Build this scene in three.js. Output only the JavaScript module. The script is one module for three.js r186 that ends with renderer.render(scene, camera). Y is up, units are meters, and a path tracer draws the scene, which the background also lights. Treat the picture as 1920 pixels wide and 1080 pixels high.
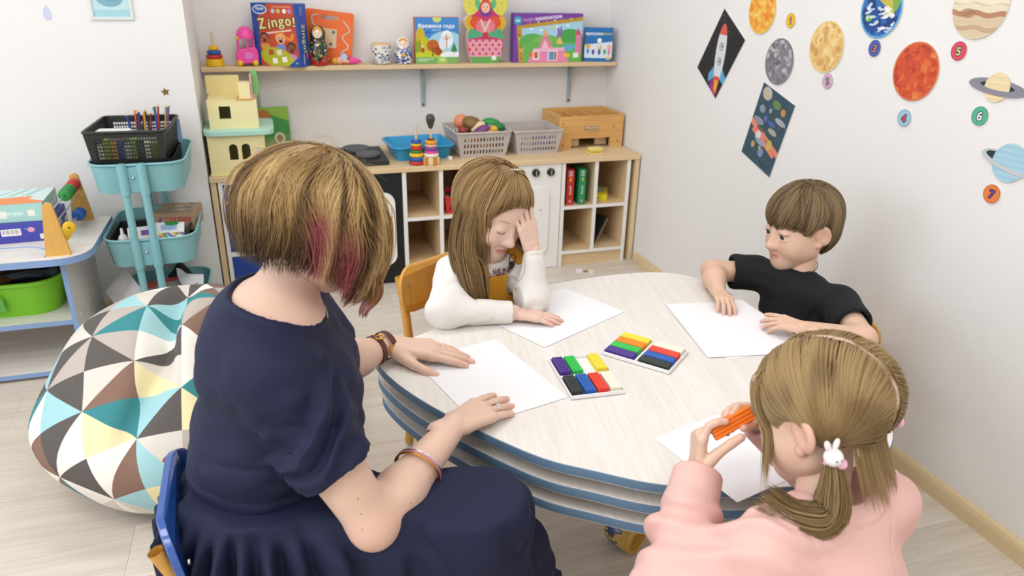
import * as THREE from 'three';
import { RoundedBoxGeometry } from 'three/addons/geometries/RoundedBoxGeometry.js';
import { mergeGeometries } from 'three/addons/utils/BufferGeometryUtils.js';
import { RectAreaLightUniformsLib } from 'three/addons/lights/RectAreaLightUniformsLib.js';

// ---------------------------------------------------------------- camera, sky, light, exposure
const scene = new THREE.Scene();
const camera = new THREE.PerspectiveCamera(2 * Math.atan(540 / 1380) * 180 / Math.PI, 16 / 9, 0.05, 60);
camera.position.set(-1.644, 1.311, 3.125);
camera.rotation.order = 'YXZ';
camera.rotation.set(-0.4024, -0.3145, 0.022);
camera.focus = 1.65; camera.userData.fStop = 4.5;
const renderer = new THREE.WebGLRenderer({ antialias: true });
renderer.toneMapping = THREE.LinearToneMapping;
renderer.toneMappingExposure = 1.02;
renderer.shadowMap.enabled = true;
scene.background = new THREE.Color().setRGB(0.9, 0.97, 1.06);
RectAreaLightUniformsLib.init();
const ROOM = { x0: -4.1, x1: 0.008, z0: -0.46, z1: 4.7, h: 2.7 };
// ceiling light panels: [x, z, width, depth]
const PANELS = [[-2.75, 2.2, 1.2, 0.6], [-1.15, 1.0, 1.2, 0.6], [-3.0, 3.3, 1.2, 0.6], [-1.15, 3.3, 1.2, 0.6]];
const PANEL_POWER = 5.0;
const WINDOW_POWER = 2.3;   // daylight that enters through the window in the left side wall

// ---------------------------------------------------------------- helpers
let seed = 12345;
const rnd = () => { seed = (seed * 1664525 + 1013904223) >>> 0; return seed / 4294967296; };
const rr = (a, b) => a + (b - a) * rnd();
const V = (x, y, z) => new THREE.Vector3(x, y, z);
const taken = {};
function numbered(n) { const k = taken[n] = (taken[n] ?? -1) + 1; return k ? n + '_' + String(k).padStart(3, '0') : n; }
function mesh(name, geo, mat, parent) {
  const m = new THREE.Mesh(geo, mat); m.name = name; m.castShadow = m.receiveShadow = true;
  if (parent) parent.add(m);
  return m;
}
function thing(name, label, category, pos, ry = 0, group) {
  const o = new THREE.Group(); o.name = numbered(name); o.userData = { label, category };
  if (group) o.userData.group = group;
  if (pos) o.position.set(...pos);
  o.rotation.y = ry; scene.add(o); return o;
}
function single(name, label, category, geo, mat, group) {
  const m = mesh(numbered(name), geo, mat, scene); m.userData = { label, category };
  if (group) m.userData.group = group;
  return m;
}
function struct(name, geo, mat) { const m = mesh(name, geo, mat, scene); m.userData.kind = 'structure'; return m; }
function at(g, x = 0, y = 0, z = 0, rx = 0, ry = 0, rz = 0) {
  g.applyMatrix4(new THREE.Matrix4().compose(V(x, y, z), new THREE.Quaternion().setFromEuler(new THREE.Euler(rx, ry, rz, 'YXZ')), V(1, 1, 1)));
  return g;
}
// box given by its extents; uv in metres so that textures keep their size
function metricUV(g) {
  const p = g.attributes.position, n = g.attributes.normal, uv = new Float32Array(p.count * 2);
  for (let i = 0; i < p.count; i++) {
    const ax = Math.abs(n.getX(i)), ay = Math.abs(n.getY(i)), az = Math.abs(n.getZ(i));
    let u, v;
    if (ay >= ax && ay >= az) { u = p.getX(i); v = p.getZ(i); } else if (ax >= az) { u = p.getZ(i); v = p.getY(i); } else { u = p.getX(i); v = p.getY(i); }
    uv[2 * i] = u; uv[2 * i + 1] = v;
  }
  g.setAttribute('uv', new THREE.BufferAttribute(uv, 2)); return g;
}
function ext(x0, x1, y0, y1, z0, z1, r = 0.0015) {
  const w = x1 - x0, h = y1 - y0, d = z1 - z0, rad = Math.min(r, w / 2.1, h / 2.1, d / 2.1);
  const g = r > 0 ? new RoundedBoxGeometry(w, h, d, 1, rad) : new THREE.BoxGeometry(w, h, d);
  return metricUV(at(g, (x0 + x1) / 2, (y0 + y1) / 2, (z0 + z1) / 2));
}
const cbox = (w, h, d, r = 0.0015) => ext(-w / 2, w / 2, 0, h, -d / 2, d / 2, r);
const cyl = (r1, r2, h, seg = 24) => at(new THREE.CylinderGeometry(r1, r2, h, seg), 0, h / 2, 0);
const lathe = (pts, seg = 32) => new THREE.LatheGeometry(pts.map(([x, y]) => new THREE.Vector2(x, y)), seg);
const tube = (pts, r, seg = 20, rad = 8, closed = false) => new THREE.TubeGeometry(new THREE.CatmullRomCurve3(pts.map((p) => p.isVector3 ? p : V(...p)), closed), seg, r, rad, closed);
function extr(shape, depth, bevel = 0.001, cs = 12) {
  return new THREE.ExtrudeGeometry(shape, { depth, bevelEnabled: bevel > 0, bevelSize: bevel, bevelThickness: bevel, bevelSegments: 2, curveSegments: cs });
}
function rrect(w, h, r, x = -w / 2, y = -h / 2) {
  const s = new THREE.Shape();
  s.moveTo(x + r, y); s.lineTo(x + w - r, y); s.absarc(x + w - r, y + r, r, -Math.PI / 2, 0); s.lineTo(x + w, y + h - r); s.absarc(x + w - r, y + h - r, r, 0, Math.PI / 2);
  s.lineTo(x + r, y + h); s.absarc(x + r, y + h - r, r, Math.PI / 2, Math.PI); s.lineTo(x, y + r); s.absarc(x + r, y + r, r, Math.PI, Math.PI * 1.5);
  return s;
}
const merge = (gs) => mergeGeometries(gs.map((g) => { const q = g.index ? g.toNonIndexed() : g; for (const k of Object.keys(q.attributes)) if (!['position', 'normal', 'uv'].includes(k)) q.deleteAttribute(k); return q; }));
const col = (c) => (Array.isArray(c) ? new THREE.Color().setRGB(...c) : new THREE.Color(c));
const mat = (c, rough = 0.6, o = {}) => new THREE.MeshStandardMaterial({ color: col(c), roughness: rough, ...o });
function canvas(w, h, draw) { const c = document.createElement('canvas'); c.width = w; c.height = h; const g = c.getContext('2d'); draw(g, w, h); const t = new THREE.CanvasTexture(c); t.colorSpace = THREE.SRGBColorSpace; t.magFilter = THREE.LinearFilter; t.anisotropy = 8; return t; }
const print = (w, h, draw, rough = 0.45) => new THREE.MeshStandardMaterial({ map: canvas(w, h, draw), roughness: rough });
// value noise
const perm = new Float32Array(65536); for (let i = 0; i < 65536; i++) perm[i] = rnd();
function vn(x, y, px = 256, py = 256) {
  const xi = Math.floor(x), yi = Math.floor(y), fx = x - xi, fy = y - yi, sx = fx * fx * (3 - 2 * fx), sy = fy * fy * (3 - 2 * fy);
  const P = (a, b) => perm[((((a % px) + px) % px) + (((b % py) + py) % py) * 256) & 65535];
  const a = P(xi, yi), b = P(xi + 1, yi), c = P(xi, yi + 1), d = P(xi + 1, yi + 1);
  return a + (b - a) * sx + (c - a) * sy + (a - b - c + d) * sx * sy;
}
const n3 = (x, y, z) => { const f = Math.floor(z), t = z - f, s = t * t * (3 - 2 * t); return vn(x + f * 17.3, y + f * 9.7) * (1 - s) + vn(x + (f + 1) * 17.3, y + (f + 1) * 9.7) * s - 0.5; };
// tiling texture computed per pixel: fn(u, v) -> [r, g, b] in 0..255 sRGB
function dataTex(w, h, fn, srgb = true, rep = [1, 1]) {
  const d = new Uint8Array(w * h * 4);
  for (let y = 0; y < h; y++) for (let x = 0; x < w; x++) { const c = fn(x / w, y / h), i = (y * w + x) * 4; d[i] = c[0]; d[i + 1] = c[1]; d[i + 2] = c[2]; d[i + 3] = 255; }
  const t = new THREE.DataTexture(d, w, h); t.wrapS = t.wrapT = THREE.RepeatWrapping; t.magFilter = THREE.LinearFilter; t.minFilter = THREE.LinearMipmapLinearFilter; t.generateMipmaps = true;
  if (srgb) t.colorSpace = THREE.SRGBColorSpace; t.repeat.set(...rep); t.needsUpdate = true; return t;
}
const lerp = (a, b, t) => a + (b - a) * t, mix3 = (a, b, t) => [lerp(a[0], b[0], t), lerp(a[1], b[1], t), lerp(a[2], b[2], t)];
const clamp = (x, a, b) => Math.min(b, Math.max(a, x)), sstep = (a, b, x) => { const t = clamp((x - a) / (b - a), 0, 1); return t * t * (3 - 2 * t); };
// streaky wood grain running along u
const grain = (base, dark, str = 1, fu = 5, fv = 90) => (u, v) => {
  const n = vn(u * fu, v * fv, fu, fv) * 0.5 + vn(u * fu * 4, v * fv * 1.6 | 0 ? v * fv * 2 : v * fv * 2, fu * 4, fv * 2) * 0.3 + vn(u * 3, v * 9, 3, 9) * 0.3;
  return mix3(base, dark, clamp((n - 0.3) * str, 0, 1));
};
const woodMat = (base, dark, str, rough, rep, rot = 0, o = {}) => { const t = dataTex(256, 512, grain(base, dark, str), true, rep); t.rotation = rot; return new THREE.MeshStandardMaterial({ map: t, roughness: rough, ...o }); };
const M = {
  birch: woodMat([232, 206, 165], [214, 180, 134], 0.9, 0.55, [1.2, 1.6]),
  birchV: woodMat([232, 206, 165], [214, 180, 134], 0.9, 0.55, [1.2, 1.6], Math.PI / 2),
  pine: woodMat([228, 180, 112], [205, 150, 82], 1.1, 0.45, [1.4, 1.6]),
  honey: woodMat([214, 158, 74], [194, 134, 52], 0.8, 0.38, [1.2, 1.6], Math.PI / 2),
  abacus: woodMat([222, 172, 88], [205, 150, 64], 0.8, 0.45, [1.2, 1.6], Math.PI / 2),
  white: mat('#f3f1ec', 0.45), whiteGloss: mat('#f6f5f2', 0.3), black: mat('#141517', 0.5), steel: mat('#c9cdd2', 0.28, { metalness: 0.9 }),
  paper: mat('#f3f2f5', 0.9), aqua: mat('#84bac0', 0.45), yellow: mat('#f0c21f', 0.4), red: mat('#c6332b', 0.4), blue: mat('#1f5fb0', 0.4), green: mat('#2c8a3e', 0.4),
  orange: mat('#f08a1d', 0.4), pink: mat('#f04fa8', 0.35), purple: mat('#6a3fa0', 0.4), teal: mat('#2f9e8f', 0.4), grey: mat('#c9c3bf', 0.5), cream: mat('#f3e7b8', 0.5), drawerBlue: mat('#17419b', 0.5),
  gold: mat('#c79a3a', 0.28, { metalness: 1 }), silver: mat('#d9dadd', 0.22, { metalness: 1 }), darkmetal: mat('#3a3a38', 0.4, { metalness: 0.7 }),
};
// ---------------------------------------------------------------- the room
const wallBump = dataTex(256, 256, (u, v) => { const n = 128 + (vn(u * 64, v * 64, 64, 64) - 0.5) * 120 + (vn(u * 128, v * 128, 128, 128) - 0.5) * 90; return [n, n, n]; }, false, [3, 3]);
const wallMat = new THREE.MeshStandardMaterial({ color: col('#efedeb'), roughness: 0.85, bumpMap: wallBump, bumpScale: 0.0006 });
const ceilMat = mat('#f7f7f6', 0.9);
struct('wall_back', ext(-1.924, 0.108, 0, ROOM.h, -0.56, -0.46, 0), wallMat);
struct('wall_right', ext(0.008, 0.108, 0, ROOM.h, -0.46, ROOM.z1 + 0.1, 0), wallMat);
struct('wall_left', ext(ROOM.x0, -1.924, 0, ROOM.h, -0.56, 0, 0), wallMat);
struct('wall_front', ext(ROOM.x0, 0.008, 0, ROOM.h, ROOM.z1, ROOM.z1 + 0.1, 0), wallMat);
// left side wall with a wide window opening
const WZ0 = 0.7, WZ1 = 4.0, WY0 = 0.85, WY1 = 2.4, SX = ROOM.x0;
struct('wall_side', merge([ext(SX - 0.1, SX, 0, ROOM.h, -0.1, WZ0, 0), ext(SX - 0.1, SX, 0, ROOM.h, WZ1, ROOM.z1 + 0.1, 0), ext(SX - 0.1, SX, 0, WY0, WZ0, WZ1, 0), ext(SX - 0.1, SX, WY1, ROOM.h, WZ0, WZ1, 0)]), wallMat);
struct('ceiling', ext(ROOM.x0 - 0.1, 0.108, ROOM.h, ROOM.h + 0.1, -0.56, ROOM.z1 + 0.1, 0), ceilMat);
const win = new THREE.Group(); win.name = 'window_1'; win.userData.kind = 'structure'; scene.add(win);
for (const [z0, z1, y0, y1] of [[WZ0, WZ1, WY0, WY0 + 0.06], [WZ0, WZ1, WY1 - 0.06, WY1], [WZ0, WZ0 + 0.06, WY0, WY1], [WZ1 - 0.06, WZ1, WY0, WY1], [1.77, 1.83, WY0, WY1], [2.87, 2.93, WY0, WY1]]) mesh('window_frame', ext(SX - 0.07, SX - 0.02, y0, y1, z0, z1, 0.004), M.whiteGloss, win);
const glass = new THREE.MeshPhysicalMaterial({ color: 0xffffff, roughness: 0.02, transmission: 1, thickness: 0, ior: 1.5 });
for (const [z0, z1] of [[WZ0 + 0.06, 1.77], [1.83, 2.87], [2.93, WZ1 - 0.06]]) mesh('pane', ext(SX - 0.046, SX - 0.04, WY0 + 0.06, WY1 - 0.06, z0, z1, 0), glass, win);
const dayl = new THREE.RectAreaLight(0xeef5ff, WINDOW_POWER, WZ1 - WZ0, WY1 - WY0); dayl.position.set(SX + 0.02, (WY0 + WY1) / 2, (WZ0 + WZ1) / 2); dayl.lookAt(0, (WY0 + WY1) / 2, (WZ0 + WZ1) / 2); scene.add(dayl);
PANELS.forEach(([x, z, w, d], i) => {
  const t = thing('ceiling_light', ['flat white ceiling light panel above the toy shelf', 'flat white ceiling light panel above the cabinet row', 'flat white ceiling light panel behind the camera on the left', 'flat white ceiling light panel behind the camera on the right'][i], 'light', [x, ROOM.h - 0.03, z]);
  for (const [a, b, c, e] of [[-w / 2, w / 2, -d / 2, -d / 2 + 0.02], [-w / 2, w / 2, d / 2 - 0.02, d / 2], [-w / 2, -w / 2 + 0.02, -d / 2 + 0.02, d / 2 - 0.02], [w / 2 - 0.02, w / 2, -d / 2 + 0.02, d / 2 - 0.02]]) mesh('frame', ext(a, b, 0, 0.03, c, e, 0), M.white, t);
  mesh('diffuser', ext(-w / 2 + 0.02, w / 2 - 0.02, 0.008, 0.014, -d / 2 + 0.02, d / 2 - 0.02, 0), new THREE.MeshStandardMaterial({ color: 0xffffff, emissive: 0xfffcf8, emissiveIntensity: 1.5, roughness: 0.6 }), t);
  const l = new THREE.RectAreaLight(0xfffdfa, PANEL_POWER, w - 0.04, d - 0.04); l.position.set(x, ROOM.h - 0.035, z); l.lookAt(x, 0, z); scene.add(l);
});
// floor: whitewashed laminate planks laid along x
const floor = new THREE.Group(); floor.name = 'floor'; floor.userData.kind = 'structure'; scene.add(floor);
mesh('underlay', ext(ROOM.x0 - 0.1, 0.108, -0.12, -0.009, -0.56, ROOM.z1 + 0.1, 0), mat('#b3a68f', 0.9), floor);
const plankMats = [0, 1, 2].map((k) => {
  const b = [[225, 215, 202], [221, 210, 197], [228, 219, 207]][k];
  const t = dataTex(512, 512, (u, v) => {
    const w = vn(u * 4, v * 5, 4, 5) * 1.2, n = vn(u * 6 + 0, (v * 60 + w * 3), 6, 60) * 0.45 + vn(u * 24, v * 180, 24, 180) * 0.4 + vn(u * 3, v * 12, 3, 12) * 0.35 - 0.25;
    return mix3(b, [186, 172, 154], clamp(n, 0, 1) * 0.7);
  }, true, [0.8, 2.2]); t.offset.set(k * 0.37, k * 0.21);
  return new THREE.MeshStandardMaterial({ map: t, roughness: 0.42 });
});
const PW = 0.192, PL = 1.285;
for (let r = 0, z = 2.0 - PW * 13; z < ROOM.z1; z += PW, r++) {
  let x = ROOM.x0 - 1.0 + (r * 0.43) % PL;
  for (; x < 0.008; x += PL) {
    const a = Math.max(x, ROOM.x0), b = Math.min(x + PL - 0.0004, 0.008); if (b - a < 0.03) continue;
    if (z < -0.1 && b < -1.93) continue;
    mesh('plank', ext(a, b, -0.009, 0, Math.max(z, -0.46), Math.min(z + PW - 0.0004, ROOM.z1), 0.0003), plankMats[(r * 2 + Math.round(x * 3) + 30) % 3], floor);
  }
}
// baseboards with a rounded top
const bbShape = new THREE.Shape(); bbShape.moveTo(0, 0); bbShape.lineTo(0.018, 0); bbShape.lineTo(0.017, 0.03); bbShape.quadraticCurveTo(0.015, 0.052, 0.004, 0.055); bbShape.lineTo(0, 0.055); bbShape.closePath();
const bbMat = woodMat([226, 205, 164], [206, 180, 132], 0.9, 0.5, [1.2, 4]);
function baseboard(name, len, x, z, ry) { const g = metricUV(at(extr(bbShape, len, 0), 0, 0, 0)); const m = struct(name, g, bbMat); m.position.set(x, 0, z); m.rotation.y = ry; return m; }
baseboard('baseboard_right', ROOM.z1 - 0.04, 0.008, ROOM.z1, Math.PI);
baseboard('baseboard_left', -1.924 - ROOM.x0, ROOM.x0, 0, Math.PI / 2).rotation.set(0, Math.PI / 2, 0);
scene.getObjectByName('baseboard_left').scale.x = -1;

// ---------------------------------------------------------------- cabinet row in the niche
const Y1 = 0.513, YT = 0.535, ZB = -0.455;
single('worktop', 'long pale wood worktop lying across the low cabinet row', 'worktop', ext(-1.92, 0.002, Y1, YT, ZB, 0.008, 0.003), M.birch);
function board(parent, x0, x1, y0, y1, z0, z1, m = M.birchV, edge = true) {
  mesh('board', ext(x0, x1, y0, y1, z0, edge ? z1 - 0.002 : z1, 0), m, parent);
  if (edge) { const e = mesh('edge_strip', ext(x0, x1, y0, y1, z1 - 0.002, z1, 0), M.white, parent); e.userData.label = 'white front edge'; }
}
function cubby(label, x0, x1) {
  const t = thing('cubby_cabinet', label, 'cabinet'), xm = (x0 + x1) / 2, w = 0.018;
  board(t, x0, x0 + w, 0, Y1, ZB + 0.01, 0); board(t, x1 - w, x1, 0, Y1, ZB + 0.01, 0); board(t, xm - w / 2, xm + w / 2, 0.078, Y1, ZB + 0.01, -0.001);
  for (const [a, b] of [[x0 + w, xm - w / 2], [xm + w / 2, x1 - w]]) board(t, a, b, 0.288, 0.304, ZB + 0.01, -0.001, M.birch);
  board(t, x0 + w, x1 - w, 0.062, 0.078, ZB + 0.01, 0, M.birch);
  mesh('plinth', ext(x0 + w, x1 - w, 0, 0.062, -0.03, -0.014, 0), M.birch, t);
  mesh('back_panel', ext(x0, x1, 0, Y1, ZB, ZB + 0.01, 0), M.birchV, t);
  return t;
}
{
  const t = thing('drawer_cabinet', 'low white cabinet with royal blue drawer fronts below the dollhouse', 'cabinet');
  const x0 = -1.89, x1 = -1.5;
  board(t, x0, x0 + 0.016, 0, Y1, ZB + 0.01, 0); board(t, x1 - 0.016, x1, 0, Y1, ZB + 0.01, 0);
  for (const [a, b] of [[0.19, 0.21], [0.05, 0.07], [Y1 - 0.012, Y1]]) board(t, x0 + 0.016, x1 - 0.016, a, b, ZB + 0.01, -0.001, M.birch);
  mesh('plinth', ext(x0 + 0.016, x1 - 0.016, 0, 0.05, -0.03, -0.014, 0), M.birch, t);
  mesh('back_panel', ext(x0, x1, 0, Y1, ZB, ZB + 0.01, 0), M.birchV, t);
  for (const [a, b] of [[0.212, Y1 - 0.014], [0.072, 0.188]]) {
    const s = new THREE.Shape(); s.moveTo(x0 + 0.018, a); s.lineTo(x1 - 0.018, a); s.lineTo(x1 - 0.018, b); s.lineTo(-1.695 + 0.055, b); s.quadraticCurveTo(-1.695, b - 0.035, -1.695 - 0.055, b); s.lineTo(x0 + 0.018, b); s.closePath();
    const d = mesh('drawer', metricUV(at(extr(s, 0.014, 0.001), 0, 0, -0.018)), M.drawerBlue, t);
    mesh('drawer_box', merge([ext(x0 + 0.022, x1 - 0.022, a, a + 0.008, ZB + 0.03, -0.02, 0), ext(x0 + 0.022, x0 + 0.03, a + 0.008, b - 0.045, ZB + 0.03, -0.02, 0), ext(x1 - 0.03, x1 - 0.022, a + 0.008, b - 0.045, ZB + 0.03, -0.02, 0)]), M.black, d);
  }
  const e = thing('end_panel', 'pale wood panel closing the cabinet row beside the left wall', 'panel');
  mesh('board', ext(-1.918, -1.896, 0, Y1, ZB, 0, 0.001), M.birchV, e);
  const f = thing('end_panel', 'pale wood panel closing the cabinet row beside the planet wall', 'panel');
  mesh('board', ext(-0.022, 0, 0, Y1, ZB, 0.004, 0.001), M.birchV, f);
}
{
  const t = thing('play_oven', 'black play oven front with a white rounded door', 'cabinet');
  const x0 = -1.498, x1 = -1.142;
  mesh('front_panel', ext(x0, x1, 0.004, Y1, -0.016, 0, 0.001), mat('#131617', 0.75), t);
  mesh('side_board', ext(x0, x0 + 0.016, 0, Y1, ZB, -0.017, 0), M.white, t); mesh('side_board', ext(x1 - 0.016, x1, 0, Y1, ZB, -0.017, 0), M.white, t);
  const d = mesh('door', at(extr(rrect(0.29, 0.33, 0.045), 0.014, 0.002), -1.325, 0.262, 0.003), M.whiteGloss, t);
  mesh('handle', at(extr(rrect(0.12, 0.014, 0.006), 0.012, 0.001), -1.325, 0.385, 0.018), M.white, d);
}
cubby('pale wood cubby cabinet beside the black oven front, red basket inside', -1.141, -0.795);
{
  const t = thing('play_sink', 'white play kitchen cabinet with black round knobs beside the books', 'cabinet');
  const x0 = -0.793, x1 = -0.398;
  mesh('front_panel', ext(x0, x1, 0.002, Y1, -0.016, 0, 0.001), M.whiteGloss, t);
  mesh('side_board', ext(x0, x0 + 0.016, 0, Y1, ZB, -0.017, 0), M.white, t); mesh('side_board', ext(x1 - 0.016, x1, 0, Y1, ZB, -0.017, 0), M.white, t);
  const d = mesh('door', at(extr(rrect(0.285, 0.33, 0.04), 0.006, 0.0015), -0.6, 0.24, 0.002), M.whiteGloss, t);
  mesh('door_screw', at(cyl(0.004, 0.004, 0.003, 10), -0.5, 0.3, 0.0095, Math.PI / 2), M.steel, d);
  for (const x of [-0.67, -0.598, -0.526, -0.453]) { const k = mesh('knob', at(lathe([[0, 0], [0.018, 0], [0.018, 0.01], [0.016, 0.014], [0, 0.015]], 24), x, 0.477, 0.0005, Math.PI / 2), mat('#1b1e1d', 0.45), t); mesh('pointer', at(ext(-0.0015, 0.0015, 0, 0.0015, -0.012, 0.012, 0), x, 0.477, 0.0155, Math.PI / 2), M.grey, k); }
}
cubby('pale wood cubby cabinet at the corner holding red and green books', -0.395, -0.044);

// ---------------------------------------------------------------- wall shelf on brackets
const SY = 0.924, SZ = -0.34;
single('wall_shelf', 'pale wood wall shelf above the cabinet row holding games and dolls', 'shelf', ext(-1.92, 0.004, SY - 0.019, SY, -0.459, SZ + 0.006, 0.002), M.birch);
for (const [x, nm] of [[-1.708, 'below the red game box'], [-0.95, 'below the seasons game box'], [-0.198, 'below the castle puzzle box']]) {
  const t = thing('shelf_bracket', 'grey steel shelf bracket ' + nm, 'bracket');
  const bm = mat('#bcc6cb', 0.4, { metalness: 0.3 });
  mesh('wall_arm', ext(x - 0.012, x + 0.012, 0.715, SY - 0.0195, -0.4595, -0.456, 0.0008), bm, t);
  mesh('shelf_arm', ext(x - 0.012, x + 0.012, SY - 0.0235, SY - 0.0195, -0.456, -0.352, 0.0008), bm, t);
  const s = new THREE.Shape(); s.moveTo(0, 0); s.quadraticCurveTo(0.012, 0.12, 0.08, 0.17); s.lineTo(0, 0.17); s.closePath();
  mesh('gusset', at(extr(s, 0.003, 0), x + 0.0015, 0.73, -0.456, 0, -Math.PI / 2), bm, t);
  for (const y of [0.725, 0.885]) mesh('screw', at(cyl(0.005, 0.005, 0.002, 10), x, y, -0.456, Math.PI / 2), M.darkmetal, t);
}
// ---------------------------------------------------------------- printed things
function txt(g, s, x, y, size, color, font = 'bold', rot = 0, align = 'center', stroke) { g.save(); g.translate(x, y); g.rotate(rot); g.font = `${font} ${size}px sans-serif`; g.textAlign = align; g.textBaseline = 'middle'; if (stroke) { g.strokeStyle = stroke; g.lineWidth = size * 0.16; g.lineJoin = 'round'; g.strokeText(s, 0, 0); } g.fillStyle = color; g.fillText(s, 0, 0); g.restore(); }
const rect = (g, c, x, y, w, h) => { g.fillStyle = c; g.fillRect(x, y, w, h); };
function blob(g, c, x, y, rx, ry = rx, rot = 0) { g.fillStyle = c; g.beginPath(); g.ellipse(x, y, rx, ry, rot, 0, 7); g.fill(); }
function poly(g, c, pts) { g.fillStyle = c; g.beginPath(); pts.forEach(([x, y], i) => (i ? g.lineTo(x, y) : g.moveTo(x, y))); g.closePath(); g.fill(); }
// a closed cardboard box standing with its base centre at the origin, prints on its front, side and top
function carton(name, label, cat, pos, ry, [w, h, d], body, { front, side, left, top, rx = 0, group } = {}) {
  const t = thing(name, label, cat, pos, ry, group); t.rotation.order = 'YXZ'; t.rotation.x = rx;
  mesh('carton', cbox(w, h, d, 0.0015), body, t);
  if (front) mesh('printed_front', at(new THREE.PlaneGeometry(w - 0.002, h - 0.002), 0, h / 2, d / 2 + 0.0004), front, t);
  if (side) mesh('printed_side', at(new THREE.PlaneGeometry(d - 0.002, h - 0.002), w / 2 + 0.0004, h / 2, 0, 0, Math.PI / 2), side, t);
  if (left) mesh('printed_side', at(new THREE.PlaneGeometry(d - 0.002, h - 0.002), -w / 2 - 0.0004, h / 2, 0, 0, -Math.PI / 2), left, t);
  if (top) mesh('printed_top', at(new THREE.PlaneGeometry(w - 0.002, d - 0.002), 0, h + 0.0004, 0, -Math.PI / 2), top, t);
  return t;
}
const faceDot = (g, skin, x, y, r, hair) => { blob(g, hair, x, y - r * 0.3, r * 1.15, r * 1.05); blob(g, skin, x, y, r * 0.95, r); blob(g, '#3a2418', x - r * 0.35, y - r * 0.15, r * 0.13); blob(g, '#3a2418', x + r * 0.35, y - r * 0.15, r * 0.13); blob(g, '#4a1512', x, y + r * 0.4, r * 0.42, r * 0.32); };
// shelf, left to right: SY is the shelf top
{ // ring tower
  const t = thing('ring_tower', 'small wooden ring tower of yellow, red and blue discs on the wall shelf end', 'toy', [-1.862, SY, -0.385]);
  const ring = (y, r, h, m) => mesh('ring', at(lathe([[0.004, 0], [r - 0.003, 0], [r, 0.004], [r, h - 0.004], [r - 0.003, h], [0.004, h]], 28), 0, y, 0), m, t);
  ring(0, 0.037, 0.031, M.yellow); ring(0.031, 0.033, 0.017, M.red); ring(0.048, 0.028, 0.017, M.blue); ring(0.065, 0.019, 0.019, M.yellow); mesh('peg', at(cyl(0.0042, 0.0048, 0.055, 12), 0, 0.084, 0), M.birch, t);
}
{ // pink phone-booth like toy car
  const t = thing('toy_carriage', 'hot pink plastic toy carriage with yellow wheels on the shelf', 'toy', [-1.729, SY, -0.385], 0.1);
  const p = M.pink;
  const hood = new THREE.Shape(); hood.moveTo(-0.04, 0); hood.lineTo(0.038, 0); hood.quadraticCurveTo(0.046, 0.05, 0.03, 0.058); hood.lineTo(-0.03, 0.05); hood.quadraticCurveTo(-0.045, 0.04, -0.04, 0);
  mesh('tub', at(extr(hood, 0.05, 0.004), 0, 0.016, -0.025), p, t);
  for (const [x, z] of [[-0.034, 0.026], [-0.034, -0.026], [0.03, 0.026], [0.03, -0.026]]) { mesh('wheel', at(new THREE.SphereGeometry(0.013, 16, 12), x, 0.013, z), M.yellow, t); }
  mesh('roof', at(lathe([[0.001, 0.052], [0.018, 0.046], [0.032, 0.03], [0.038, 0.01], [0.036, 0]], 28), 0, 0.112, 0), p, t);
  for (const [x, z] of [[-0.032, 0.016], [0.03, 0.016], [-0.032, -0.016], [0.03, -0.016], [0.004, 0.026]]) mesh('post', at(cyl(0.004, 0.005, 0.052, 10), x, 0.062, z), p, t);
  mesh('lamp', at(new THREE.SphereGeometry(0.007, 12, 10), -0.034, 0.116, 0.02), M.yellow, t);
  mesh('window', at(extr(rrect(0.032, 0.026, 0.008), 0.002, 0.0005), 0.004, 0.044, 0.029), mat('#e17fd6', 0.3), t);
}
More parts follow.
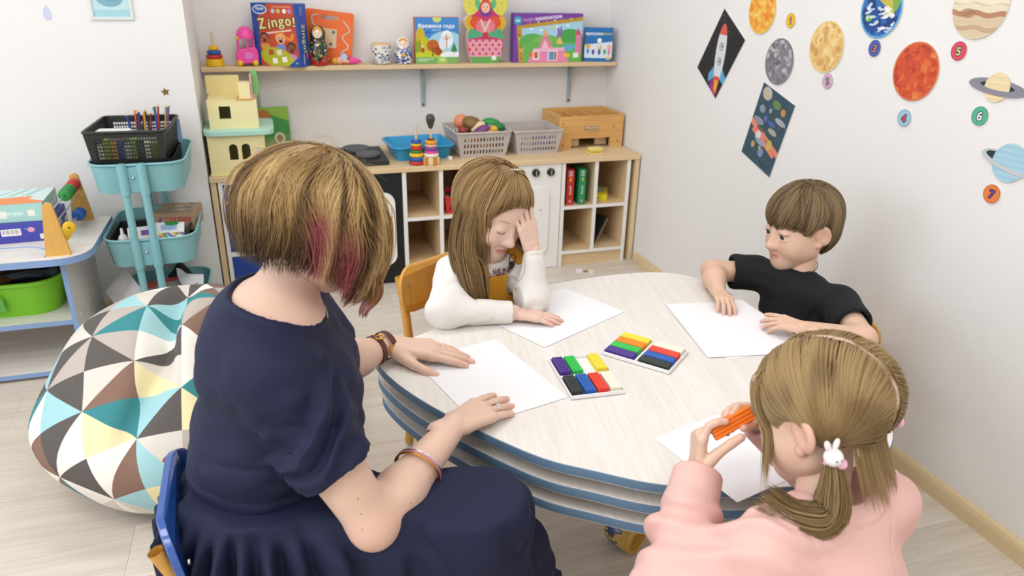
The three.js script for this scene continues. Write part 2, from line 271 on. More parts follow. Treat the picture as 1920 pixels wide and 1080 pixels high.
{ // red and blue game box, turned so that its right side shows
  const front = print(512, 620, (g, w, h) => {
    rect(g, '#1d4ba0', 0, 0, w, h); poly(g, '#c94a2c', [[70, 130], [180, 0], [w - 45, 0], [w - 20, h - 90], [w - 130, h], [60, h]]);
    blob(g, '#e9eef5', 95, 60, 78, 46); blob(g, '#2f63b6', 95, 60, 68, 36); txt(g, 'Think', 95, 52, 34, '#fff'); 
    rect(g, '#e2866a', 230, 22, 210, 16); for (const [x, c] of [[240, '#bcd'], [300, '#d9c26a'], [368, '#f4f4f4'], [425, '#c78ad0']]) blob(g, c, x, 72, 22);
    g.save(); g.translate(270, 190); g.rotate(-0.1); const L = ['Z', 'i', 'n', 'g', 'o', '!'], X = [-165, -85, -25, 55, 130, 195]; L.forEach((s, i) => txt(g, s, X[i], (i % 2) * 14 - 8 - (i === 3 ? 18 : 0), i ? 126 : 150, '#e8e79a', 'bold', (i % 2 ? 0.06 : -0.06), 'center', '#7a2d18')); g.restore();
    g.save(); g.translate(280, 275); g.rotate(-0.13); rect(g, '#f3d9cf', -150, -9, 300, 16); g.restore();
    faceDot(g, '#b0623f', 120, 345, 46, '#2a1a14'); faceDot(g, '#f0b183', 300, 345, 54, '#f08a1e'); g.strokeStyle = '#f08a1e'; g.lineWidth = 34; g.beginPath(); g.moveTo(350, 325); g.quadraticCurveTo(450, 380, 430, 290); g.stroke(); faceDot(g, '#8d4c30', 415, 440, 48, '#241812');
    poly(g, '#6d93d6', [[250, 400], [340, 400], [350, 470], [240, 470]]); poly(g, '#c688cf', [[390, 490], [460, 500], [490, 590], [400, 590]]); poly(g, '#dba13c', [[70, 395], [170, 395], [175, 450], [80, 450]]);
    blob(g, '#b9bf2b', 250, 540, 190, 105, 0.25); for (const [x, y, c] of [[180, 480, '#b5502c'], [270, 480, '#efe7d8'], [325, 550, '#fff'], [215, 565, '#fff']]) poly(g, c, [[x - 28, y - 24], [x + 26, y - 28], [x + 30, y + 24], [x - 24, y + 28]]);
    poly(g, '#1d4ba0', [[w - 150, h], [w, h - 120], [w, h]]); txt(g, '4+', w - 50, h - 36, 30, '#cfe0ff');
  });
  const side = print(200, 620, (g, w, h) => { rect(g, '#1c56b4', 0, 0, w, h); rect(g, '#4a7fcf', 35, 30, 70, 80); txt(g, 'Zingo!', 105, 340, 100, '#e3e7a6', 'bold', Math.PI / 2 - 0.05, 'center', '#12326e'); blob(g, '#e0704a', 150, 510, 24, 40); blob(g, '#a9bfe8', 70, 545, 18, 60); });
  carton('game_box', 'upright red and blue game box with yellow title lettering on the shelf', 'game box', [-1.582, SY, -0.372], -0.5, [0.212, 0.256, 0.078], mat('#1c4fa6', 0.45), { front, side });
}
{ // orange activity board leaning on the wall
  const t = thing('activity_board', 'orange activity board with a handle slot and zigzag groove behind the red nesting doll', 'toy', [-1.39, SY, -0.415], -0.22); t.rotation.order = 'YXZ'; t.rotation.x = -0.12; t.rotation.z = -0.1;
  const s = rrect(0.21, 0.225, 0.012, -0.105, 0); const h = new THREE.Path(); const hs = rrect(0.075, 0.018, 0.0089, -0.035, 0.188); s.holes.push(new THREE.Path(hs.getPoints(6)));
  mesh('board', extr(s, 0.008, 0.001), mat('#ee6a1a', 0.4), t);
  const gm = mat('#d9cdbd', 0.6);
  mesh('zigzag_groove', tube([[0.06, 0.19, 0.009], [0.09, 0.15, 0.009], [0.06, 0.12, 0.009], [0.088, 0.08, 0.009], [0.058, 0.05, 0.009], [0.078, 0.02, 0.009]], 0.0035, 40, 6), gm, t);
  mesh('curved_groove', tube([[-0.05, 0.205, 0.009], [-0.075, 0.195, 0.009], [-0.07, 0.165, 0.009], [-0.045, 0.15, 0.009]], 0.0035, 24, 6), gm, t);
  const p = mesh('wooden_plate', at(extr(rrect(0.07, 0.08, 0.006), 0.004, 0.0006), 0.0, 0.11, 0.009), M.birch, t);
  for (const [x, y] of [[0.022, 0.138], [0.012, 0.086], [-0.02, 0.13]]) mesh('dial', at(cyl(0.007, 0.007, 0.003, 14), x, y, 0.0135, Math.PI / 2), mat('#5a6b8c', 0.4), p);
}
function nesting(name, label, pos, H, prof, tex, ry) {
  const t = thing(name, label, 'doll', pos, ry);
  mesh('doll', at(lathe(prof.map(([r, y]) => [r * H, y * H]), 40), 0, 0, 0, 0, Math.PI), new THREE.MeshPhysicalMaterial({ map: tex, roughness: 0.25, clearcoat: 0.6 }), t); return t;
}
const PROF = [[0.0, 0], [0.225, 0], [0.24, 0.02], [0.255, 0.12], [0.262, 0.25], [0.25, 0.42], [0.215, 0.55], [0.19, 0.63], [0.193, 0.7], [0.197, 0.78], [0.18, 0.88], [0.13, 0.955], [0.06, 0.995], [0, 1]];
{
  const tex = canvas(512, 512, (g, w, h) => {
    rect(g, '#16140f', 0, 0, w, h); poly(g, '#b3201c', [[0, 512], [512, 512], [512, 340], [330, 330], [256, 400], [180, 330], [0, 340]]); rect(g, '#20160f', 0, 486, w, 26);
    const c = ['#2f7a3a', '#3d9a4b', '#c23a2e', '#e0b24a', '#e9d7c0', '#2f7a3a']; let s = 7; const q = () => (s = (s * 16807) % 2147483647) / 2147483647;
    for (let i = 0; i < 150; i++) blob(g, c[i % 6], q() * w, 190 + q() * 210, 5 + q() * 9, 4 + q() * 6, q() * 3);
    blob(g, '#d8c38a', 256, 128, 62, 74); blob(g, '#d99a20', 256, 108, 54, 60); blob(g, '#f3d9bf', 256, 146, 46, 52); blob(g, '#d99a20', 230, 104, 28, 18, -0.5); blob(g, '#d99a20', 282, 104, 28, 18, 0.5);
    for (const x of [238, 274]) blob(g, '#4b5f86', x, 142, 6, 5); blob(g, '#c0392b', 256, 172, 8, 4); blob(g, '#eeb59c', 228, 160, 9); blob(g, '#eeb59c', 284, 160, 9);
  });
  nesting('nesting_doll', 'tall nesting doll in black scarf and red skirt beside the orange board', [-1.428, SY, -0.366], 0.168, PROF, tex, -0.1);
  const gz = (g, w, h, face) => {
    rect(g, '#f2efe6', 0, 0, w, h); let s = 11; const q = () => (s = (s * 16807) % 2147483647) / 2147483647;
    for (let i = 0; i < 300; i++) { const x = q() * w, y = face ? 235 + q() * 260 : q() * 500; blob(g, ['#1d3f86', '#28529e', '#17316b'][i % 3], x, y, 6 + q() * 12, 5 + q() * 8, q() * 3); if (i % 5 === 0) blob(g, '#f7f7f5', x, y, 5); }
    if (face) { for (let k = 0; k < 26; k++) blob(g, '#24498f', 130 + 130 * Math.cos(k / 26 * 6.28) + 126, 150 + 120 * Math.sin(k / 26 * 6.28), 11); blob(g, '#d79a2f', 256, 130, 60, 60); blob(g, '#f6e0cb', 256, 160, 54, 62); blob(g, '#d79a2f', 226, 112, 32, 20, -0.5); blob(g, '#d79a2f', 286, 112, 32, 20, 0.5); for (const x of [236, 276]) blob(g, '#4b5f86', x, 155, 7, 5); blob(g, '#c0392b', 256, 192, 9, 4); blob(g, '#f0b49c', 222, 176, 10); blob(g, '#f0b49c', 290, 176, 10); blob(g, '#d9a23a', 256, 330, 26, 14); } else { blob(g, '#d9a23a', 256, 250, 34, 16); }
    rect(g, '#1c3566', 0, 478, w, 34);
  };
  const bt = canvas(512, 512, (g, w, h) => gz(g, w, h, true)), ct = canvas(512, 512, (g, w, h) => gz(g, w, h, false));
  nesting('nesting_doll', 'blue and white painted nesting doll beside the open blue cup', [-1.052, SY, -0.38], 0.118, PROF.map(([r, y]) => [r * 1.32, y]), bt, -0.15);
  const t = thing('nesting_doll_half', 'open lower half of a blue and white nesting doll', 'doll', [-1.152, SY, -0.38]);
  mesh('cup', at(lathe([[0, 0.004], [0.038, 0], [0.04, 0.012], [0.034, 0.016], [0.045, 0.04], [0.046, 0.082]], 36), 0, 0, 0, 0, Math.PI), new THREE.MeshPhysicalMaterial({ map: ct, roughness: 0.25, clearcoat: 0.6, side: THREE.DoubleSide }), t);
  mesh('rim', lathe([[0.046, 0.082], [0.044, 0.082], [0.043, 0.09], [0.041, 0.091], [0.04, 0.08], [0.036, 0.02], [0, 0.012]], 36), M.birch, t);
}
{ // small doll lying in front of the orange board
  const t = thing('fairy_doll', 'small doll in a pink skirt lying on the shelf before the orange board', 'doll', [-1.315, SY, -0.375]);
  const sk = mat('#e8b08e', 0.6);
  mesh('body', merge([at(new THREE.SphereGeometry(0.017, 16, 12), -0.025, 0.017, 0), tube([[-0.02, 0.016, 0], [0.0, 0.014, 0.004], [0.02, 0.012, 0.002]], 0.009, 10, 8)]), sk, t);
  mesh('skirt', at(lathe([[0.003, 0.055], [0.008, 0.045], [0.017, 0.012], [0.019, 0], [0, 0.001]], 18), 0.018, 0.019, 0, 0, 0, -Math.PI / 2 - 0.1), M.pink, t);
  mesh('hair', at(new THREE.SphereGeometry(0.015, 14, 10), -0.046, 0.016, 0), mat('#d9a545', 0.6), t);
  const s = new THREE.Shape(); for (let k = 0; k < 16; k++) { const a = k / 16 * 6.283, r = k % 2 ? 0.012 : 0.019; k ? s.lineTo(r * Math.cos(a), r * Math.sin(a)) : s.moveTo(r, 0); } s.closePath();
  mesh('collar', at(extr(s, 0.004, 0.0006), -0.005, 0.031, 0, -0.4), mat('#a9c3e6', 0.5), t);
}
{
  const front = print(512, 512, (g, w, h) => {
    rect(g, '#3f8dd6', 0, 0, w, h); blob(g, '#a6d9e9', 360, 300, 220, 150); blob(g, '#cfe07a', 256, 10, 52, 46); txt(g, 'Времена года', 250, 92, 62, '#ffffff'); txt(g, 'игра-лото', 250, 136, 20, '#dbeefa');
    blob(g, '#2a68bd', 150, 165, 34, 14); blob(g, '#86ab2a', 60, 380, 170, 150); blob(g, '#d8b51f', 60, 200, 52, 90); blob(g, '#c3c62b', 110, 300, 60, 90); for (const [x, a, b] of [[45, 250, 350], [330, 0, 0]]) rect(g, '#a5612a', x, a, 12, b - a);
    blob(g, '#c7d11e', 200, 440, 240, 80); blob(g, '#c4601f', 205, 310, 72, 68); blob(g, '#a2461b', 265, 370, 48, 50); rect(g, '#8a4a1c', 195, 330, 16, 100); blob(g, '#f4f7fb', 370, 240, 72, 100); blob(g, '#e9f1f8', 320, 290, 45, 70); rect(g, '#b37136', 362, 190, 10, 150);
    for (let k = -3; k < 4; k++) { g.strokeStyle = '#b98a5c'; g.lineWidth = 4; g.beginPath(); g.moveTo(367, 250); g.lineTo(367 + k * 20, 180 + Math.abs(k) * 12); g.stroke(); } blob(g, '#f5f7fa', 420, 420, 130, 46); poly(g, '#2f8a47', [[455, 270], [495, 380], [415, 380]]); rect(g, '#5d4025', 450, 380, 10, 20); blob(g, '#c33f2b', 85, 360, 20, 30); blob(g, '#f2d2b2', 85, 320, 14);
    rect(g, '#7db56b', 0, 438, w, 74); rect(g, '#a9d05a', 260, 440, 110, 70); rect(g, '#e9f4d6', 285, 462, 60, 18); rect(g, '#d5e9c9', 30, 455, 180, 8); rect(g, '#d5e9c9', 30, 475, 120, 8);
  });
  carton('game_box', 'square game box printed with trees of the four seasons on the shelf', 'game box', [-0.897, SY, -0.378], 0.0, [0.205, 0.203, 0.035], mat('#c4552c', 0.5), { front });
}
{ // fairy shaped puzzle box
  const fr = canvas(512, 768, (g, w, h) => {
    rect(g, '#cf2f6f', 0, 0, w, h); for (const sx of [-1, 1]) { blob(g, '#dfd95b', 256 + sx * 140, 120, 98, 160, sx * -0.35); blob(g, '#55bd86', 256 + sx * 75, 170, 34, 60, sx * 0.5); blob(g, '#7a8a3a', 256 + sx * 140, 80, 9); blob(g, '#a08a4a', 256 + sx * 175, 150, 8); blob(g, '#b59c3c', 256 + sx * 130, 220, 8); blob(g, '#dcb31e', 256 + sx * 175, 360, 64, 80); blob(g, '#e2542c', 256 + sx * 105, 345, 66, 62); blob(g, '#e8798f', 256 + sx * 60, 390, 46, 70); }
    rect(g, '#dd8f9c', 200, 330, 112, 130); poly(g, '#f0a3b2', [[60, 520], [452, 520], [425, 730], [90, 730]]); for (let r = 0; r < 5; r++) for (let k = 0; k < 6; k++) blob(g, ['#c2417a', '#b0508f', '#d24a5a', '#a8642f'][(r * 3 + k) % 4], 85 + k * 72 + (r % 2) * 34, 530 + r * 46, 15);
    poly(g, '#4fae7d', [[40, 520], [90, 400], [230, 455], [256, 490], [285, 455], [420, 400], [474, 520], [300, 490], [256, 505], [212, 490]]); blob(g, '#c93443', 256, 475, 34, 36); g.strokeStyle = '#f3cdb6'; g.lineWidth = 18; g.beginPath(); g.moveTo(205, 310); g.lineTo(250, 430); g.lineTo(305, 310); g.stroke();
    blob(g, '#6b3e9b', 256, 205, 72, 82); blob(g, '#d9572c', 256, 185, 62, 66); blob(g, '#f6c9b5', 256, 195, 44, 52); blob(g, '#40261d', 238, 188, 6); blob(g, '#40261d', 274, 188, 6); blob(g, '#c53a43', 256, 218, 11, 5); poly(g, '#62ad57', [[90, 700], [425, 700], [410, 768], [105, 768]]); rect(g, '#f4f2e8', 325, 690, 52, 46);
  });
  const s = new THREE.Shape(); s.moveTo(-0.062, 0); s.bezierCurveTo(-0.09, 0.05, -0.092, 0.11, -0.082, 0.15); s.bezierCurveTo(-0.11, 0.17, -0.1, 0.2, -0.08, 0.21); s.bezierCurveTo(-0.115, 0.24, -0.118, 0.31, -0.075, 0.325); s.bezierCurveTo(-0.045, 0.33, -0.03, 0.3, -0.014, 0.285); s.lineTo(0.014, 0.285);
  s.bezierCurveTo(0.03, 0.3, 0.045, 0.33, 0.075, 0.325); s.bezierCurveTo(0.118, 0.31, 0.115, 0.24, 0.08, 0.21); s.bezierCurveTo(0.1, 0.2, 0.11, 0.17, 0.082, 0.15); s.bezierCurveTo(0.092, 0.11, 0.09, 0.05, 0.062, 0); s.closePath();
  const t = thing('puzzle_box', 'fairy shaped puzzle box with butterfly wings and dotted skirt', 'puzzle box', [-0.668, SY, -0.395]);
  mesh('carton', extr(s, 0.036, 0.0008), mat('#e7d7d2', 0.5), t);
  const fg = new THREE.ShapeGeometry(s, 16); const p = fg.attributes.position, uv = fg.attributes.uv; for (let i = 0; i < p.count; i++) uv.setXY(i, (p.getX(i) + 0.112) / 0.224, p.getY(i) / 0.328);
  mesh('printed_front', at(fg, 0, 0, 0.0373), new THREE.MeshStandardMaterial({ map: fr, roughness: 0.45 }), t);
}
{
  const front = print(640, 420, (g, w, h) => {
    rect(g, '#7a3fa3', 0, 0, w, h); poly(g, '#c39a35', [[25, 105], [w, 25], [w, h], [50, h]]); for (let k = 0; k < 14; k++) blob(g, ['#7a5a22', '#e0762c', '#5f8a3a', '#f0dfb0'][k % 4], 110 + k * 38, 82 - k * 3.6, 9, 7); for (let k = 0; k < 8; k++) blob(g, ['#e0762c', '#7a5a22', '#f0dfb0'][k % 3], 46 + k * 4, 150 + k * 33, 8);
    poly(g, '#a9d9ef', [[72, 128], [w, 60], [w, h], [95, h]]); blob(g, '#5db457', 170, 240, 120, 70); blob(g, '#4aa84e', 520, 220, 130, 90); blob(g, '#79c25c', 300, 250, 130, 70); rect(g, '#69b955', 90, 250, w, 170); blob(g, '#67b3cf', 520, 290, 60, 30);
    poly(g, '#e58aa8', [[230, 300], [290, 130], [365, 300]]); poly(g, '#f0b36a', [[272, 190], [290, 100], [310, 190]]); poly(g, '#f7c6d8', [[255, 300], [290, 220], [330, 300]]); poly(g, '#ee8fbf', [[130, h], [185, 300], [470, 290], [520, h]]); poly(g, '#f4bcd6', [[185, 300], [470, 290], [475, 320], [180, 330]]); rect(g, '#fbe3ee', 180, 320, 60, 80); rect(g, '#c8743a', 192, 330, 36, 56); rect(g, '#fbe3ee', 320, 318, 90, 90); rect(g, '#4d9bd8', 332, 328, 45, 74); rect(g, '#c8743a', 380, 330, 22, 70);
    poly(g, '#f3c27a', [[395, 260], [425, 190], [460, 260]]); rect(g, '#9467bd', 405, 140, 40, 60); poly(g, '#8a55b5', [[402, 140], [412, 100], [422, 140]]); poly(g, '#8a55b5', [[428, 140], [438, 96], [448, 140]]); rect(g, '#e983b4', 580, 180, 50, 170); poly(g, '#d84c74', [[572, 180], [600, 120], [632, 180]]); for (const [x, y] of [[160, 130], [250, 140], [400, 110], [500, 100]]) blob(g, '#ffffff', x, y, 14, 8); blob(g, '#f0d23a', 350, 120, 12); blob(g, '#3aa0c2', 35, 60, 38, 38); txt(g, '54', 35, 60, 34, '#fff'); txt(g, 'PUZZLE', 145, 52, 34, '#cfa6e2', 'bold', -0.12); txt(g, 'OBSERVATION', 320, 36, 36, '#fff', 'bold', -0.1); rect(g, '#f5f5ee', 560, 340, 52, 44); blob(g, '#e9762c', 160, 350, 16, 24); blob(g, '#f0c43a', 500, 360, 30, 20);
  });
  carton('puzzle_box', 'wide purple puzzle box with a pink toy castle picture', 'puzzle box', [-0.355, SY, -0.385], 0.0, [0.35, 0.222, 0.05], mat('#7440a0', 0.5), { front });
  const f2 = print(360, 380, (g, w, h) => { rect(g, '#1e72b8', 0, 0, w, h); poly(g, '#dcecf7', [[0, 190], [w, 150], [w, 340], [0, 340]]); txt(g, 'прогулка', 120, 62, 50, '#fff'); txt(g, 'малыш', 285, 62, 34, '#e8d04a'); for (const [x, y, c, d] of [[45, 205, '#e0b04a', '#4d9bd8'], [115, 215, '#ece7f5', '#6a3fa0'], [195, 215, '#e0c04a', '#2f5fae'], [265, 210, '#f0f0f0', '#4fae5d'], [320, 215, '#f0a9b2', '#e58aa8'], [190, 140, '#f7f7f7', '#e5e5e5']]) { blob(g, d, x, y + 55, 18, 34); blob(g, c, x, y, 30, 28); } rect(g, '#1e72b8', 0, 340, w, 40); rect(g, '#f0c43a', 290, 325, 46, 34); });
  const s2 = print(120, 380, (g, w, h) => { rect(g, '#1d68aa', 0, 0, w, h); rect(g, '#cfe4f4', 50, 30, 18, 150); blob(g, '#9fc04a', 58, 260, 24, 34); });
  carton('game_box', 'small blue game box with white lettering at the wall corner', 'game box', [-0.088, SY, -0.375], -0.3, [0.138, 0.158, 0.045], mat('#1d68aa', 0.45), { front: f2, side: s2 });
}
// ---------------------------------------------------------------- on the worktop
{ // dollhouse
  const t = thing('dollhouse', 'cream yellow toy dollhouse with arched windows and mint balcony on the worktop', 'dollhouse', [-1.8, YT, -0.14]);
  const cm = mat('#f2e6ae', 0.5), cm2 = mat('#efe0a2', 0.5), mint = mat('#b4e0d0', 0.45);
  const wallF = (w, h, wins, y0, nm, z, m = cm) => { const s = new THREE.Shape(); s.moveTo(-w / 2, 0); s.lineTo(w / 2, 0); s.lineTo(w / 2, h); s.lineTo(-w / 2, h); s.closePath(); for (const [x, y, ww, hh, arch] of wins) { const p = new THREE.Path(); p.moveTo(x - ww / 2, y); p.lineTo(x + ww / 2, y); p.lineTo(x + ww / 2, y + hh); if (arch) p.absarc(x, y + hh, ww / 2, 0, Math.PI); else p.lineTo(x - ww / 2, y + hh); p.closePath(); s.holes.push(p); } return mesh(nm, at(extr(s, 0.006, 0.0006), 0, y0, z), m, t); };
  const W = 0.215; mesh('base', ext(-W / 2 - 0.004, W / 2 + 0.02, 0, 0.008, -0.11, 0.132, 0.002), cm2, t);
  const f1 = wallF(W, 0.155, [[-0.014, 0.055, 0.034, 0.048, 1], [0.034, 0.055, 0.034, 0.048, 1]], 0.008, 'front_wall', 0.12);
  mesh('side_wall', ext(-W / 2, -W / 2 + 0.006, 0.008, 0.163, -0.11, 0.12, 0), cm, t); mesh('side_wall', ext(W / 2 - 0.006, W / 2, 0.008, 0.163, -0.11, 0.12, 0), cm, t); mesh('back_wall', ext(-W / 2, W / 2, 0.008, 0.163, -0.116, -0.11, 0), cm, t);
  mesh('balcony', at(extr(rrect(W + 0.05, 0.27, 0.04), 0.016, 0.002), 0.014, 0.163, 0.006, Math.PI / 2), mint, t).position.y = 0.018;
  wallF(0.185, 0.105, [[-0.03, 0.04, 0.044, 0.05, 0]], 0.182, 'front_wall', 0.085);
  mesh('side_wall', ext(-0.0925, -0.0865, 0.182, 0.287, -0.1, 0.085, 0), cm, t); mesh('side_wall', ext(0.0865, 0.0925, 0.182, 0.287, -0.1, 0.085, 0), cm, t); mesh('back_wall', ext(-0.09, 0.09, 0.182, 0.287, -0.106, -0.1, 0), cm, t);
  mesh('roof_deck', ext(-0.095, 0.095, 0.287, 0.294, -0.106, 0.092, 0.002), cm2, t);
  const up = mesh('tower', ext(0.03, 0.075, 0.294, 0.36, 0.02, 0.085, 0.002), cm, t); mesh('tower_sill', ext(0.018, 0.08, 0.294, 0.3, 0.015, 0.094, 0.001), M.pine, up);
  const lf = new THREE.Shape(); lf.moveTo(0, 0); lf.lineTo(0, 0.09); lf.quadraticCurveTo(0.012, 0.105, 0.02, 0.085); lf.quadraticCurveTo(0.028, 0.04, 0.02, 0); lf.closePath();
  mesh('pink_panel', ext(0.076, 0.083, 0.294, 0.392, 0.03, 0.08, 0.002), mat('#eda6b2', 0.5), t); mesh('green_panel', at(extr(lf, 0.006, 0.001), 0.084, 0.31, 0.05), mat('#7cc06c', 0.5), t);
  mesh('sticker_panel', at(new THREE.PlaneGeometry(0.028, 0.036), 0.082, 0.088, 0.1275), print(64, 80, (g, w, h) => { rect(g, '#e9e6dc', 0, 0, w, h); blob(g, '#9db4d4', 24, 30, 14); blob(g, '#d9a3ad', 40, 52, 12); rect(g, '#8a93a8', 12, 64, 40, 6); }), f1);
  mesh('play_board', at(extr(rrect(0.13, 0.075, 0.006), 0.005, 0.0005), -0.035, 0.332, -0.09), print(256, 150, (g, w, h) => { rect(g, '#efdf9e', 0, 0, w, h); for (let i = 0; i < 12; i++) { rect(g, ['#3d3b36', '#d77f88', '#6d8d5d'][i % 3], 30 + (i % 6) * 34, 40 + Math.floor(i / 6) * 40, 14, 12); } }), t);
}
{
  const f = print(160, 220, (g, w, h) => { rect(g, '#3f9447', 0, 0, w, h); poly(g, '#8dba3e', [[0, 0], [w, 0], [w, 70], [60, 30]]); blob(g, '#b46e2a', 30, 40, 40, 30); blob(g, '#e5e0d2', 38, 80, 26, 12); blob(g, '#cfe3d0', 105, 150, 28); blob(g, '#a97b3d', 105, 150, 17); });
  carton('picture_book', 'green picture book leaning behind the dollhouse', 'book', [-1.65, YT, -0.4], 0.1, [0.14, 0.205, 0.012], mat('#3a8a44', 0.6), { front: f, rx: -0.12 });
}
{ // toy hob
  const t = thing('toy_hob', 'black toy hob with two grey round plates beside the dish tray', 'toy hob', [-1.33, YT, -0.2], 0.0);
  mesh('base_plate', cbox(0.29, 0.022, 0.3, 0.005), mat('#26292d', 0.55), t);
  for (const [x, z, r] of [[0.028, -0.07, 0.062], [0.065, 0.055, 0.055]]) mesh('hot_plate', at(lathe([[0, 0], [r - 0.006, 0], [r, 0.004], [r, 0.014], [r - 0.003, 0.017], [0, 0.017]], 40), x, 0.022, z), mat('#565a60', 0.6), t);
  mesh('hot_plate', at(lathe([[0, 0], [0.052, 0], [0.056, 0.004], [0.056, 0.014], [0.053, 0.017], [0, 0.017]], 40), -0.085, 0.022, -0.03), mat('#565a60', 0.6), t);
}
// open tray of given size with sloping walls, base at origin
function trayGeo(w, d, h, flare, th, r, cs = 6) {
  const mk = (s, rad, y) => { const pts = rrect(w + s, d + s, rad).getPoints(cs); if (pts[0].distanceTo(pts[pts.length - 1]) < 1e-6) pts.pop(); return pts.map((p) => [p.x, y, p.y]); };
  const rings = [mk(0, r, 0), mk(flare * 2, r + flare, h), mk(flare * 2 - th * 2, r + flare - th, h), mk(-th * 2, Math.max(r - th, 0.001), th)], pos = [], n = rings[0].length;
  const quad = (a, b, c, d2) => { pos.push(...a, ...c, ...b, ...b, ...c, ...d2); };
  for (let k = 0; k < 3; k++) for (let i = 0; i < n; i++) quad(rings[k][i], rings[k][(i + 1) % n], rings[k + 1][i], rings[k + 1][(i + 1) % n]);
  for (const [ring, up, y] of [[rings[0], false, 0], [rings[3], true, th]]) for (let i = 0; i < n; i++) { const a = ring[i], b = ring[(i + 1) % n]; up ? pos.push(0, y, 0, ...b, ...a) : pos.push(0, y, 0, ...a, ...b); }
  const g = new THREE.BufferGeometry(); g.setAttribute('position', new THREE.BufferAttribute(new Float32Array(pos), 3)); g.computeVertexNormals(); return metricUV(g);
}
function rimGeo(w, d, r, rad, y, cs = 6) { const pts = rrect(w, d, r).getPoints(cs); if (pts[0].distanceTo(pts[pts.length - 1]) < 1e-6) pts.pop(); return tube(pts.map((p) => [p.x, y, p.y]), rad, pts.length * 2, 8, true); }
{ // blue dish tray
  const t = thing('dish_tray', 'light blue plastic dish draining tray behind the stacking rings', 'tray', [-1.025, YT, -0.22], 0.08); const m = mat('#2f9fd0', 0.35);
  mesh('tray', trayGeo(0.235, 0.2, 0.062, 0.02, 0.003, 0.02), m, t); mesh('rim', rimGeo(0.285, 0.25, 0.035, 0.0055, 0.061), m, t);
  for (let k = 0; k < 6; k++) mesh('rib', tube([[-0.02 + k * 0.018, 0.006, -0.09], [-0.012 + k * 0.018, 0.045, -0.04], [0.0 + k * 0.018, 0.03, 0.02], [0.006 + k * 0.018, 0.006, 0.09]], 0.0028, 16, 6), m, t);
}
{
  const t = thing('stacking_rings', 'wooden peg with seven coloured rings before the blue tray', 'toy', [-1.066, YT, -0.045]);
  const C = [[M.red, 0.035, 0.017], [M.blue, 0.034, 0.017], [M.yellow, 0.032, 0.017], [M.green, 0.027, 0.013], [M.red, 0.026, 0.017], [M.yellow, 0.024, 0.012], [M.blue, 0.024, 0.016]]; let y = 0;
  for (const [m, r, h] of C) { const p = []; for (let k = 0; k <= 8; k++) { const a = -Math.PI / 2 + Math.PI * k / 8; p.push([r - 0.006 + 0.006 * Math.cos(a), h / 2 + h / 2 * Math.sin(a)]); } mesh('ring', at(lathe([[0, 0], ...p, [0, h]], 28), 0, y, 0), m, t); y += h; }
  mesh('peg', at(cyl(0.006, 0.006, 0.058, 12), 0, y, 0), M.birch, t);
}
{
  const t = thing('stacking_sandwich', 'wooden stacking toy of sandwich slices topped by a dark wooden ball', 'toy', [-1.004, YT, -0.03]);
  const st = canvas(256, 32, (g, w, h) => { for (let k = 0; k < 12; k++) rect(g, k % 2 ? '#e9d6a6' : '#d98a2a', k * w / 12, 0, w / 12 + 1, h); });
  mesh('striped_base', lathe([[0, 0], [0.036, 0], [0.038, 0.003], [0.038, 0.031], [0.036, 0.033], [0, 0.033]], 36), new THREE.MeshStandardMaterial({ map: st, roughness: 0.4 }), t);
  let y = 0.033; for (const [c, r, h] of [['#efe3d0', 0.033, 0.018], ['#ee4fa6', 0.029, 0.012], ['#7a4a9c', 0.029, 0.014], ['#e8b0a0', 0.026, 0.013], ['#f2a126', 0.026, 0.017], ['#4a3a2a', 0.017, 0.007]]) { const p = []; for (let k = 0; k <= 8; k++) { const a = -Math.PI / 2 + Math.PI * k / 8; p.push([r - 0.006 + 0.006 * Math.cos(a), h / 2 + h / 2 * Math.sin(a)]); } mesh('slice', at(lathe([[0, 0], ...p, [0, h]], 28), 0, y, 0), mat(c, 0.4), t); y += h; }
  mesh('peg', at(cyl(0.005, 0.005, 0.045, 12), 0, y, 0), M.birch, t);
  mesh('ball', at(lathe([[0, 0], [0.008, 0.004], [0.015, 0.022], [0.0195, 0.04], [0.019, 0.052], [0.013, 0.062], [0, 0.066]], 28), 0, y + 0.04, 0), mat('#4a4034', 0.35), t);
}
single('white_cube', 'tiny white cube lying before the grey food basket', 'cube', at(cbox(0.018, 0.018, 0.018, 0.003), -0.908, YT, -0.085, 0, 0.4), M.whiteGloss);
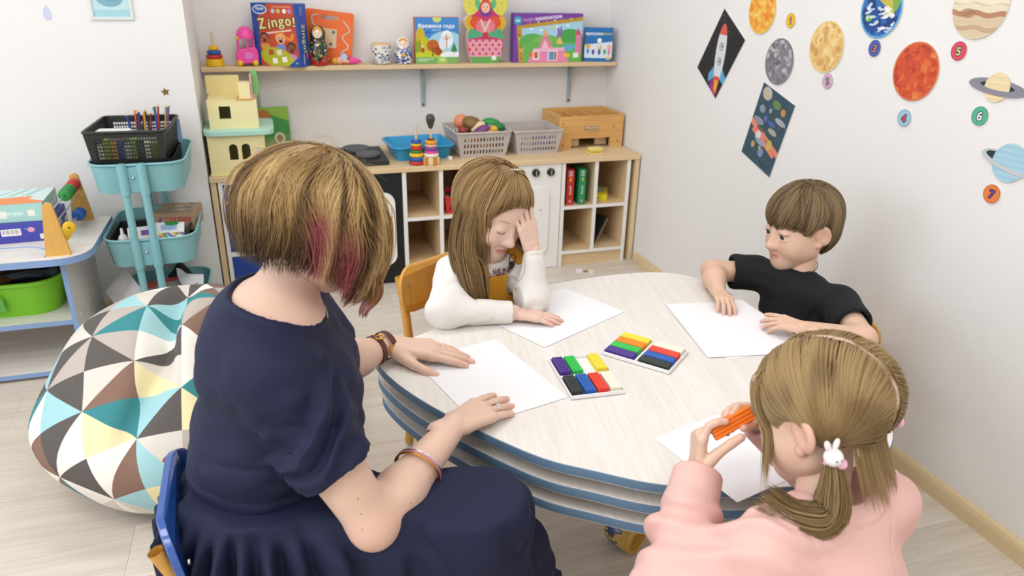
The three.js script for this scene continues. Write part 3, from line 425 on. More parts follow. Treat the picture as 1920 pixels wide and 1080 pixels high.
// plastic basket with rows of slots
function basketWalls(t, w, d, h, flare, cols, rows, m, slotW = 0.45, slotH = 0.62, pad = 0.02) {
  const panel = (len, n) => {
    const a = len / 2, b = len / 2 + flare, s = new THREE.Shape(); s.moveTo(-a, 0); s.lineTo(a, 0); s.lineTo(b, h); s.lineTo(-b, h); s.closePath();
    const usable = len - pad, hs = (h - 0.028) / rows;
    for (let r = 0; r < rows; r++) for (let c = 0; c < n; c++) { const cw = usable / n, x = -usable / 2 + (c + 0.5) * cw, y = 0.012 + (r + 0.5) * hs, p = new THREE.Path(), hw = cw * slotW / 2 + 0.0005, hh = hs * slotH / 2; p.moveTo(x - hw, y - hh); p.lineTo(x + hw, y - hh); p.lineTo(x + hw, y + hh); p.lineTo(x - hw, y + hh); p.closePath(); s.holes.push(p); }
    return extr(s, 0.0022, 0);
  };
  const tilt = Math.atan(flare / h);
  mesh('wall', at(panel(w, cols), 0, 0, d / 2 - 0.0022, tilt, 0), m, t); mesh('wall', at(panel(w, cols), 0, 0, -d / 2 + 0.0022, tilt, Math.PI), m, t);
  const n2 = Math.max(3, Math.round(cols * d / w)); mesh('wall', at(panel(d, n2), w / 2 - 0.0022, 0, 0, tilt, Math.PI / 2), m, t); mesh('wall', at(panel(d, n2), -w / 2 + 0.0022, 0, 0, tilt, -Math.PI / 2), m, t);
  mesh('base', cbox(w, 0.003, d, 0), m, t); mesh('rim', rimGeo(w + flare * 2 + 0.004, d + flare * 2 + 0.004, 0.018, 0.005, h), m, t);
}
const basketGrey = mat('#c4bdb8', 0.45);
const bA = thing('plastic_basket', 'grey slotted basket heaped with wooden toy food', 'basket', [-0.747, YT, -0.225], 0.03); basketWalls(bA, 0.215, 0.22, 0.115, 0.022, 13, 3, basketGrey);
const bB = thing('plastic_basket', 'grey slotted basket with purple and pink boxes inside', 'basket', [-0.48, YT, -0.22], 0.03); basketWalls(bB, 0.2, 0.2, 0.11, 0.02, 13, 3, basketGrey);
{ // toy food in the basket
  const food = (name, label, geo, m) => single(name, label, 'toy food', geo, m, 'wooden toy food in the grey basket');
  const el = (x, y, z, a, b, c, rx = 0, ry = 0, rz = 0) => { const g = new THREE.SphereGeometry(1, 24, 16); g.scale(a, b, c); return at(g, x, y, z, rx, ry, rz); };
  const X = -0.747, Y = YT, Z = -0.225;
  food('toy_orange', 'orange ball in the food basket behind the brown bun', el(X - 0.06, Y + 0.135, Z - 0.05, 0.036, 0.034, 0.036), mat('#f0946a', 0.5));
  food('toy_bun', 'brown bun half in the food basket', el(X - 0.02, Y + 0.135, Z + 0.0, 0.048, 0.03, 0.046, 0.2, 0, -0.3), mat('#8a6a3e', 0.55));
  food('toy_bread', 'cream bread slice between bun and eggplant', el(X + 0.0, Y + 0.122, Z + 0.03, 0.038, 0.022, 0.03, 0, 0, 0.5), mat('#ead3a6', 0.6));
  food('toy_eggplant', 'purple eggplant slice at the basket front', el(X + 0.01, Y + 0.108, Z + 0.06, 0.042, 0.026, 0.03, 0, 0, 0.4), mat('#7d4079', 0.4));
  food('toy_cabbage', 'green cabbage leaf shape in the food basket', el(X + 0.075, Y + 0.132, Z - 0.01, 0.045, 0.022, 0.036, 0, 0, -0.15), mat('#2f9a4c', 0.45));
  food('toy_pepper', 'dark green pepper at the basket right edge', el(X + 0.1, Y + 0.118, Z + 0.03, 0.03, 0.022, 0.026), mat('#1f7d45', 0.4));
  food('toy_lemon', 'yellow lemon in the food basket under the cabbage', el(X + 0.066, Y + 0.112, Z + 0.04, 0.03, 0.018, 0.022), mat('#ecc02b', 0.4));
  food('toy_cheese', 'yellow cheese slice in front of the eggplant', el(X + 0.046, Y + 0.1, Z + 0.074, 0.024, 0.016, 0.02), mat('#e9b520', 0.45));
  food('toy_sausage', 'brown sausage in the food basket front corner', el(X + 0.072, Y + 0.1, Z + 0.08, 0.024, 0.014, 0.015), mat('#c98050', 0.5));
  food('toy_tomato', 'dark red tomato behind the basket rim', el(X - 0.07, Y + 0.105, Z + 0.02, 0.02, 0.02, 0.02), mat('#a33a2e', 0.4));
  food('toy_grape', 'small lilac ball on the cabbage', el(X + 0.045, Y + 0.127, Z + 0.055, 0.01, 0.01, 0.01), mat('#8f83d6', 0.4));
  const cn = ['tan', 'amber', 'brown', 'red', 'olive', 'straw', 'dark blue', 'mauve'], cs = ['#c87a3a', '#e3a53c', '#7a5a3a', '#c8503a', '#5a7a3a', '#e7c86a', '#3a4258', '#b06a8a'];
  for (let r = 0; r < 3; r++) for (let k = 0; k < 8; k++) food('toy_block', `${cn[(k * 3 + r) % 8]} food piece behind the ${['lowest', 'middle', 'upper'][r]} slots of the food basket`, el(X - 0.085 + k * 0.024, Y + 0.016 + r * 0.028, Z + 0.066 - (r % 2) * 0.004 + r * 0.004, 0.0125, 0.0145, 0.013), mat(cs[(k * 3 + r) % 8], 0.5));
  food('toy_pile', 'mixed toy food filling the middle of the basket', el(X, Y + 0.055, Z - 0.02, 0.088, 0.05, 0.062), mat('#8a6a48', 0.7));
}
{
  const X = -0.484, Z = -0.22, fp = (a, b) => print(128, 96, (g, w, h) => { rect(g, a, 0, 0, w, h); for (let i = 0; i < 14; i++) blob(g, [b, '#efe6f4', '#3b2d4c', '#d9588f'][i % 4], (i * 37) % w, (i * 53) % h, 8, 6); });
  carton('toy_box', 'white and violet carton inside the empty looking grey basket', 'box', [X - 0.05, YT + 0.004, Z + 0.055], 0.05, [0.08, 0.075, 0.045], mat('#e9e2ef', 0.5), { front: fp('#e8e2ee', '#8d6fc8') });
  carton('toy_box', 'violet carton inside the empty looking grey basket', 'box', [X + 0.04, YT + 0.004, Z + 0.055], 0.05, [0.09, 0.085, 0.04], mat('#8f78d8', 0.5), { front: fp('#8f6fd0', '#d487c0') });
  carton('toy_box', 'pink patterned flat carton at the back of the grey basket', 'box', [X, YT + 0.004, Z - 0.02], 0.05, [0.16, 0.045, 0.07], mat('#d99bb8', 0.5), { front: fp('#d9a0bc', '#6d3f7a') });
}
{ // wooden tool box
  const t = thing('wooden_box', 'honey coloured open wooden box with silver handle in the corner', 'box', [-0.182, YT, -0.3], 0.03), pm = M.pine;
  const W = 0.34, D = 0.23, H = 0.155, s = new THREE.Shape();
  s.moveTo(-W / 2, 0); s.lineTo(-W / 2 + 0.065, 0); s.lineTo(-W / 2 + 0.065, 0.05); s.lineTo(W / 2 - 0.065, 0.05); s.lineTo(W / 2 - 0.065, 0); s.lineTo(W / 2, 0); s.lineTo(W / 2, H); s.lineTo(-W / 2, H); s.closePath();
  const f = mesh('front_board', metricUV(at(extr(s, 0.014, 0.001), 0, 0, D / 2 - 0.014)), pm, t); mesh('back_board', ext(-W / 2, W / 2, 0, H + 0.008, -D / 2, -D / 2 + 0.014), pm, t);
  mesh('side_board', ext(-W / 2, -W / 2 + 0.014, 0, H + 0.006, -D / 2 + 0.014, D / 2 - 0.014), pm, t); mesh('side_board', ext(W / 2 - 0.014, W / 2, 0, H + 0.006, -D / 2 + 0.014, D / 2 - 0.014), pm, t);
  mesh('base_board', ext(-W / 2 + 0.014, W / 2 - 0.014, 0.07, 0.078, -D / 2 + 0.014, D / 2 - 0.014), M.birch, t);
  for (const x of [-0.06, 0.03]) mesh('divider', ext(x - 0.004, x + 0.004, 0.078, H - 0.008, -D / 2 + 0.014, D / 2 - 0.014), pm, t);
  mesh('handle', tube([[-0.035, 0.1, D / 2], [-0.03, 0.102, D / 2 + 0.014], [0.0, 0.1, D / 2 + 0.018], [0.026, 0.102, D / 2 + 0.014], [0.031, 0.103, D / 2]], 0.0042, 24, 8), M.steel, f);
  for (const [x, y] of [[-0.15, 0.125], [-0.15, 0.02], [0.12, 0.1], [0.145, 0.03]]) mesh('screw_hole', at(cyl(0.0035, 0.0035, 0.001, 10), x, y, D / 2 + 0.0005, Math.PI / 2), M.darkmetal, f);
  for (const [x, sgn] of [[-0.078, 1], [0.078, -1]]) { const b = new THREE.Shape(); b.moveTo(-0.03, 0); b.lineTo(0.03, 0); b.lineTo(0.03, 0.022); b.absarc(0.012, 0.024, 0.018, 0, Math.PI / 2); b.lineTo(-0.03, 0.042); b.closePath(); mesh('wooden_slat', at(sgn > 0 ? extr(b, 0.012, 0.001) : at(extr(b, 0.012, 0.001), 0, 0, 0, 0, Math.PI), x, 0.006, D / 2 - 0.05), M.birch, t); }
}
{
  const t = thing('toy_sandwich', 'small yellow toy sandwich before the wooden box', 'toy food', [-0.208, YT, -0.06], 0.1);
  mesh('bread', cbox(0.066, 0.01, 0.05, 0.003), M.cream, t); mesh('cheese', at(cbox(0.07, 0.006, 0.054, 0.002), 0, 0.01, 0), M.yellow, t); mesh('bread', at(cbox(0.064, 0.016, 0.046, 0.004), 0, 0.016, 0), mat('#ecdf8c', 0.5), t);
}
// ---------------------------------------------------------------- in the cubbies
{
  const t = thing('small_basket', 'red slotted basket with toy animals in the cubby', 'basket', [-0.882, 0.3045, -0.1]); basketWalls(t, 0.115, 0.15, 0.075, 0.008, 8, 2, mat('#d0342f', 0.4));
  for (const [i, x, z, c] of [[0, -0.03, 0.03, '#efece4'], [1, 0.015, 0.035, '#e9e6da'], [2, -0.01, 0.0, '#c7bba3'], [3, 0.03, 0.0, '#d7b23c'], [4, -0.035, -0.03, '#3a3531'], [5, 0.02, -0.035, '#8a7a58']]) {
    const o = single('toy_animal', ['white toy animal leaning out of the red basket front', 'off white toy animal beside it in the red basket', 'beige toy animal in the middle of the red basket', 'yellow toy animal in the red basket', 'black toy animal at the back of the red basket', 'brown toy animal at the back of the red basket'][i], 'toy', merge([at(new THREE.SphereGeometry(0.016, 14, 10), 0, 0.078, 0), tube([[0, 0.075, 0], [0.014, 0.092, 0.004], [0.02, 0.105, 0.008]], 0.007, 10, 8), at(new THREE.SphereGeometry(0.01, 12, 8), 0.022, 0.108, 0.01), tube([[-0.012, 0.075, 0.006], [-0.02, 0.095, 0.012]], 0.004, 6, 6), tube([[-0.012, 0.075, -0.006], [-0.024, 0.088, -0.01]], 0.004, 6, 6), at(new THREE.SphereGeometry(0.02, 12, 8), 0, 0.052, 0)]), mat(c, 0.55), 'toy animals in the red basket');
    o.position.set(-0.882 + x, 0.278, -0.1 + z); o.rotation.set(0, i * 1.3, (i % 2 ? 0.4 : -0.3), 'YXZ');
  }
}
{
  const sp = (a, title) => print(96, 360, (g, w, h) => { rect(g, a, 0, 0, w, h); rect(g, '#e6e2da', 26, 14, 44, 50); for (let k = 0; k < 5; k++) rect(g, '#555', 30 + k * 8, 20, 4, 38); blob(g, '#e6d23a', 48, 100, 10, 20); txt(g, title, 50, 210, 34, '#f0ead8', 'bold', Math.PI / 2); blob(g, '#e0a0a0', 48, 325, 16); });
  const lf = print(220, 360, (g, w, h) => { rect(g, '#b42b26', 0, 0, w, h); rect(g, '#d9a04a', 60, 140, 60, 60); rect(g, '#7f93b5', 10, 210, 70, 60); rect(g, '#e2b45a', 70, 290, 60, 40); rect(g, '#b9bf5a', 100, 110, 50, 30); });
  carton('lotto_box', 'red spined game box standing in the upper corner cubby', 'game box', [-0.335, 0.3045, -0.085], -0.1, [0.036, 0.17, 0.13], mat('#b92c27', 0.5), { front: sp('#c22f29', 'ЛОТО'), left: lf });
  carton('lotto_box', 'green spined game box standing beside the red one in the cubby', 'game box', [-0.279, 0.3045, -0.08], -0.06, [0.034, 0.172, 0.13], mat('#1f8a57', 0.5), { front: sp('#218f5a', 'ЛОТО') });
  const yb = print(256, 60, (g, w, h) => { rect(g, '#ecdd2f', 0, 0, w, h); rect(g, '#3b3f9a', 0, 0, 40, h); txt(g, 'игра', 140, 30, 26, '#b8932a'); }), yt = print(256, 256, (g, w, h) => { rect(g, '#efe23a', 0, 0, w, h); poly(g, '#b9c3d2', [[30, 60], [210, 30], [220, 150], [40, 190]]); });
  carton('lotto_box', 'flat yellow game box lying in the upper right cubby', 'game box', [-0.155, 0.3045, -0.12], -0.45, [0.1, 0.032, 0.14], mat('#e8d92c', 0.5), { front: yb, top: yt });
  const t = thing('tablet_book', 'dark hardcover book leaning in the lower corner cubby', 'book', [-0.202, 0.0785, -0.11], 0.3); t.rotation.order = 'YXZ'; t.rotation.z = -0.55;
  mesh('cover', cbox(0.012, 0.15, 0.11, 0.001), mat('#1d2330', 0.4), t); mesh('pages', at(cbox(0.006, 0.146, 0.108, 0), 0.009, 0.001, 0), mat('#c9a774', 0.7), t);
}
// ---------------------------------------------------------------- left side: toy shelf, trolley, wall things
const wash = (rep, rot = 0, o = {}, str = 0.8) => { const t = dataTex(512, 512, (u, v) => { const n = vn(u * 7, v * 120, 7, 120) * 0.5 + vn(u * 20, v * 256, 20, 256) * 0.45 + vn(u * 4, v * 14, 4, 14) * 0.4 - 0.35; return mix3([236, 232, 227], [208, 198, 184], clamp(n, 0, 1) * str); }, true, rep); t.rotation = rot; return new THREE.MeshStandardMaterial({ map: t, roughness: 0.42, ...o }); };
const washM = wash([0.9, 1.1]), washT = wash([0.9, 1.1], 1.1), edgeBlue = mat('#7397c2', 0.45), edgeBlue2 = mat('#86a3cf', 0.45);
{
  const t = thing('toy_shelf', 'low whitewashed toy shelf with blue edges by the left wall', 'shelf');
  const X0 = -3.1, X1 = -2.345, Zb = 0.17, Zf = 0.55;
  const s = new THREE.Shape(); s.moveTo(-3.12, -0.16); s.lineTo(-2.262, -0.16); s.lineTo(-2.262, -0.5); s.quadraticCurveTo(-2.262, -0.61, -2.38, -0.61); s.lineTo(-3.12, -0.61); s.closePath();
  mesh('top_board', metricUV(at(extr(s, 0.022, 0, 16), 0, 0.428, 0, -Math.PI / 2)), washM, t);
  const ed = [[-3.12, -0.61], [-2.38, -0.61]].map(([x, z]) => V(x, 0.439, -z)); const curve = new THREE.CurvePath(); const pts = s.getPoints(16).filter((p) => p.y < -0.2).map((p) => V(p.x, 0.439, -p.y));
  const strip = new THREE.Shape(); // edge band swept along the front
  { const pos = [], idx = []; pts.forEach((p) => { const n = V(p.x + 2.6, 0, p.z - 0.3).normalize(); }); }
  const ring = s.getPoints(16), pos = []; for (let i = 0; i < ring.length - 1; i++) { const a = ring[i], b = ring[i + 1]; if (a.distanceTo(b) < 1e-6 || (a.y > -0.2 && b.y > -0.2)) continue; const d = b.clone().sub(a).normalize(), nx = d.y, ny = -d.x, o = 0.0015, A = [a.x - nx * o, -(a.y - ny * o)], B = [b.x - nx * o, -(b.y - ny * o)]; pos.push(A[0], 0.4275, A[1], A[0], 0.4505, A[1], B[0], 0.4505, B[1], A[0], 0.4275, A[1], B[0], 0.4505, B[1], B[0], 0.4275, B[1]); }
  const eg = new THREE.BufferGeometry(); eg.setAttribute('position', new THREE.BufferAttribute(new Float32Array(pos), 3)); eg.computeVertexNormals(); metricUV(eg); mesh('edge_band', eg, mat('#86a3cf', 0.45, { side: THREE.DoubleSide }), t);
  for (const x of [X0, X1 - 0.016]) { mesh('side_panel', ext(x, x + 0.016, 0, 0.428, Zb, Zf - 0.002, 0), washM, t); mesh('edge_band', ext(x, x + 0.016, 0, 0.428, Zf - 0.002, Zf, 0), edgeBlue2, t); }
  for (const [y, nm] of [[0.195, 'shelf_board'], [0.012, 'bottom_board']]) { mesh(nm, ext(X0 + 0.016, X1 - 0.016, y, y + 0.016, Zb, Zf - 0.002, 0), washM, t); mesh('edge_band', ext(X0 + 0.016, X1 - 0.016, y, y + 0.016, Zf - 0.002, Zf, 0), edgeBlue2, t); }
  mesh('back_panel', ext(X0, X1, 0, 0.428, Zb - 0.006, Zb, 0), washM, t);
  mesh('screw_cap', at(cyl(0.004, 0.004, 0.002, 12), X1, 0.21, 0.5, 0, 0, -Math.PI / 2), M.white, t);
  // blue rounded inlay line on the top
  mesh('inlay_line', tube([[-2.95, 0.4502, 0.46], [-2.55, 0.4502, 0.46], [-2.44, 0.4502, 0.475], [-2.395, 0.4502, 0.52], [-2.388, 0.4502, 0.58]], 0.0028, 50, 6), edgeBlue2, t);
}
{ // green tub with dolls
  const t = thing('storage_tub', 'lime green plastic tub on the toy shelf', 'tub', [-2.62, 0.2115, 0.345]); const m = mat('#7cc828', 0.4);
  mesh('tub', trayGeo(0.4, 0.26, 0.12, 0.025, 0.004, 0.07, 10), m, t); mesh('rim', rimGeo(0.455, 0.315, 0.095, 0.008, 0.12, 10), m, t); mesh('label_tape', at(ext(-0.09, 0.06, 0.03, 0.085, 0, 0.0008, 0), 0, 0, 0.146, 0.2), mat('#63b04a', 0.3), t);
  const dollC = ['#7a4a22', '#8a5a2c', '#2b2420', '#5a2f1c', '#3a4a52', '#94602e'];
  for (let k = 0; k < 10; k++) { const o = single('toy_doll', ['brown doll lying along the green tub front', 'tan doll across the green tub', 'black doll in the green tub', 'dark brown doll in the green tub', 'slate doll in the green tub', 'ginger doll at the green tub right end', 'brown doll at the back of the green tub', 'tan doll at the back of the green tub', 'black doll at the back of the green tub', 'reddish doll at the back of the green tub'][k], 'doll', merge([tube([[-0.07, 0, 0], [0, 0.008, 0.005], [0.07, 0, -0.005]], 0.015, 14, 8), at(new THREE.SphereGeometry(0.02, 12, 10), 0.085, 0.004, 0), tube([[-0.03, 0.005, 0.014], [0.02, 0.014, 0.03], [0.05, 0.006, 0.028]], 0.008, 8, 6)]), mat(dollC[k % 6], 0.7), 'dolls in the green tub'); o.position.set(-2.72 + (k % 5) * 0.052, 0.318 + (k % 3) * 0.007, 0.40 - Math.floor(k / 5) * 0.09); o.rotation.y = 0.15 + (k % 4) * 0.35; }
  single('toy_heap', 'dark toys filling the green tub below the dolls', 'toy', at((() => { const g = new THREE.SphereGeometry(1, 24, 14); g.scale(0.18, 0.03, 0.115); return g; })(), -2.62, 0.285, 0.345), mat('#2a2320', 0.8)).userData.kind = 'stuff';
}
{ // boxes and abacus on the toy shelf
  const YS = 0.4503;
  const f1 = print(320, 120, (g, w, h) => { rect(g, '#4446a8', 0, 0, w, h); rect(g, '#9ccf4a', 4, 2, 80, 16); rect(g, '#eceae6', 90, 30, 84, 44); for (let k = 0; k < 12; k++) rect(g, '#888', 98 + k * 6, 36, k % 3 ? 2 : 4, 26); blob(g, '#e0a4b8', 218, 42, 16); rect(g, '#e6e6e0', 250, 74, 66, 34); blob(g, '#3fa0b8', 195, 35, 6); });
  const f2 = print(320, 120, (g, w, h) => { rect(g, '#a9d6cf', 0, 0, w, h); blob(g, '#e0855a', 36, 50, 18); rect(g, '#f0ece6', 95, 44, 50, 46); blob(g, '#7a2f2a', 84, 74, 18, 16); txt(g, 'игры', 180, 60, 34, '#e6f4f2'); rect(g, '#f0efe0', 244, 42, 34, 42); });
  const t2 = print(320, 320, (g, w, h) => { rect(g, '#cfe6e4', 0, 0, w, h); poly(g, '#ec8a45', [[0, 190], [250, 170], [240, 230], [320, 280], [320, 320], [0, 320]]); for (let k = 0; k < 8; k++) { g.strokeStyle = ['#5fb0b8', '#e9eef0', '#8fc3a8'][k % 3]; g.lineWidth = 10; g.beginPath(); g.moveTo(60 + k * 26, 160); g.lineTo(140 + k * 22, 10); g.stroke(); } });
  carton('board_game_box', 'purple cardboard box lying on the toy shelf under the mint box', 'game box', [-2.505, YS, 0.3], 0.06, [0.22, 0.066, 0.22], mat('#41439f', 0.5), { front: f1, side: f1 });
  carton('board_game_box', 'mint cardboard box with orange lid print on top of the purple box', 'game box', [-2.515, YS + 0.0665, 0.295], 0.02, [0.2, 0.062, 0.2], mat('#9ed0c8', 0.5), { front: f2, side: f2, top: t2 });
  carton('board_game_box', 'pale blue carton behind the purple box at the photo edge', 'game box', [-2.69, YS, 0.3], 0, [0.13, 0.045, 0.2], mat('#8fc0d6', 0.5), { });
  const t = thing('abacus', 'wooden abacus with two triangular stands and coloured rings', 'abacus', [-2.35, YS, 0.38]);
  const s = new THREE.Shape(); s.moveTo(-0.036, 0); s.lineTo(0.036, 0); s.lineTo(0.012, 0.165); s.quadraticCurveTo(0, 0.182, -0.014, 0.165); s.closePath();
  for (const z of [0.19, -0.19]) mesh('stand', metricUV(at(extr(s, 0.012, 0.001), 0, 0, z - 0.006)), M.abacus, t);
  for (const [x, y] of [[0, 0.14], [0.0, 0.095], [0.008, 0.045]]) mesh('rod', at(cyl(0.0025, 0.0025, 0.38, 8), x, y, -0.19, Math.PI / 2), M.steel, t);
  const bead = (y, z, m, x = 0) => mesh('bead', at(lathe([[0.004, -0.007], [0.018, -0.006], [0.021, 0], [0.018, 0.006], [0.004, 0.007]], 22), x, y, z, Math.PI / 2), m, t);
  for (let k = 0; k < 5; k++) bead(0.14, -0.17 + k * 0.0145, M.red); for (let k = 0; k < 6; k++) bead(0.14, -0.093 + k * 0.0145, M.green);
  for (let k = 0; k < 3; k++) bead(0.045, -0.13 + k * 0.0145, M.blue, 0.008); bead(0.045, 0.04, M.yellow, 0.008); for (let k = 0; k < 2; k++) bead(0.045, 0.11 + k * 0.0145, M.yellow, 0.008);
}
// ---------------------------------------------------------------- trolley: x -2.255..-1.955, z 0.03..0.43
const TX = -2.105, TZ = 0.23, TW = 0.27, TD = 0.375;
{
  const t = thing('utility_trolley', 'pale turquoise metal trolley with three trays', 'trolley');
  for (const y of [0.7, 0.435, 0.17]) { const g = mesh('tray', at(trayGeo(TW, TD, 0.1, 0.014, 0.0025, 0.05, 8), TX, y - 0.1, TZ), M.aqua, t); mesh('rim', at(rimGeo(TW + 0.03, TD + 0.03, 0.066, 0.0045, y, 8), TX, 0, TZ), M.aqua, g); }
  for (const sz of [1, -1]) for (const sx of [-1, 1]) {
    const z = TZ + sz * (TD / 2 + 0.021), x = TX - 0.012 + sx * 0.03;
    mesh('post', at(cyl(0.0125, 0.0125, 0.62, 16), x, 0.085, z), M.aqua, t);
    for (const y of [0.6, 0.335, 0.07]) mesh('sleeve', at(cyl(0.0155, 0.0155, 0.1, 16), x, y, z), M.aqua, t);
  }
  for (const sz of [1, -1]) for (const y of [0.65, 0.385, 0.12]) { const z = TZ + sz * (TD / 2 + 0.014); mesh('plate', ext(TX - 0.046, TX + 0.02, y - 0.045, y + 0.042, z - 0.004, z + 0.004, 0.002), M.aqua, t); mesh('bolt', at(new THREE.SphereGeometry(0.0065, 12, 8), TX - 0.012, y + 0.006, z + sz * 0.005), M.steel, t); }
  for (const sx of [-1, 1]) for (const sz of [-1, 1]) { const w = mesh('caster', at(cyl(0.025, 0.025, 0.016, 18), TX + sx * 0.1 - 0.008, 0.025, TZ + sz * 0.15, 0, 0, -Math.PI / 2), M.black, t); mesh('fork', at(cyl(0.007, 0.007, 0.022, 8), TX + sx * 0.1, 0.048, TZ + sz * 0.15), M.steel, w); }
}
{ // black tray, mesh basket and pencils on the top tray
  const bt = thing('black_tray', 'shallow black plastic tray under the mesh basket', 'tray', [TX - 0.012, 0.604, TZ + 0.01]); const bk = mat('#17181a', 0.4);
  mesh('tray', trayGeo(0.24, 0.33, 0.105, 0.009, 0.003, 0.04, 8), bk, bt);
  const t = thing('mesh_basket', 'black perforated basket full of markers on the trolley top', 'basket', [TX - 0.013, 0.7, TZ + 0.03], -0.05); mesh('support', at(cbox(0.2, 0.0016, 0.2, 0), 0, -0.0016, 0), bk, t); bt.userData.label = 'shallow black plastic tray under the mesh basket on the trolley';
  basketWalls(t, 0.225, 0.28, 0.105, 0.011, 23, 6, mat('#232321', 0.45), 0.62, 0.62, 0.03);
  const cs = ['#e8e6e0', '#a2c93a', '#e9b62f', '#26489f', '#d9d6ce', '#8fc04a', '#3a3d44', '#e7e4dc', '#7a9a2a', '#c8a12f'];
  const nm = ['white', 'lime', 'yellow', 'blue', 'ivory', 'light green', 'grey', 'milk white', 'olive', 'mustard'];
  for (let k = 0; k < 10; k++) carton('card_pack', `${nm[k]} craft pack standing inside the black mesh basket`, 'craft pack', [TX - 0.103 + k * 0.0205, 0.7045, TZ + 0.145], -0.05, [0.019, 0.055 + (k * 7 % 4) * 0.006, 0.025], mat(cs[k], 0.6), { group: 'craft packs in the mesh basket' });
  single('pencil_case', 'clear plastic pencil case lying in the mesh basket', 'pencil case', at(cbox(0.11, 0.02, 0.05, 0.009), TX - 0.06, 0.785, TZ + 0.12, 0, -0.1), mat('#d9dcda', 0.25));
  single('craft_heap', 'jumble of craft supplies filling the mesh basket', 'craft supplies', at((() => { const g = new THREE.SphereGeometry(1, 20, 12); g.scale(0.1, 0.035, 0.11); return g; })(), TX - 0.013, 0.74, TZ + 0.015), mat('#6b6f66', 0.8)).userData.kind = 'stuff';
  const pc = ['#2a45a8', '#7a3a2a', '#3a3f8a', '#a8452f', '#2f6f5a', '#d9a53a', '#3a5a2f', '#8a2f5a', '#30343c', '#c87a3a', '#4a62b8', '#b02f2f', '#5f8f3a', '#caa24a', '#7a4a9a', '#2f8fa8'];
  const pn = ['blue', 'red brown', 'indigo', 'rust', 'teal green', 'amber', 'dark green', 'plum', 'black', 'orange', 'mid blue', 'red', 'leaf green', 'straw', 'violet', 'cyan'];
  for (let k = 0; k < 16; k++) {
    const hgt = k > 8 ? 0.132 + (k % 3) * 0.004 : 0.105 + (k % 3) * 0.008, o = thing('pencil', `${pn[k]} pencil standing among the pencils in the mesh basket`, 'pencil', [TX - 0.03 + k * 0.0075, 0.71, TZ - 0.085 + (k % 3) * 0.012], 0, 'pencils in the mesh basket'); o.rotation.z = -0.06 - 0.03 * (k % 5) + (k % 4 === 0 ? 0.25 : 0); o.rotation.x = -0.1 + 0.05 * (k % 4);
    mesh('shaft', cyl(0.0036, 0.0036, hgt, 6), mat(pc[k], 0.4), o); mesh('tip', at(new THREE.ConeGeometry(0.0036, 0.011, 8), 0, hgt + 0.0055, 0), M.birch, o);
  }
  single('eraser_stick', 'orange stick poking out of the mesh basket', 'stick', at(cbox(0.012, 0.12, 0.004, 0.001), TX - 0.018, 0.71, TZ - 0.09, -0.1), mat('#ea6a2c', 0.5));
  single('tape_card', 'light blue card strip at the right end of the mesh basket', 'card', at(cbox(0.014, 0.09, 0.003, 0.0008), TX + 0.118, 0.706, TZ - 0.1), mat('#8fb4dc', 0.5));
}
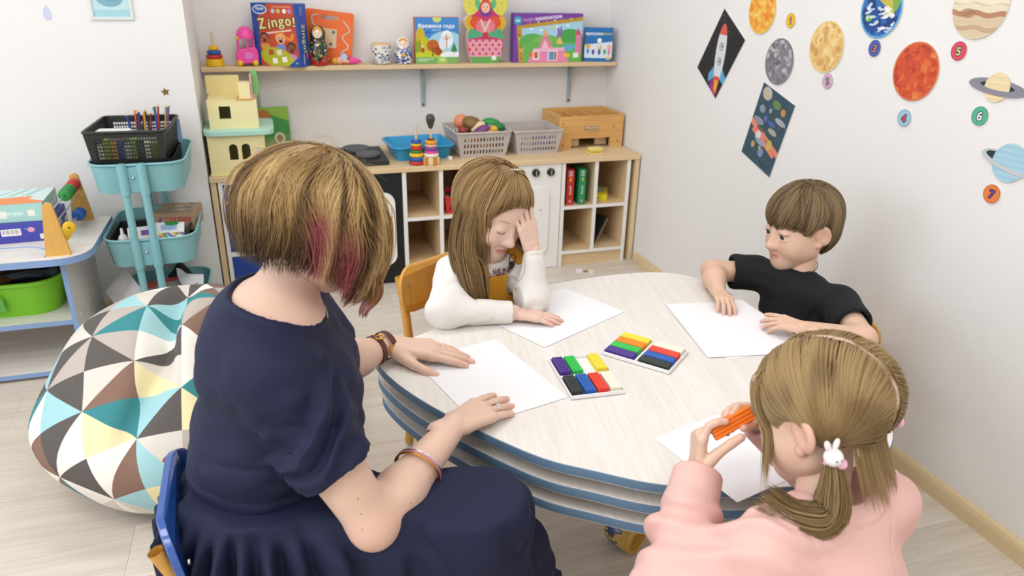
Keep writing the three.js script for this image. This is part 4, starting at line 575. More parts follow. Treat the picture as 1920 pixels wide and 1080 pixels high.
{ // middle tray: black crate with craft bags, carton, glue
  const t = thing('black_crate', 'black perforated crate on the trolley middle tray', 'crate', [TX - 0.008, 0.341, TZ + 0.06], -0.03); basketWalls(t, 0.235, 0.22, 0.085, 0.008, 14, 4, mat('#1b1c1e', 0.5), 0.5, 0.5, 0.03);
  const cb = print(256, 110, (g, w, h) => { rect(g, '#b29779', 0, 0, w, h); txt(g, 'СТУДИЯ', 150, 40, 44, '#b8322c'); blob(g, '#5a4a8a', 50, 50, 22); blob(g, '#b29779', 58, 48, 16); txt(g, '12', 165, 82, 34, '#b8322c'); }), ct = print(256, 256, (g, w, h) => { rect(g, '#a98f74', 0, 0, w, h); for (let k = 0; k < 12; k++) blob(g, ['#7f9a6a', '#b5745a', '#d9c9a8', '#6a6a72'][k % 4], (k * 67) % w, (k * 43) % h, 26, 14); });
  carton('craft_box', 'kraft cardboard box with red lettering on the trolley middle tray', 'box', [TX + 0.075, 0.4, TZ - 0.06], -0.12, [0.145, 0.068, 0.14], mat('#ae9376', 0.7), { front: cb, top: ct });
  carton('craft_box', 'plain kraft box under the lettered box in the trolley', 'box', [TX + 0.078, 0.3385, TZ - 0.085], -0.1, [0.11, 0.061, 0.1], mat('#b79d80', 0.7));
  const gl = thing('glue_bottle', 'white glue bottle with blue label in the black crate', 'bottle', [TX - 0.095, 0.345, TZ + 0.12]); mesh('bottle', lathe([[0, 0], [0.017, 0], [0.018, 0.004], [0.018, 0.07], [0.012, 0.085], [0.006, 0.09], [0.004, 0.112], [0, 0.113]], 22), M.whiteGloss, gl); mesh('label', lathe([[0.0184, 0.02], [0.0184, 0.062]], 22), mat('#2a4fa8', 0.4), gl);
  const bag = (label, x, y, z, w, h, c, draw, ry) => { const o = thing('craft_bag', label, 'bag', [x, y, z], ry, 'craft bags in the black crate'); const g = new THREE.PlaneGeometry(w, h, 10, 10), p = g.attributes.position; for (let i = 0; i < p.count; i++) p.setZ(i, 0.006 * Math.cos(p.getX(i) / w * 3) * Math.cos(p.getY(i) / h * 3) + 0.004 * n3(p.getX(i) * 60, p.getY(i) * 60, 3)); g.computeVertexNormals(); o.rotation.order = 'YXZ'; o.rotation.x = -0.55; mesh('bag', at(g, 0, h / 2, 0.004), new THREE.MeshStandardMaterial({ map: canvas(160, 160, draw), roughness: 0.25, side: THREE.DoubleSide }), o); mesh('backing', at(cbox(w * 0.9, h * 0.9, 0.006, 0.002), 0, 0.004, -0.004), mat(c, 0.6), o); };
  bag('white paper bag with purple print in the black crate', TX - 0.035, 0.372, TZ + 0.09, 0.1, 0.075, '#eeeeea', (g, w, h) => { rect(g, '#ececea', 0, 0, w, h); rect(g, '#7a4aa0', 70, 30, 70, 44); rect(g, '#3f9a4a', 20, 120, 120, 20); }, 0.1);
  bag('white packet of red and yellow beads in the black crate', TX + 0.05, 0.375, TZ + 0.085, 0.1, 0.08, '#eef0f2', (g, w, h) => { rect(g, '#eef1f3', 0, 0, w, h); for (let k = 0; k < 60; k++) blob(g, ['#d23a2e', '#e8c82f', '#2f9a4a', '#e8822f', '#3a62b8'][k % 5], (k * 47) % w, 80 + (k * 31) % 80, 9); rect(g, '#9fc0e0', 30, 20, 90, 40); blob(g, '#2f9a4a', 90, 10, 40, 16); }, -0.12);
  single('craft_ball', 'white foam ball in the crate corner', 'ball', at(new THREE.SphereGeometry(0.016, 18, 14), TX + 0.09, 0.406, TZ + 0.13), M.whiteGloss);
  carton('craft_tin', 'dark box of coloured clips at the back of the middle tray', 'box', [TX - 0.07, 0.341, TZ - 0.09], 0.05, [0.11, 0.055, 0.07], mat('#3a2f2a', 0.5), { top: print(128, 96, (g, w, h) => { rect(g, '#3a3330', 0, 0, w, h); for (let k = 0; k < 30; k++) blob(g, ['#c83a2e', '#e8b82f', '#3f9a4a', '#6a3a2a'][k % 4], (k * 29) % w, (k * 41) % h, 9, 6); }) });
}
{ // bottom tray: papers and bags
  const sheet = (label, x, y, z, w, d, c, rx, ry, rz, amp = 0.01) => { const g = new THREE.PlaneGeometry(w, d, 12, 12), p = g.attributes.position; for (let i = 0; i < p.count; i++) p.setZ(i, amp * n3(p.getX(i) * 22 + x * 9, p.getY(i) * 22, z * 10)); g.computeVertexNormals(); at(g, 0, 0, 0, -Math.PI / 2); single('paper_sheet', label, 'paper', at(g, x, y, z, rx, ry, rz), mat(c, 0.8, { side: THREE.DoubleSide }), 'papers in the trolley bottom tray'); };
  sheet('crumpled white sheet hanging over the trolley bottom tray edge', TX - 0.12, 0.2, TZ + 0.12, 0.12, 0.19, '#e6e3e6', 0.35, 0.5, 0.9, 0.03);
  sheet('grey card sheet lying across the trolley bottom tray', TX - 0.02, 0.196, TZ + 0.13, 0.2, 0.16, '#a7a099', 0.12, 0.2, 0.05);
  sheet('pale blue sheet in the trolley bottom tray', TX + 0.02, 0.186, TZ + 0.06, 0.18, 0.2, '#9dc3cf', 0.05, -0.3, 0.04);
  sheet('red edged paper plate sheet in the trolley bottom tray', TX + 0.0, 0.204, TZ + 0.04, 0.2, 0.06, '#d2584f', 0.2, 0.1, 0, 0.02);
  sheet('white plastic film bundle at the right of the bottom tray', TX + 0.1, 0.205, TZ + 0.06, 0.09, 0.16, '#e7e6ea', 0.1, 0.3, -0.35, 0.05);
  single('black_cloth', 'black folded cloth bundle in the trolley bottom tray', 'cloth', at((() => { const g = new THREE.ConeGeometry(0.05, 0.075, 5, 4), p = g.attributes.position; for (let i = 0; i < p.count; i++) p.setX(i, p.getX(i) * 1.2 + 0.02 * n3(p.getY(i) * 40, p.getZ(i) * 30, 2)); g.computeVertexNormals(); return g; })(), TX + 0.05, 0.225, TZ - 0.05), mat('#141414', 0.8));
}
// ---------------------------------------------------------------- left wall stickers
{
  const s = new THREE.Shape(); s.moveTo(0, 0.026); s.bezierCurveTo(0.016, 0.006, 0.018, -0.022, 0, -0.023); s.bezierCurveTo(-0.018, -0.022, -0.016, 0.006, 0, 0.026);
  single('drop_sticker', 'lilac raindrop sticker on the left wall', 'sticker', at(extr(s, 0.001, 0), -2.37, 1.153, 0.0005), mat('#ccd3ea', 0.6));
  const st = new THREE.Shape(); for (let k = 0; k < 10; k++) { const a = Math.PI / 2 + k * Math.PI / 5 + 0.15, r = k % 2 ? 0.0075 : 0.0165; k ? st.lineTo(r * Math.cos(a), r * Math.sin(a)) : st.moveTo(r * Math.cos(a), r * Math.sin(a)); } st.closePath();
  single('star_sticker', 'small gold star sticker above the trolley', 'sticker', at(extr(st, 0.001, 0), -2.029, 0.875, 0.0005), mat('#8f7a35', 0.35, { metalness: 0.7 }));
  const t = thing('wall_picture', 'framed blue whale picture on the left wall', 'picture', [-2.163, 1.228, 0.0], 0); const im = print(256, 330, (g, w, h) => { rect(g, '#bfe0e6', 0, 0, w, h); const gr = '#5f9fb0'; blob(g, gr, 128, 200, 98, 66); blob(g, '#4d8da0', 128, 170, 98, 60); g.strokeStyle = '#a9cfd6'; g.lineWidth = 3; for (let k = 0; k < 6; k++) { g.beginPath(); g.arc(128, 150, 70 + k * 9, 0.6, 2.5); g.stroke(); } blob(g, '#2b4a58', 70, 175, 6); rect(g, '#a5d3dc', 0, 285, w, 45); });
  for (const [a, b, c, d] of [[-0.07, 0.07, -0.096, -0.086], [-0.07, 0.07, 0.086, 0.096], [-0.07, -0.06, -0.086, 0.086], [0.06, 0.07, -0.086, 0.086]]) mesh('frame', ext(a, b, c, d, 0.0, 0.008, 0.0008), mat('#dfe3e1', 0.5), t);
  mesh('print', at(new THREE.PlaneGeometry(0.12, 0.172), 0, 0, 0.003), im, t);
}
// ---------------------------------------------------------------- planet wall (x = 0.008, facing -x)
function discTex(draw) { return canvas(256, 256, (g) => { draw(g); }); }
let ps = 5; const pq = () => (ps = (ps * 16807) % 2147483647) / 2147483647;
const mottled = (base, cols, n, rmin, rmax, edge) => discTex((g) => { rect(g, base, 0, 0, 256, 256); for (let i = 0; i < n; i++) { g.globalAlpha = 0.35 + pq() * 0.4; blob(g, cols[Math.floor(pq() * cols.length)], pq() * 256, pq() * 256, rmin + pq() * (rmax - rmin), (rmin + pq() * (rmax - rmin)) * 0.7, pq() * 3); } g.globalAlpha = 1; if (edge) { g.strokeStyle = edge; g.lineWidth = 9; g.beginPath(); g.arc(128, 128, 124, 0, 7); g.stroke(); } });
function wallDisc(name, label, cat, y, z, r, tex, group) {
  const t = thing(name, label, cat, [0.0075, y, z], -Math.PI / 2, group);
  mesh('card', at(cyl(r, r, 0.003, 48), 0, 0, 0, Math.PI / 2), mat('#e9e5dc', 0.7), t);
  mesh('print', at(new THREE.CircleGeometry(r, 48), 0, 0, 0.0034), new THREE.MeshStandardMaterial({ map: tex, roughness: 0.55 }), t); return t;
}
wallDisc('planet_cutout', 'orange yellow sun cutout at the top of the planet wall', 'cutout', 1.214, 0.79, 0.077, mottled('#f2b23a', ['#ee8a2a', '#f6cf6a', '#e9702a', '#f8de94'], 120, 8, 26, '#e8c35a'));
wallDisc('planet_cutout', 'grey cratered moon cutout beside the rocket card', 'cutout', 1.058, 0.926, 0.0755, mottled('#85828a', ['#5f5d66', '#a9a6ac', '#75737b', '#d6d3d6'], 150, 4, 22, '#7a777f'));
wallDisc('planet_cutout', 'pale sandy yellow planet cutout above the pink number disc', 'cutout', 1.125, 1.144, 0.0765, mottled('#eccb84', ['#e3b56a', '#f3dca4', '#d39a5a', '#c98a56'], 90, 8, 34, '#e9cf86'));
wallDisc('planet_cutout', 'blue earth cutout with green continents above the number three', 'cutout', 1.242, 1.339, 0.0765, discTex((g) => { rect(g, '#2f6fb8', 0, 0, 256, 256); for (let i = 0; i < 30; i++) blob(g, ['#1d3f80', '#244f96'][i % 2], 30 + pq() * 190, 60 + pq() * 160, 24, 18, pq() * 3); poly(g, '#c9b955', [[110, 20], [215, 10], [240, 90], [205, 150], [170, 160], [150, 110], [112, 90]]); blob(g, '#7fae4f', 215, 70, 24, 60); blob(g, '#6fb45a', 60, 170, 22, 16); for (let i = 0; i < 34; i++) { g.globalAlpha = 0.8; blob(g, '#f3f6fa', 40 + pq() * 180, 110 + pq() * 130, 6 + pq() * 16, 4 + pq() * 6, -0.7 + pq()); } g.globalAlpha = 1; g.strokeStyle = '#5fa8e0'; g.lineWidth = 10; g.beginPath(); g.arc(128, 128, 123, 0, 7); g.stroke(); }));
wallDisc('planet_cutout', 'red orange mars cutout above the number four', 'cutout', 1.094, 1.506, 0.0765, mottled('#d5532f', ['#b93f29', '#e0703a', '#c74a2c', '#e8924a', '#a8382a'], 130, 5, 26, '#d9764a'));
wallDisc('planet_cutout', 'tan banded jupiter cutout above the number five', 'cutout', 1.266, 1.655, 0.0775, discTex((g) => { rect(g, '#dcc9a8', 0, 0, 256, 256); [[70, 26, '#b98a6c'], [100, 20, '#eee4cc'], [126, 34, '#e9dcc0'], [150, 20, '#b88768'], [176, 26, '#d9c4a0'], [206, 18, '#c7a986']].forEach(([y, h, c]) => { for (let x = 0; x < 256; x += 4) rect(g, c, x, y + 5 * Math.sin(x * 0.05 + y), 4, h); }); for (let k = 0; k < 4; k++) { g.strokeStyle = '#a5745c'; g.lineWidth = 3; g.beginPath(); g.ellipse(80, 160, 34 - k * 8, 16 - k * 4, 0, 0, 7); g.stroke(); } }));
function ringed(name, label, y, z, r, ballC, rx, ry, tilt, ringC, inner) {
  const t = thing(name, label, 'cutout', [0.0075, y, z], -Math.PI / 2);
  const s = new THREE.Shape(); s.absellipse(0, 0, rx, ry, 0, Math.PI * 2, false, tilt); const h = new THREE.Path(); h.absellipse(0, ry * 0.12, rx * inner, ry * inner * 0.75, 0, Math.PI * 2, true, tilt); const back = new THREE.Shape(); back.absellipse(0, ry * 0.12, rx * inner, ry * inner * 0.75, 0, Math.PI * 2, false, tilt);
  s.holes.push(h); mesh('ring_gap', at(extr(back, 0.0016, 0), 0, 0, 0), mat('#1f3a3c', 0.7), t);
  mesh('ring', at(extr(s, 0.002, 0), 0, 0, 0), mat(ringC, 0.6), t);
  const b = mesh('ball', at(cyl(r, r, 0.0022, 40), 0, 0, 0.0003, Math.PI / 2), mat('#d9cfbe', 0.7), t); mesh('print', at(new THREE.CircleGeometry(r, 40), 0, 0, 0.0028), new THREE.MeshStandardMaterial({ map: ballC, roughness: 0.55 }), b);
  // front half of the ring passes over the ball
  const f = new THREE.Shape(); const N = 20, P = (k, q, o) => { const a = Math.PI + k / N * Math.PI, x = rx * q * Math.cos(a), yy = ry * (q > 0.9 ? q : q * 0.75) * Math.sin(a) + o, c = Math.cos(tilt), sn = Math.sin(tilt); return [x * c - yy * sn, x * sn + yy * c]; };
  for (let k = 0; k <= N; k++) { const p = P(k, 1, 0); k ? f.lineTo(...p) : f.moveTo(...p); } for (let k = N; k >= 0; k--) f.lineTo(...P(k, inner, ry * 0.12)); f.closePath();
  mesh('front_ring', at(extr(f, 0.001, 0), 0, 0, 0.003), mat(ringC, 0.6), t);
}
ringed('planet_cutout', 'cream saturn cutout with a grey ring above the number six', 1.087, 1.757, 0.034, discTex((g) => { rect(g, '#f0dcae', 0, 0, 256, 256); for (let y = 0; y < 256; y += 16) { g.globalAlpha = 0.5; rect(g, ['#f3cf9a', '#f6e6c4', '#efb98a', '#cdd9b8'][(y / 16) % 4], 0, y, 256, 10); } g.globalAlpha = 1; }), 0.079, 0.0185, -0.06, '#8d8a98', 0.6);
ringed('planet_cutout', 'pale blue ringed planet cutout above the number seven', 0.924, 1.842, 0.0455, discTex((g) => { rect(g, '#a8d0e2', 0, 0, 256, 256); for (let y = 0; y < 256; y += 20) { g.globalAlpha = 0.3; rect(g, ['#c3e0ec', '#93c2d8'][(y / 20) % 2], 0, y, 256, 12); } g.globalAlpha = 1; }), 0.079, 0.021, -0.16, '#c7ccd0', 0.86);
const numDisc = (n, c, tc, y, z, tilt) => wallDisc('number_disc', `${c[1]} round number ${n} disc on the planet wall`, 'number disc', y, z, 0.023, canvas(96, 96, (g) => { rect(g, c[0], 0, 0, 96, 96); g.strokeStyle = 'rgba(40,40,60,0.35)'; g.lineWidth = 3; g.beginPath(); g.arc(48, 48, 46, 0, 7); g.stroke(); txt(g, String(n), 48, 50, 58, tc, 'bold', tilt || 0, 'center', '#3a3550'); txt(g, String(n), 48, 50, 58, tc, 'bold', tilt || 0); }));
numDisc(1, ['#eec02c', 'yellow'], '#d48a9a', 1.191, 0.953); numDisc(2, ['#dcabd4', 'pink'], '#8fb05a', 1.027, 1.177, -0.3); numDisc(3, ['#4f60b0', 'blue violet'], '#e08a4a', 1.139, 1.344, 0.1); numDisc(4, ['#9bcadf', 'light blue'], '#d0505a', 0.971, 1.504, 0.1);
numDisc(5, ['#dc4a62', 'crimson'], '#c9dc7a', 1.158, 1.626); numDisc(6, ['#55b592', 'sea green'], '#f3f6f2', 1.0155, 1.732); numDisc(7, ['#ea8342', 'orange'], '#7a3a8a', 0.843, 1.82, 0.1);
// the two picture cards: corners in the (y, z) plane of the wall
function wallCard(name, label, corners, tex) {
  const t = thing(name, label, 'picture card', [0.0075, 0, 0], 0); const c = corners.reduce((a, p) => [a[0] + p[0] / 4, a[1] + p[1] / 4], [0, 0]);
  const up = V(0, corners[0][0] - corners[3][0] + corners[1][0] - corners[2][0], corners[0][1] - corners[3][1] + corners[1][1] - corners[2][1]), rt = V(0, corners[1][0] - corners[0][0] + corners[2][0] - corners[3][0], corners[1][1] - corners[0][1] + corners[2][1] - corners[3][1]);
  const h = up.length() / 2, w = rt.length() / 2; up.normalize(); const n = V(-1, 0, 0), r2 = up.clone().cross(n).normalize();
  const m = new THREE.Matrix4().makeBasis(r2, up, n).setPosition(0, c[0], c[1]);
  const b = ext(-w / 2, w / 2, -h / 2, h / 2, 0, 0.002, 0); b.applyMatrix4(m); mesh('card', b, mat('#e4e6ea', 0.7), t);
  const p = at(new THREE.PlaneGeometry(w - 0.003, h - 0.003), 0, 0, 0.0023); p.applyMatrix4(m); mesh('print', p, new THREE.MeshStandardMaterial({ map: tex, roughness: 0.5 }), t);
}
wallCard('picture_card', 'tilted black card with a white rocket on the planet wall', [[1.21, 0.552], [1.113, 0.717], [0.882, 0.57], [0.98, 0.408]], canvas(300, 430, (g, w, h) => {
  rect(g, '#17181d', 0, 0, w, h); for (let i = 0; i < 60; i++) blob(g, ['#8fa0c8', '#d8dcec', '#4f5f8f'][i % 3], pq() * w, pq() * h, 1 + pq() * 2.2);
  g.save(); g.translate(150, 205); g.rotate(-0.5); g.scale(1.25, 1.25); for (let i = 0; i < 60; i++) { g.globalAlpha = 0.16; blob(g, ['#c03a9a', '#6a3a8a', '#d0405a'][i % 3], -35 + pq() * 60 - 20, 100 + pq() * 100, 22); } g.globalAlpha = 1;
  poly(g, '#58acd8', [[-30, 60], [-78, 110], [-74, 150], [-26, 120]]); poly(g, '#58acd8', [[30, 60], [78, 110], [74, 150], [26, 120]]); blob(g, '#dcdfe6', 0, 0, 42, 135); poly(g, '#dcdfe6', [[-36, 40], [36, 40], [28, 120], [-28, 120]]); g.save(); g.beginPath(); g.rect(-60, -160, 120, 75); g.clip(); blob(g, '#dc5a50', 0, 0, 42, 137); g.restore(); rect(g, '#d4573f', -26, 112, 52, 18); poly(g, '#f0a62a', [[-20, 132], [20, 132], [14, 170], [0, 196], [-14, 170]]); for (const y of [-30, 40]) { blob(g, '#8d929c', 0, y, 19); blob(g, '#c9ced6', 0, y, 14); blob(g, '#3a3f4a', 4, y - 2, 6); } g.restore();
}));
wallCard('picture_card', 'tilted slate blue card with cartoon space rocks below the moon', [[0.984, 0.859], [0.931, 1.046], [0.667, 0.972], [0.721, 0.784]], canvas(300, 430, (g, w, h) => {
  rect(g, '#33505f', 0, 0, w, h); for (let i = 0; i < 80; i++) blob(g, '#c9d4da', pq() * w, pq() * h, 0.8 + pq() * 1.6); g.save(); g.translate(w / 2, 275); g.rotate(0.24); rect(g, '#e88a70', -190, -30, 380, 34); rect(g, '#e88a70', -120, 5, 250, 22); rect(g, '#33505f', 10, -12, 70, 6); g.restore();
  blob(g, '#b9b7b2', 60, 40, 42, 36); for (const [x, y] of [[45, 25], [80, 40], [55, 58]]) blob(g, '#d9bc5a', x, y, 10, 7); blob(g, '#6a8a4f', 165, 60, 36, 22); blob(g, '#c98a4a', 232, 75, 20); blob(g, '#8f98a4', 60, 130, 26, 22); blob(g, '#9aa2b0', 130, 110, 12, 14); blob(g, '#5f6fb0', 110, 165, 14, 18); blob(g, '#4a63a8', 170, 170, 36, 14); blob(g, '#a9adb8', 235, 130, 48, 16); blob(g, '#9094a6', 60, 200, 48, 18); blob(g, '#a8a89a', 200, 205, 40, 16); blob(g, '#7a5a4a', 100, 235, 40, 10); blob(g, '#d9dbe2', 95, 275, 24, 28); blob(g, '#9fa4b8', 130, 300, 50, 16); blob(g, '#c9b35a', 210, 280, 22, 30); blob(g, '#c0a070', 75, 340, 16, 20); blob(g, '#7f93b8', 160, 350, 24, 26); blob(g, '#b9a27a', 140, 330, 12, 12); txt(g, 'space', 200, 400, 22, '#1d2f3a', 'bold', 0.1);
}));
// ---------------------------------------------------------------- distance fields and their surfaces
const sq = Math.sqrt;
function rc(a, b, r1, r2) { // tapered capsule
  const [ax, ay, az] = a, bx = b[0] - ax, by = b[1] - ay, bz = b[2] - az, il = 1 / (bx * bx + by * by + bz * bz);
  return (x, y, z) => { const px = x - ax, py = y - ay, pz = z - az; let t = (px * bx + py * by + pz * bz) * il; t = t < 0 ? 0 : t > 1 ? 1 : t; const qx = px - bx * t, qy = py - by * t, qz = pz - bz * t; return sq(qx * qx + qy * qy + qz * qz) - (r1 + (r2 - r1) * t); };
}
function ell(c, r, eul) { // ellipsoid, optionally turned
  const [cx, cy, cz] = c, [rx, ry, rz] = r; let m = null; if (eul) m = new THREE.Matrix4().makeRotationFromEuler(new THREE.Euler(...eul)).transpose().elements;
  return (x, y, z) => { let px = x - cx, py = y - cy, pz = z - cz; if (m) { const a = m[0] * px + m[4] * py + m[8] * pz, b = m[1] * px + m[5] * py + m[9] * pz, c2 = m[2] * px + m[6] * py + m[10] * pz; px = a; py = b; pz = c2; } const a = px / rx, b = py / ry, c2 = pz / rz, k0 = sq(a * a + b * b + c2 * c2), a2 = a / rx, b2 = b / ry, c3 = c2 / rz, k1 = sq(a2 * a2 + b2 * b2 + c3 * c3); return k1 < 1e-9 ? -Math.min(rx, ry, rz) : k0 * (k0 - 1) / k1; };
}
const smin = (a, b, k) => { const h = Math.max(k - Math.abs(a - b), 0) / k; return Math.min(a, b) - h * h * k * 0.25; };
const smax = (a, b, k) => -smin(-a, -b, k);
const U = (k, ...fs) => (x, y, z) => { let d = fs[0](x, y, z); for (let i = 1; i < fs.length; i++) d = smin(d, fs[i](x, y, z), k); return d; };
const cut = (f, g, k = 0.002) => (x, y, z) => smax(f(x, y, z), -g(x, y, z), k);
function grad(f, x, y, z, e) { const gx = f(x + e, y, z) - f(x - e, y, z), gy = f(x, y + e, z) - f(x, y - e, z), gz = f(x, y, z + e) - f(x, y, z - e), l = 1 / (sq(gx * gx + gy * gy + gz * gz) || 1); return [gx * l, gy * l, gz * l]; }
// naive surface nets
function surf(f, lo, hi, cell, color, uvf) {
  const nx = Math.ceil((hi[0] - lo[0]) / cell) + 1, ny = Math.ceil((hi[1] - lo[1]) / cell) + 1, nz = Math.ceil((hi[2] - lo[2]) / cell) + 1, S = new Float32Array(nx * ny * nz), nxy = nx * ny;
  const B = 6, far = B * cell * 0.866 * 1.7 + 0.012; // blocks far from the surface are filled with one value
  for (let k0 = 0; k0 < nz; k0 += B) for (let j0 = 0; j0 < ny; j0 += B) for (let q0 = 0; q0 < nx; q0 += B) {
    const c = f(lo[0] + (q0 + B / 2 - 0.5) * cell, lo[1] + (j0 + B / 2 - 0.5) * cell, lo[2] + (k0 + B / 2 - 0.5) * cell), skip = Math.abs(c) > far;
    for (let k = k0; k < Math.min(k0 + B, nz); k++) for (let j = j0; j < Math.min(j0 + B, ny); j++) for (let q = q0; q < Math.min(q0 + B, nx); q++) S[q + j * nx + k * nxy] = skip ? c : f(lo[0] + q * cell, lo[1] + j * cell, lo[2] + k * cell);
  }
  const id = new Int32Array(nx * ny * nz).fill(-1), pos = [], O = [0, 1, nx, nx + 1, nxy, nxy + 1, nxy + nx, nxy + nx + 1], ED = [[0, 1], [2, 3], [4, 5], [6, 7], [0, 2], [1, 3], [4, 6], [5, 7], [0, 4], [1, 5], [2, 6], [3, 7]];
  for (let k = 0; k < nz - 1; k++) for (let j = 0; j < ny - 1; j++) for (let q = 0; q < nx - 1; q++) {
    const b = q + j * nx + k * nxy; let m = 0; for (let c = 0; c < 8; c++) if (S[b + O[c]] < 0) m |= 1 << c; if (m === 0 || m === 255) continue;
    let sx = 0, sy = 0, sz = 0, n = 0; for (const [p, r] of ED) { const a = S[b + O[p]], e = S[b + O[r]]; if ((a < 0) === (e < 0)) continue; const t = a / (a - e); sx += (p & 1) + ((r & 1) - (p & 1)) * t; sy += (p >> 1 & 1) + ((r >> 1 & 1) - (p >> 1 & 1)) * t; sz += (p >> 2) + ((r >> 2) - (p >> 2)) * t; n++; }
    id[b] = pos.length / 3; pos.push(lo[0] + (q + sx / n) * cell, lo[1] + (j + sy / n) * cell, lo[2] + (k + sz / n) * cell);
  }
  const idx = [], quad = (a, b, c, d, fl) => { if (a < 0 || b < 0 || c < 0 || d < 0) return; fl ? idx.push(a, b, c, a, c, d) : idx.push(a, c, b, a, d, c); };
  for (let k = 1; k < nz - 1; k++) for (let j = 1; j < ny - 1; j++) for (let q = 1; q < nx - 1; q++) {
    const b = q + j * nx + k * nxy, s = S[b] < 0;
    if (s !== S[b + 1] < 0) quad(id[b - nx - nxy], id[b - nxy], id[b], id[b - nx], s);
    if (s !== S[b + nx] < 0) quad(id[b - 1 - nxy], id[b - 1], id[b], id[b - nxy], s);
    if (s !== S[b + nxy] < 0) quad(id[b - 1 - nx], id[b - nx], id[b], id[b - 1], s);
  }
  const n = pos.length / 3, nor = new Float32Array(n * 3), uv = new Float32Array(n * 2), colr = color ? new Float32Array(n * 3) : null;
  for (let i = 0; i < n; i++) { const x = pos[3 * i], y = pos[3 * i + 1], z = pos[3 * i + 2], g = grad(f, x, y, z, cell * 0.6); nor.set(g, 3 * i); const w = uvf ? uvf(x, y, z, g) : [x + z * 0.7, y]; uv[2 * i] = w[0]; uv[2 * i + 1] = w[1]; if (colr) colr.set(color(x, y, z, g), 3 * i); }
  const g = new THREE.BufferGeometry(); g.setAttribute('position', new THREE.BufferAttribute(new Float32Array(pos), 3)); g.setAttribute('normal', new THREE.BufferAttribute(nor, 3)); g.setAttribute('uv', new THREE.BufferAttribute(uv, 2)); if (colr) g.setAttribute('color', new THREE.BufferAttribute(colr, 3)); g.setIndex(idx); return g;
}
// ---------------------------------------------------------------- table made of three stacked tops
const TY = 0.517;
const outline = [[-1.483, 1.655], [-1.452, 1.61], [-1.35, 1.558], [-1.18, 1.462], [-1.01, 1.372], [-0.84, 1.338], [-0.66, 1.338], [-0.56, 1.382], [-0.505, 1.48], [-0.49, 1.62], [-0.486, 1.78], [-0.488, 1.95], [-0.52, 2.12], [-0.6, 2.24], [-0.74, 2.3], [-0.9, 2.29], [-1.064, 2.236], [-1.17, 2.165], [-1.262, 2.086], [-1.385, 1.91], [-1.455, 1.77]];
const tc = new THREE.CatmullRomCurve3(outline.map(([x, z]) => V(x, 0, z)), true, 'catmullrom', 0.5), tp = tc.getSpacedPoints(160).slice(0, -1);
{
  const t = thing('activity_table', 'whitewashed children table with three rounded blue edged tops stacked closely', 'table');
  const s = new THREE.Shape(tp.map((p) => new THREE.Vector2(p.x, -p.z)));
  const topMat = wash([1.1, 1.3], 1.75, { roughness: 0.35 }, 0.5);
  const slab = () => metricUV(at(extr(s, 0.0195, 0.0006), 0, 0, 0, -Math.PI / 2));
  const band = () => { const pos = [], N = tp.length, prof = [[-0.0002, 0.0002], [0.0022, 0.002], [0.0028, 0.01], [0.0022, 0.0182], [-0.0002, 0.0199]], nrm = tp.map((p, i) => { const a = tp[(i + N - 1) % N], b = tp[(i + 1) % N]; return V(b.z - a.z, 0, -(b.x - a.x)).normalize(); }); let c = V(-1, 0, 1.8); if (nrm[0].dot(tp[0].clone().sub(c)) < 0) nrm.forEach((n) => n.negate()); const P = (i, k) => { const p = tp[i % N], n = nrm[i % N]; return [p.x + n.x * prof[k][0], prof[k][1], p.z + n.z * prof[k][0]]; }; for (let i = 0; i < N; i++) for (let k = 0; k < prof.length - 1; k++) { const a = P(i, k), b = P(i + 1, k), c2 = P(i, k + 1), d = P(i + 1, k + 1); pos.push(...a, ...b, ...c2, ...b, ...d, ...c2); } const g = new THREE.BufferGeometry(); g.setAttribute('position', new THREE.BufferAttribute(new Float32Array(pos), 3)); g.computeVertexNormals(); return metricUV(g); };
  const bandMat = mat('#5f7d99', 0.5, { side: THREE.DoubleSide });
  for (const [y, nm, q] of [[TY - 0.0202, 'tabletop', 1], [TY - 0.0702, 'middle_top', 0.988], [TY - 0.1202, 'lower_top', 0.975]]) { const m = mesh(nm, slab(), topMat, t); m.position.set(-0.97 * (1 - q), y, 1.83 * (1 - q)); m.scale.set(q, 1, q); const e = mesh('edge_band', band(), bandMat, m); e.userData.label = 'blue plastic edge band'; }
  const leg = [[-1.385, 1.69], [-0.62, 1.47], [-0.62, 2.1], [-1.31, 1.87]];
  for (const [x, z] of leg) { mesh('leg', ext(x - 0.022, x + 0.022, 0.0, TY - 0.121, z - 0.022, z + 0.022, 0.004), M.birchV, t); for (const y of [TY - 0.1, TY - 0.05]) mesh('spacer', ext(x - 0.022, x + 0.022, y, y + 0.0292, z - 0.022, z + 0.022, 0), M.birchV, t); }
}
// sheets of drawing paper, A4; corner, direction angle of the first side, its length
function a4(label, cx, cz, th, L, W, y = TY + 0.0006, lift = 0) {
  const u = [Math.cos(th), Math.sin(th)], w = [-Math.sin(th), Math.cos(th)], g = new THREE.PlaneGeometry(L, W, 12, 12); at(g, 0, 0, 0, -Math.PI / 2); const p = g.attributes.position;
  for (let i = 0; i < p.count; i++) { const a = p.getX(i) + L / 2, b = p.getZ(i) + W / 2; p.setXYZ(i, cx + u[0] * a + w[0] * b, y + lift * n3(a * 9 + cx * 5, b * 9, 4) + Math.max(0, lift) * 0.5, cz + u[1] * a + w[1] * b); }
  g.computeVertexNormals(); single('drawing_paper', label, 'paper', g, mat('#f2f1f4', 0.85, { side: THREE.DoubleSide }), 'blank paper sheets on the table');
}
a4('blank white paper under the hands of the woman in blue', -1.4024, 1.6864, -0.2334, 0.21, 0.297, TY + 0.0006, 0.0008);
a4('blank white paper under the arms of the girl in mustard overalls', -1.1941, 1.5202, -0.4616, 0.297, 0.21, TY + 0.0006, 0.0008);
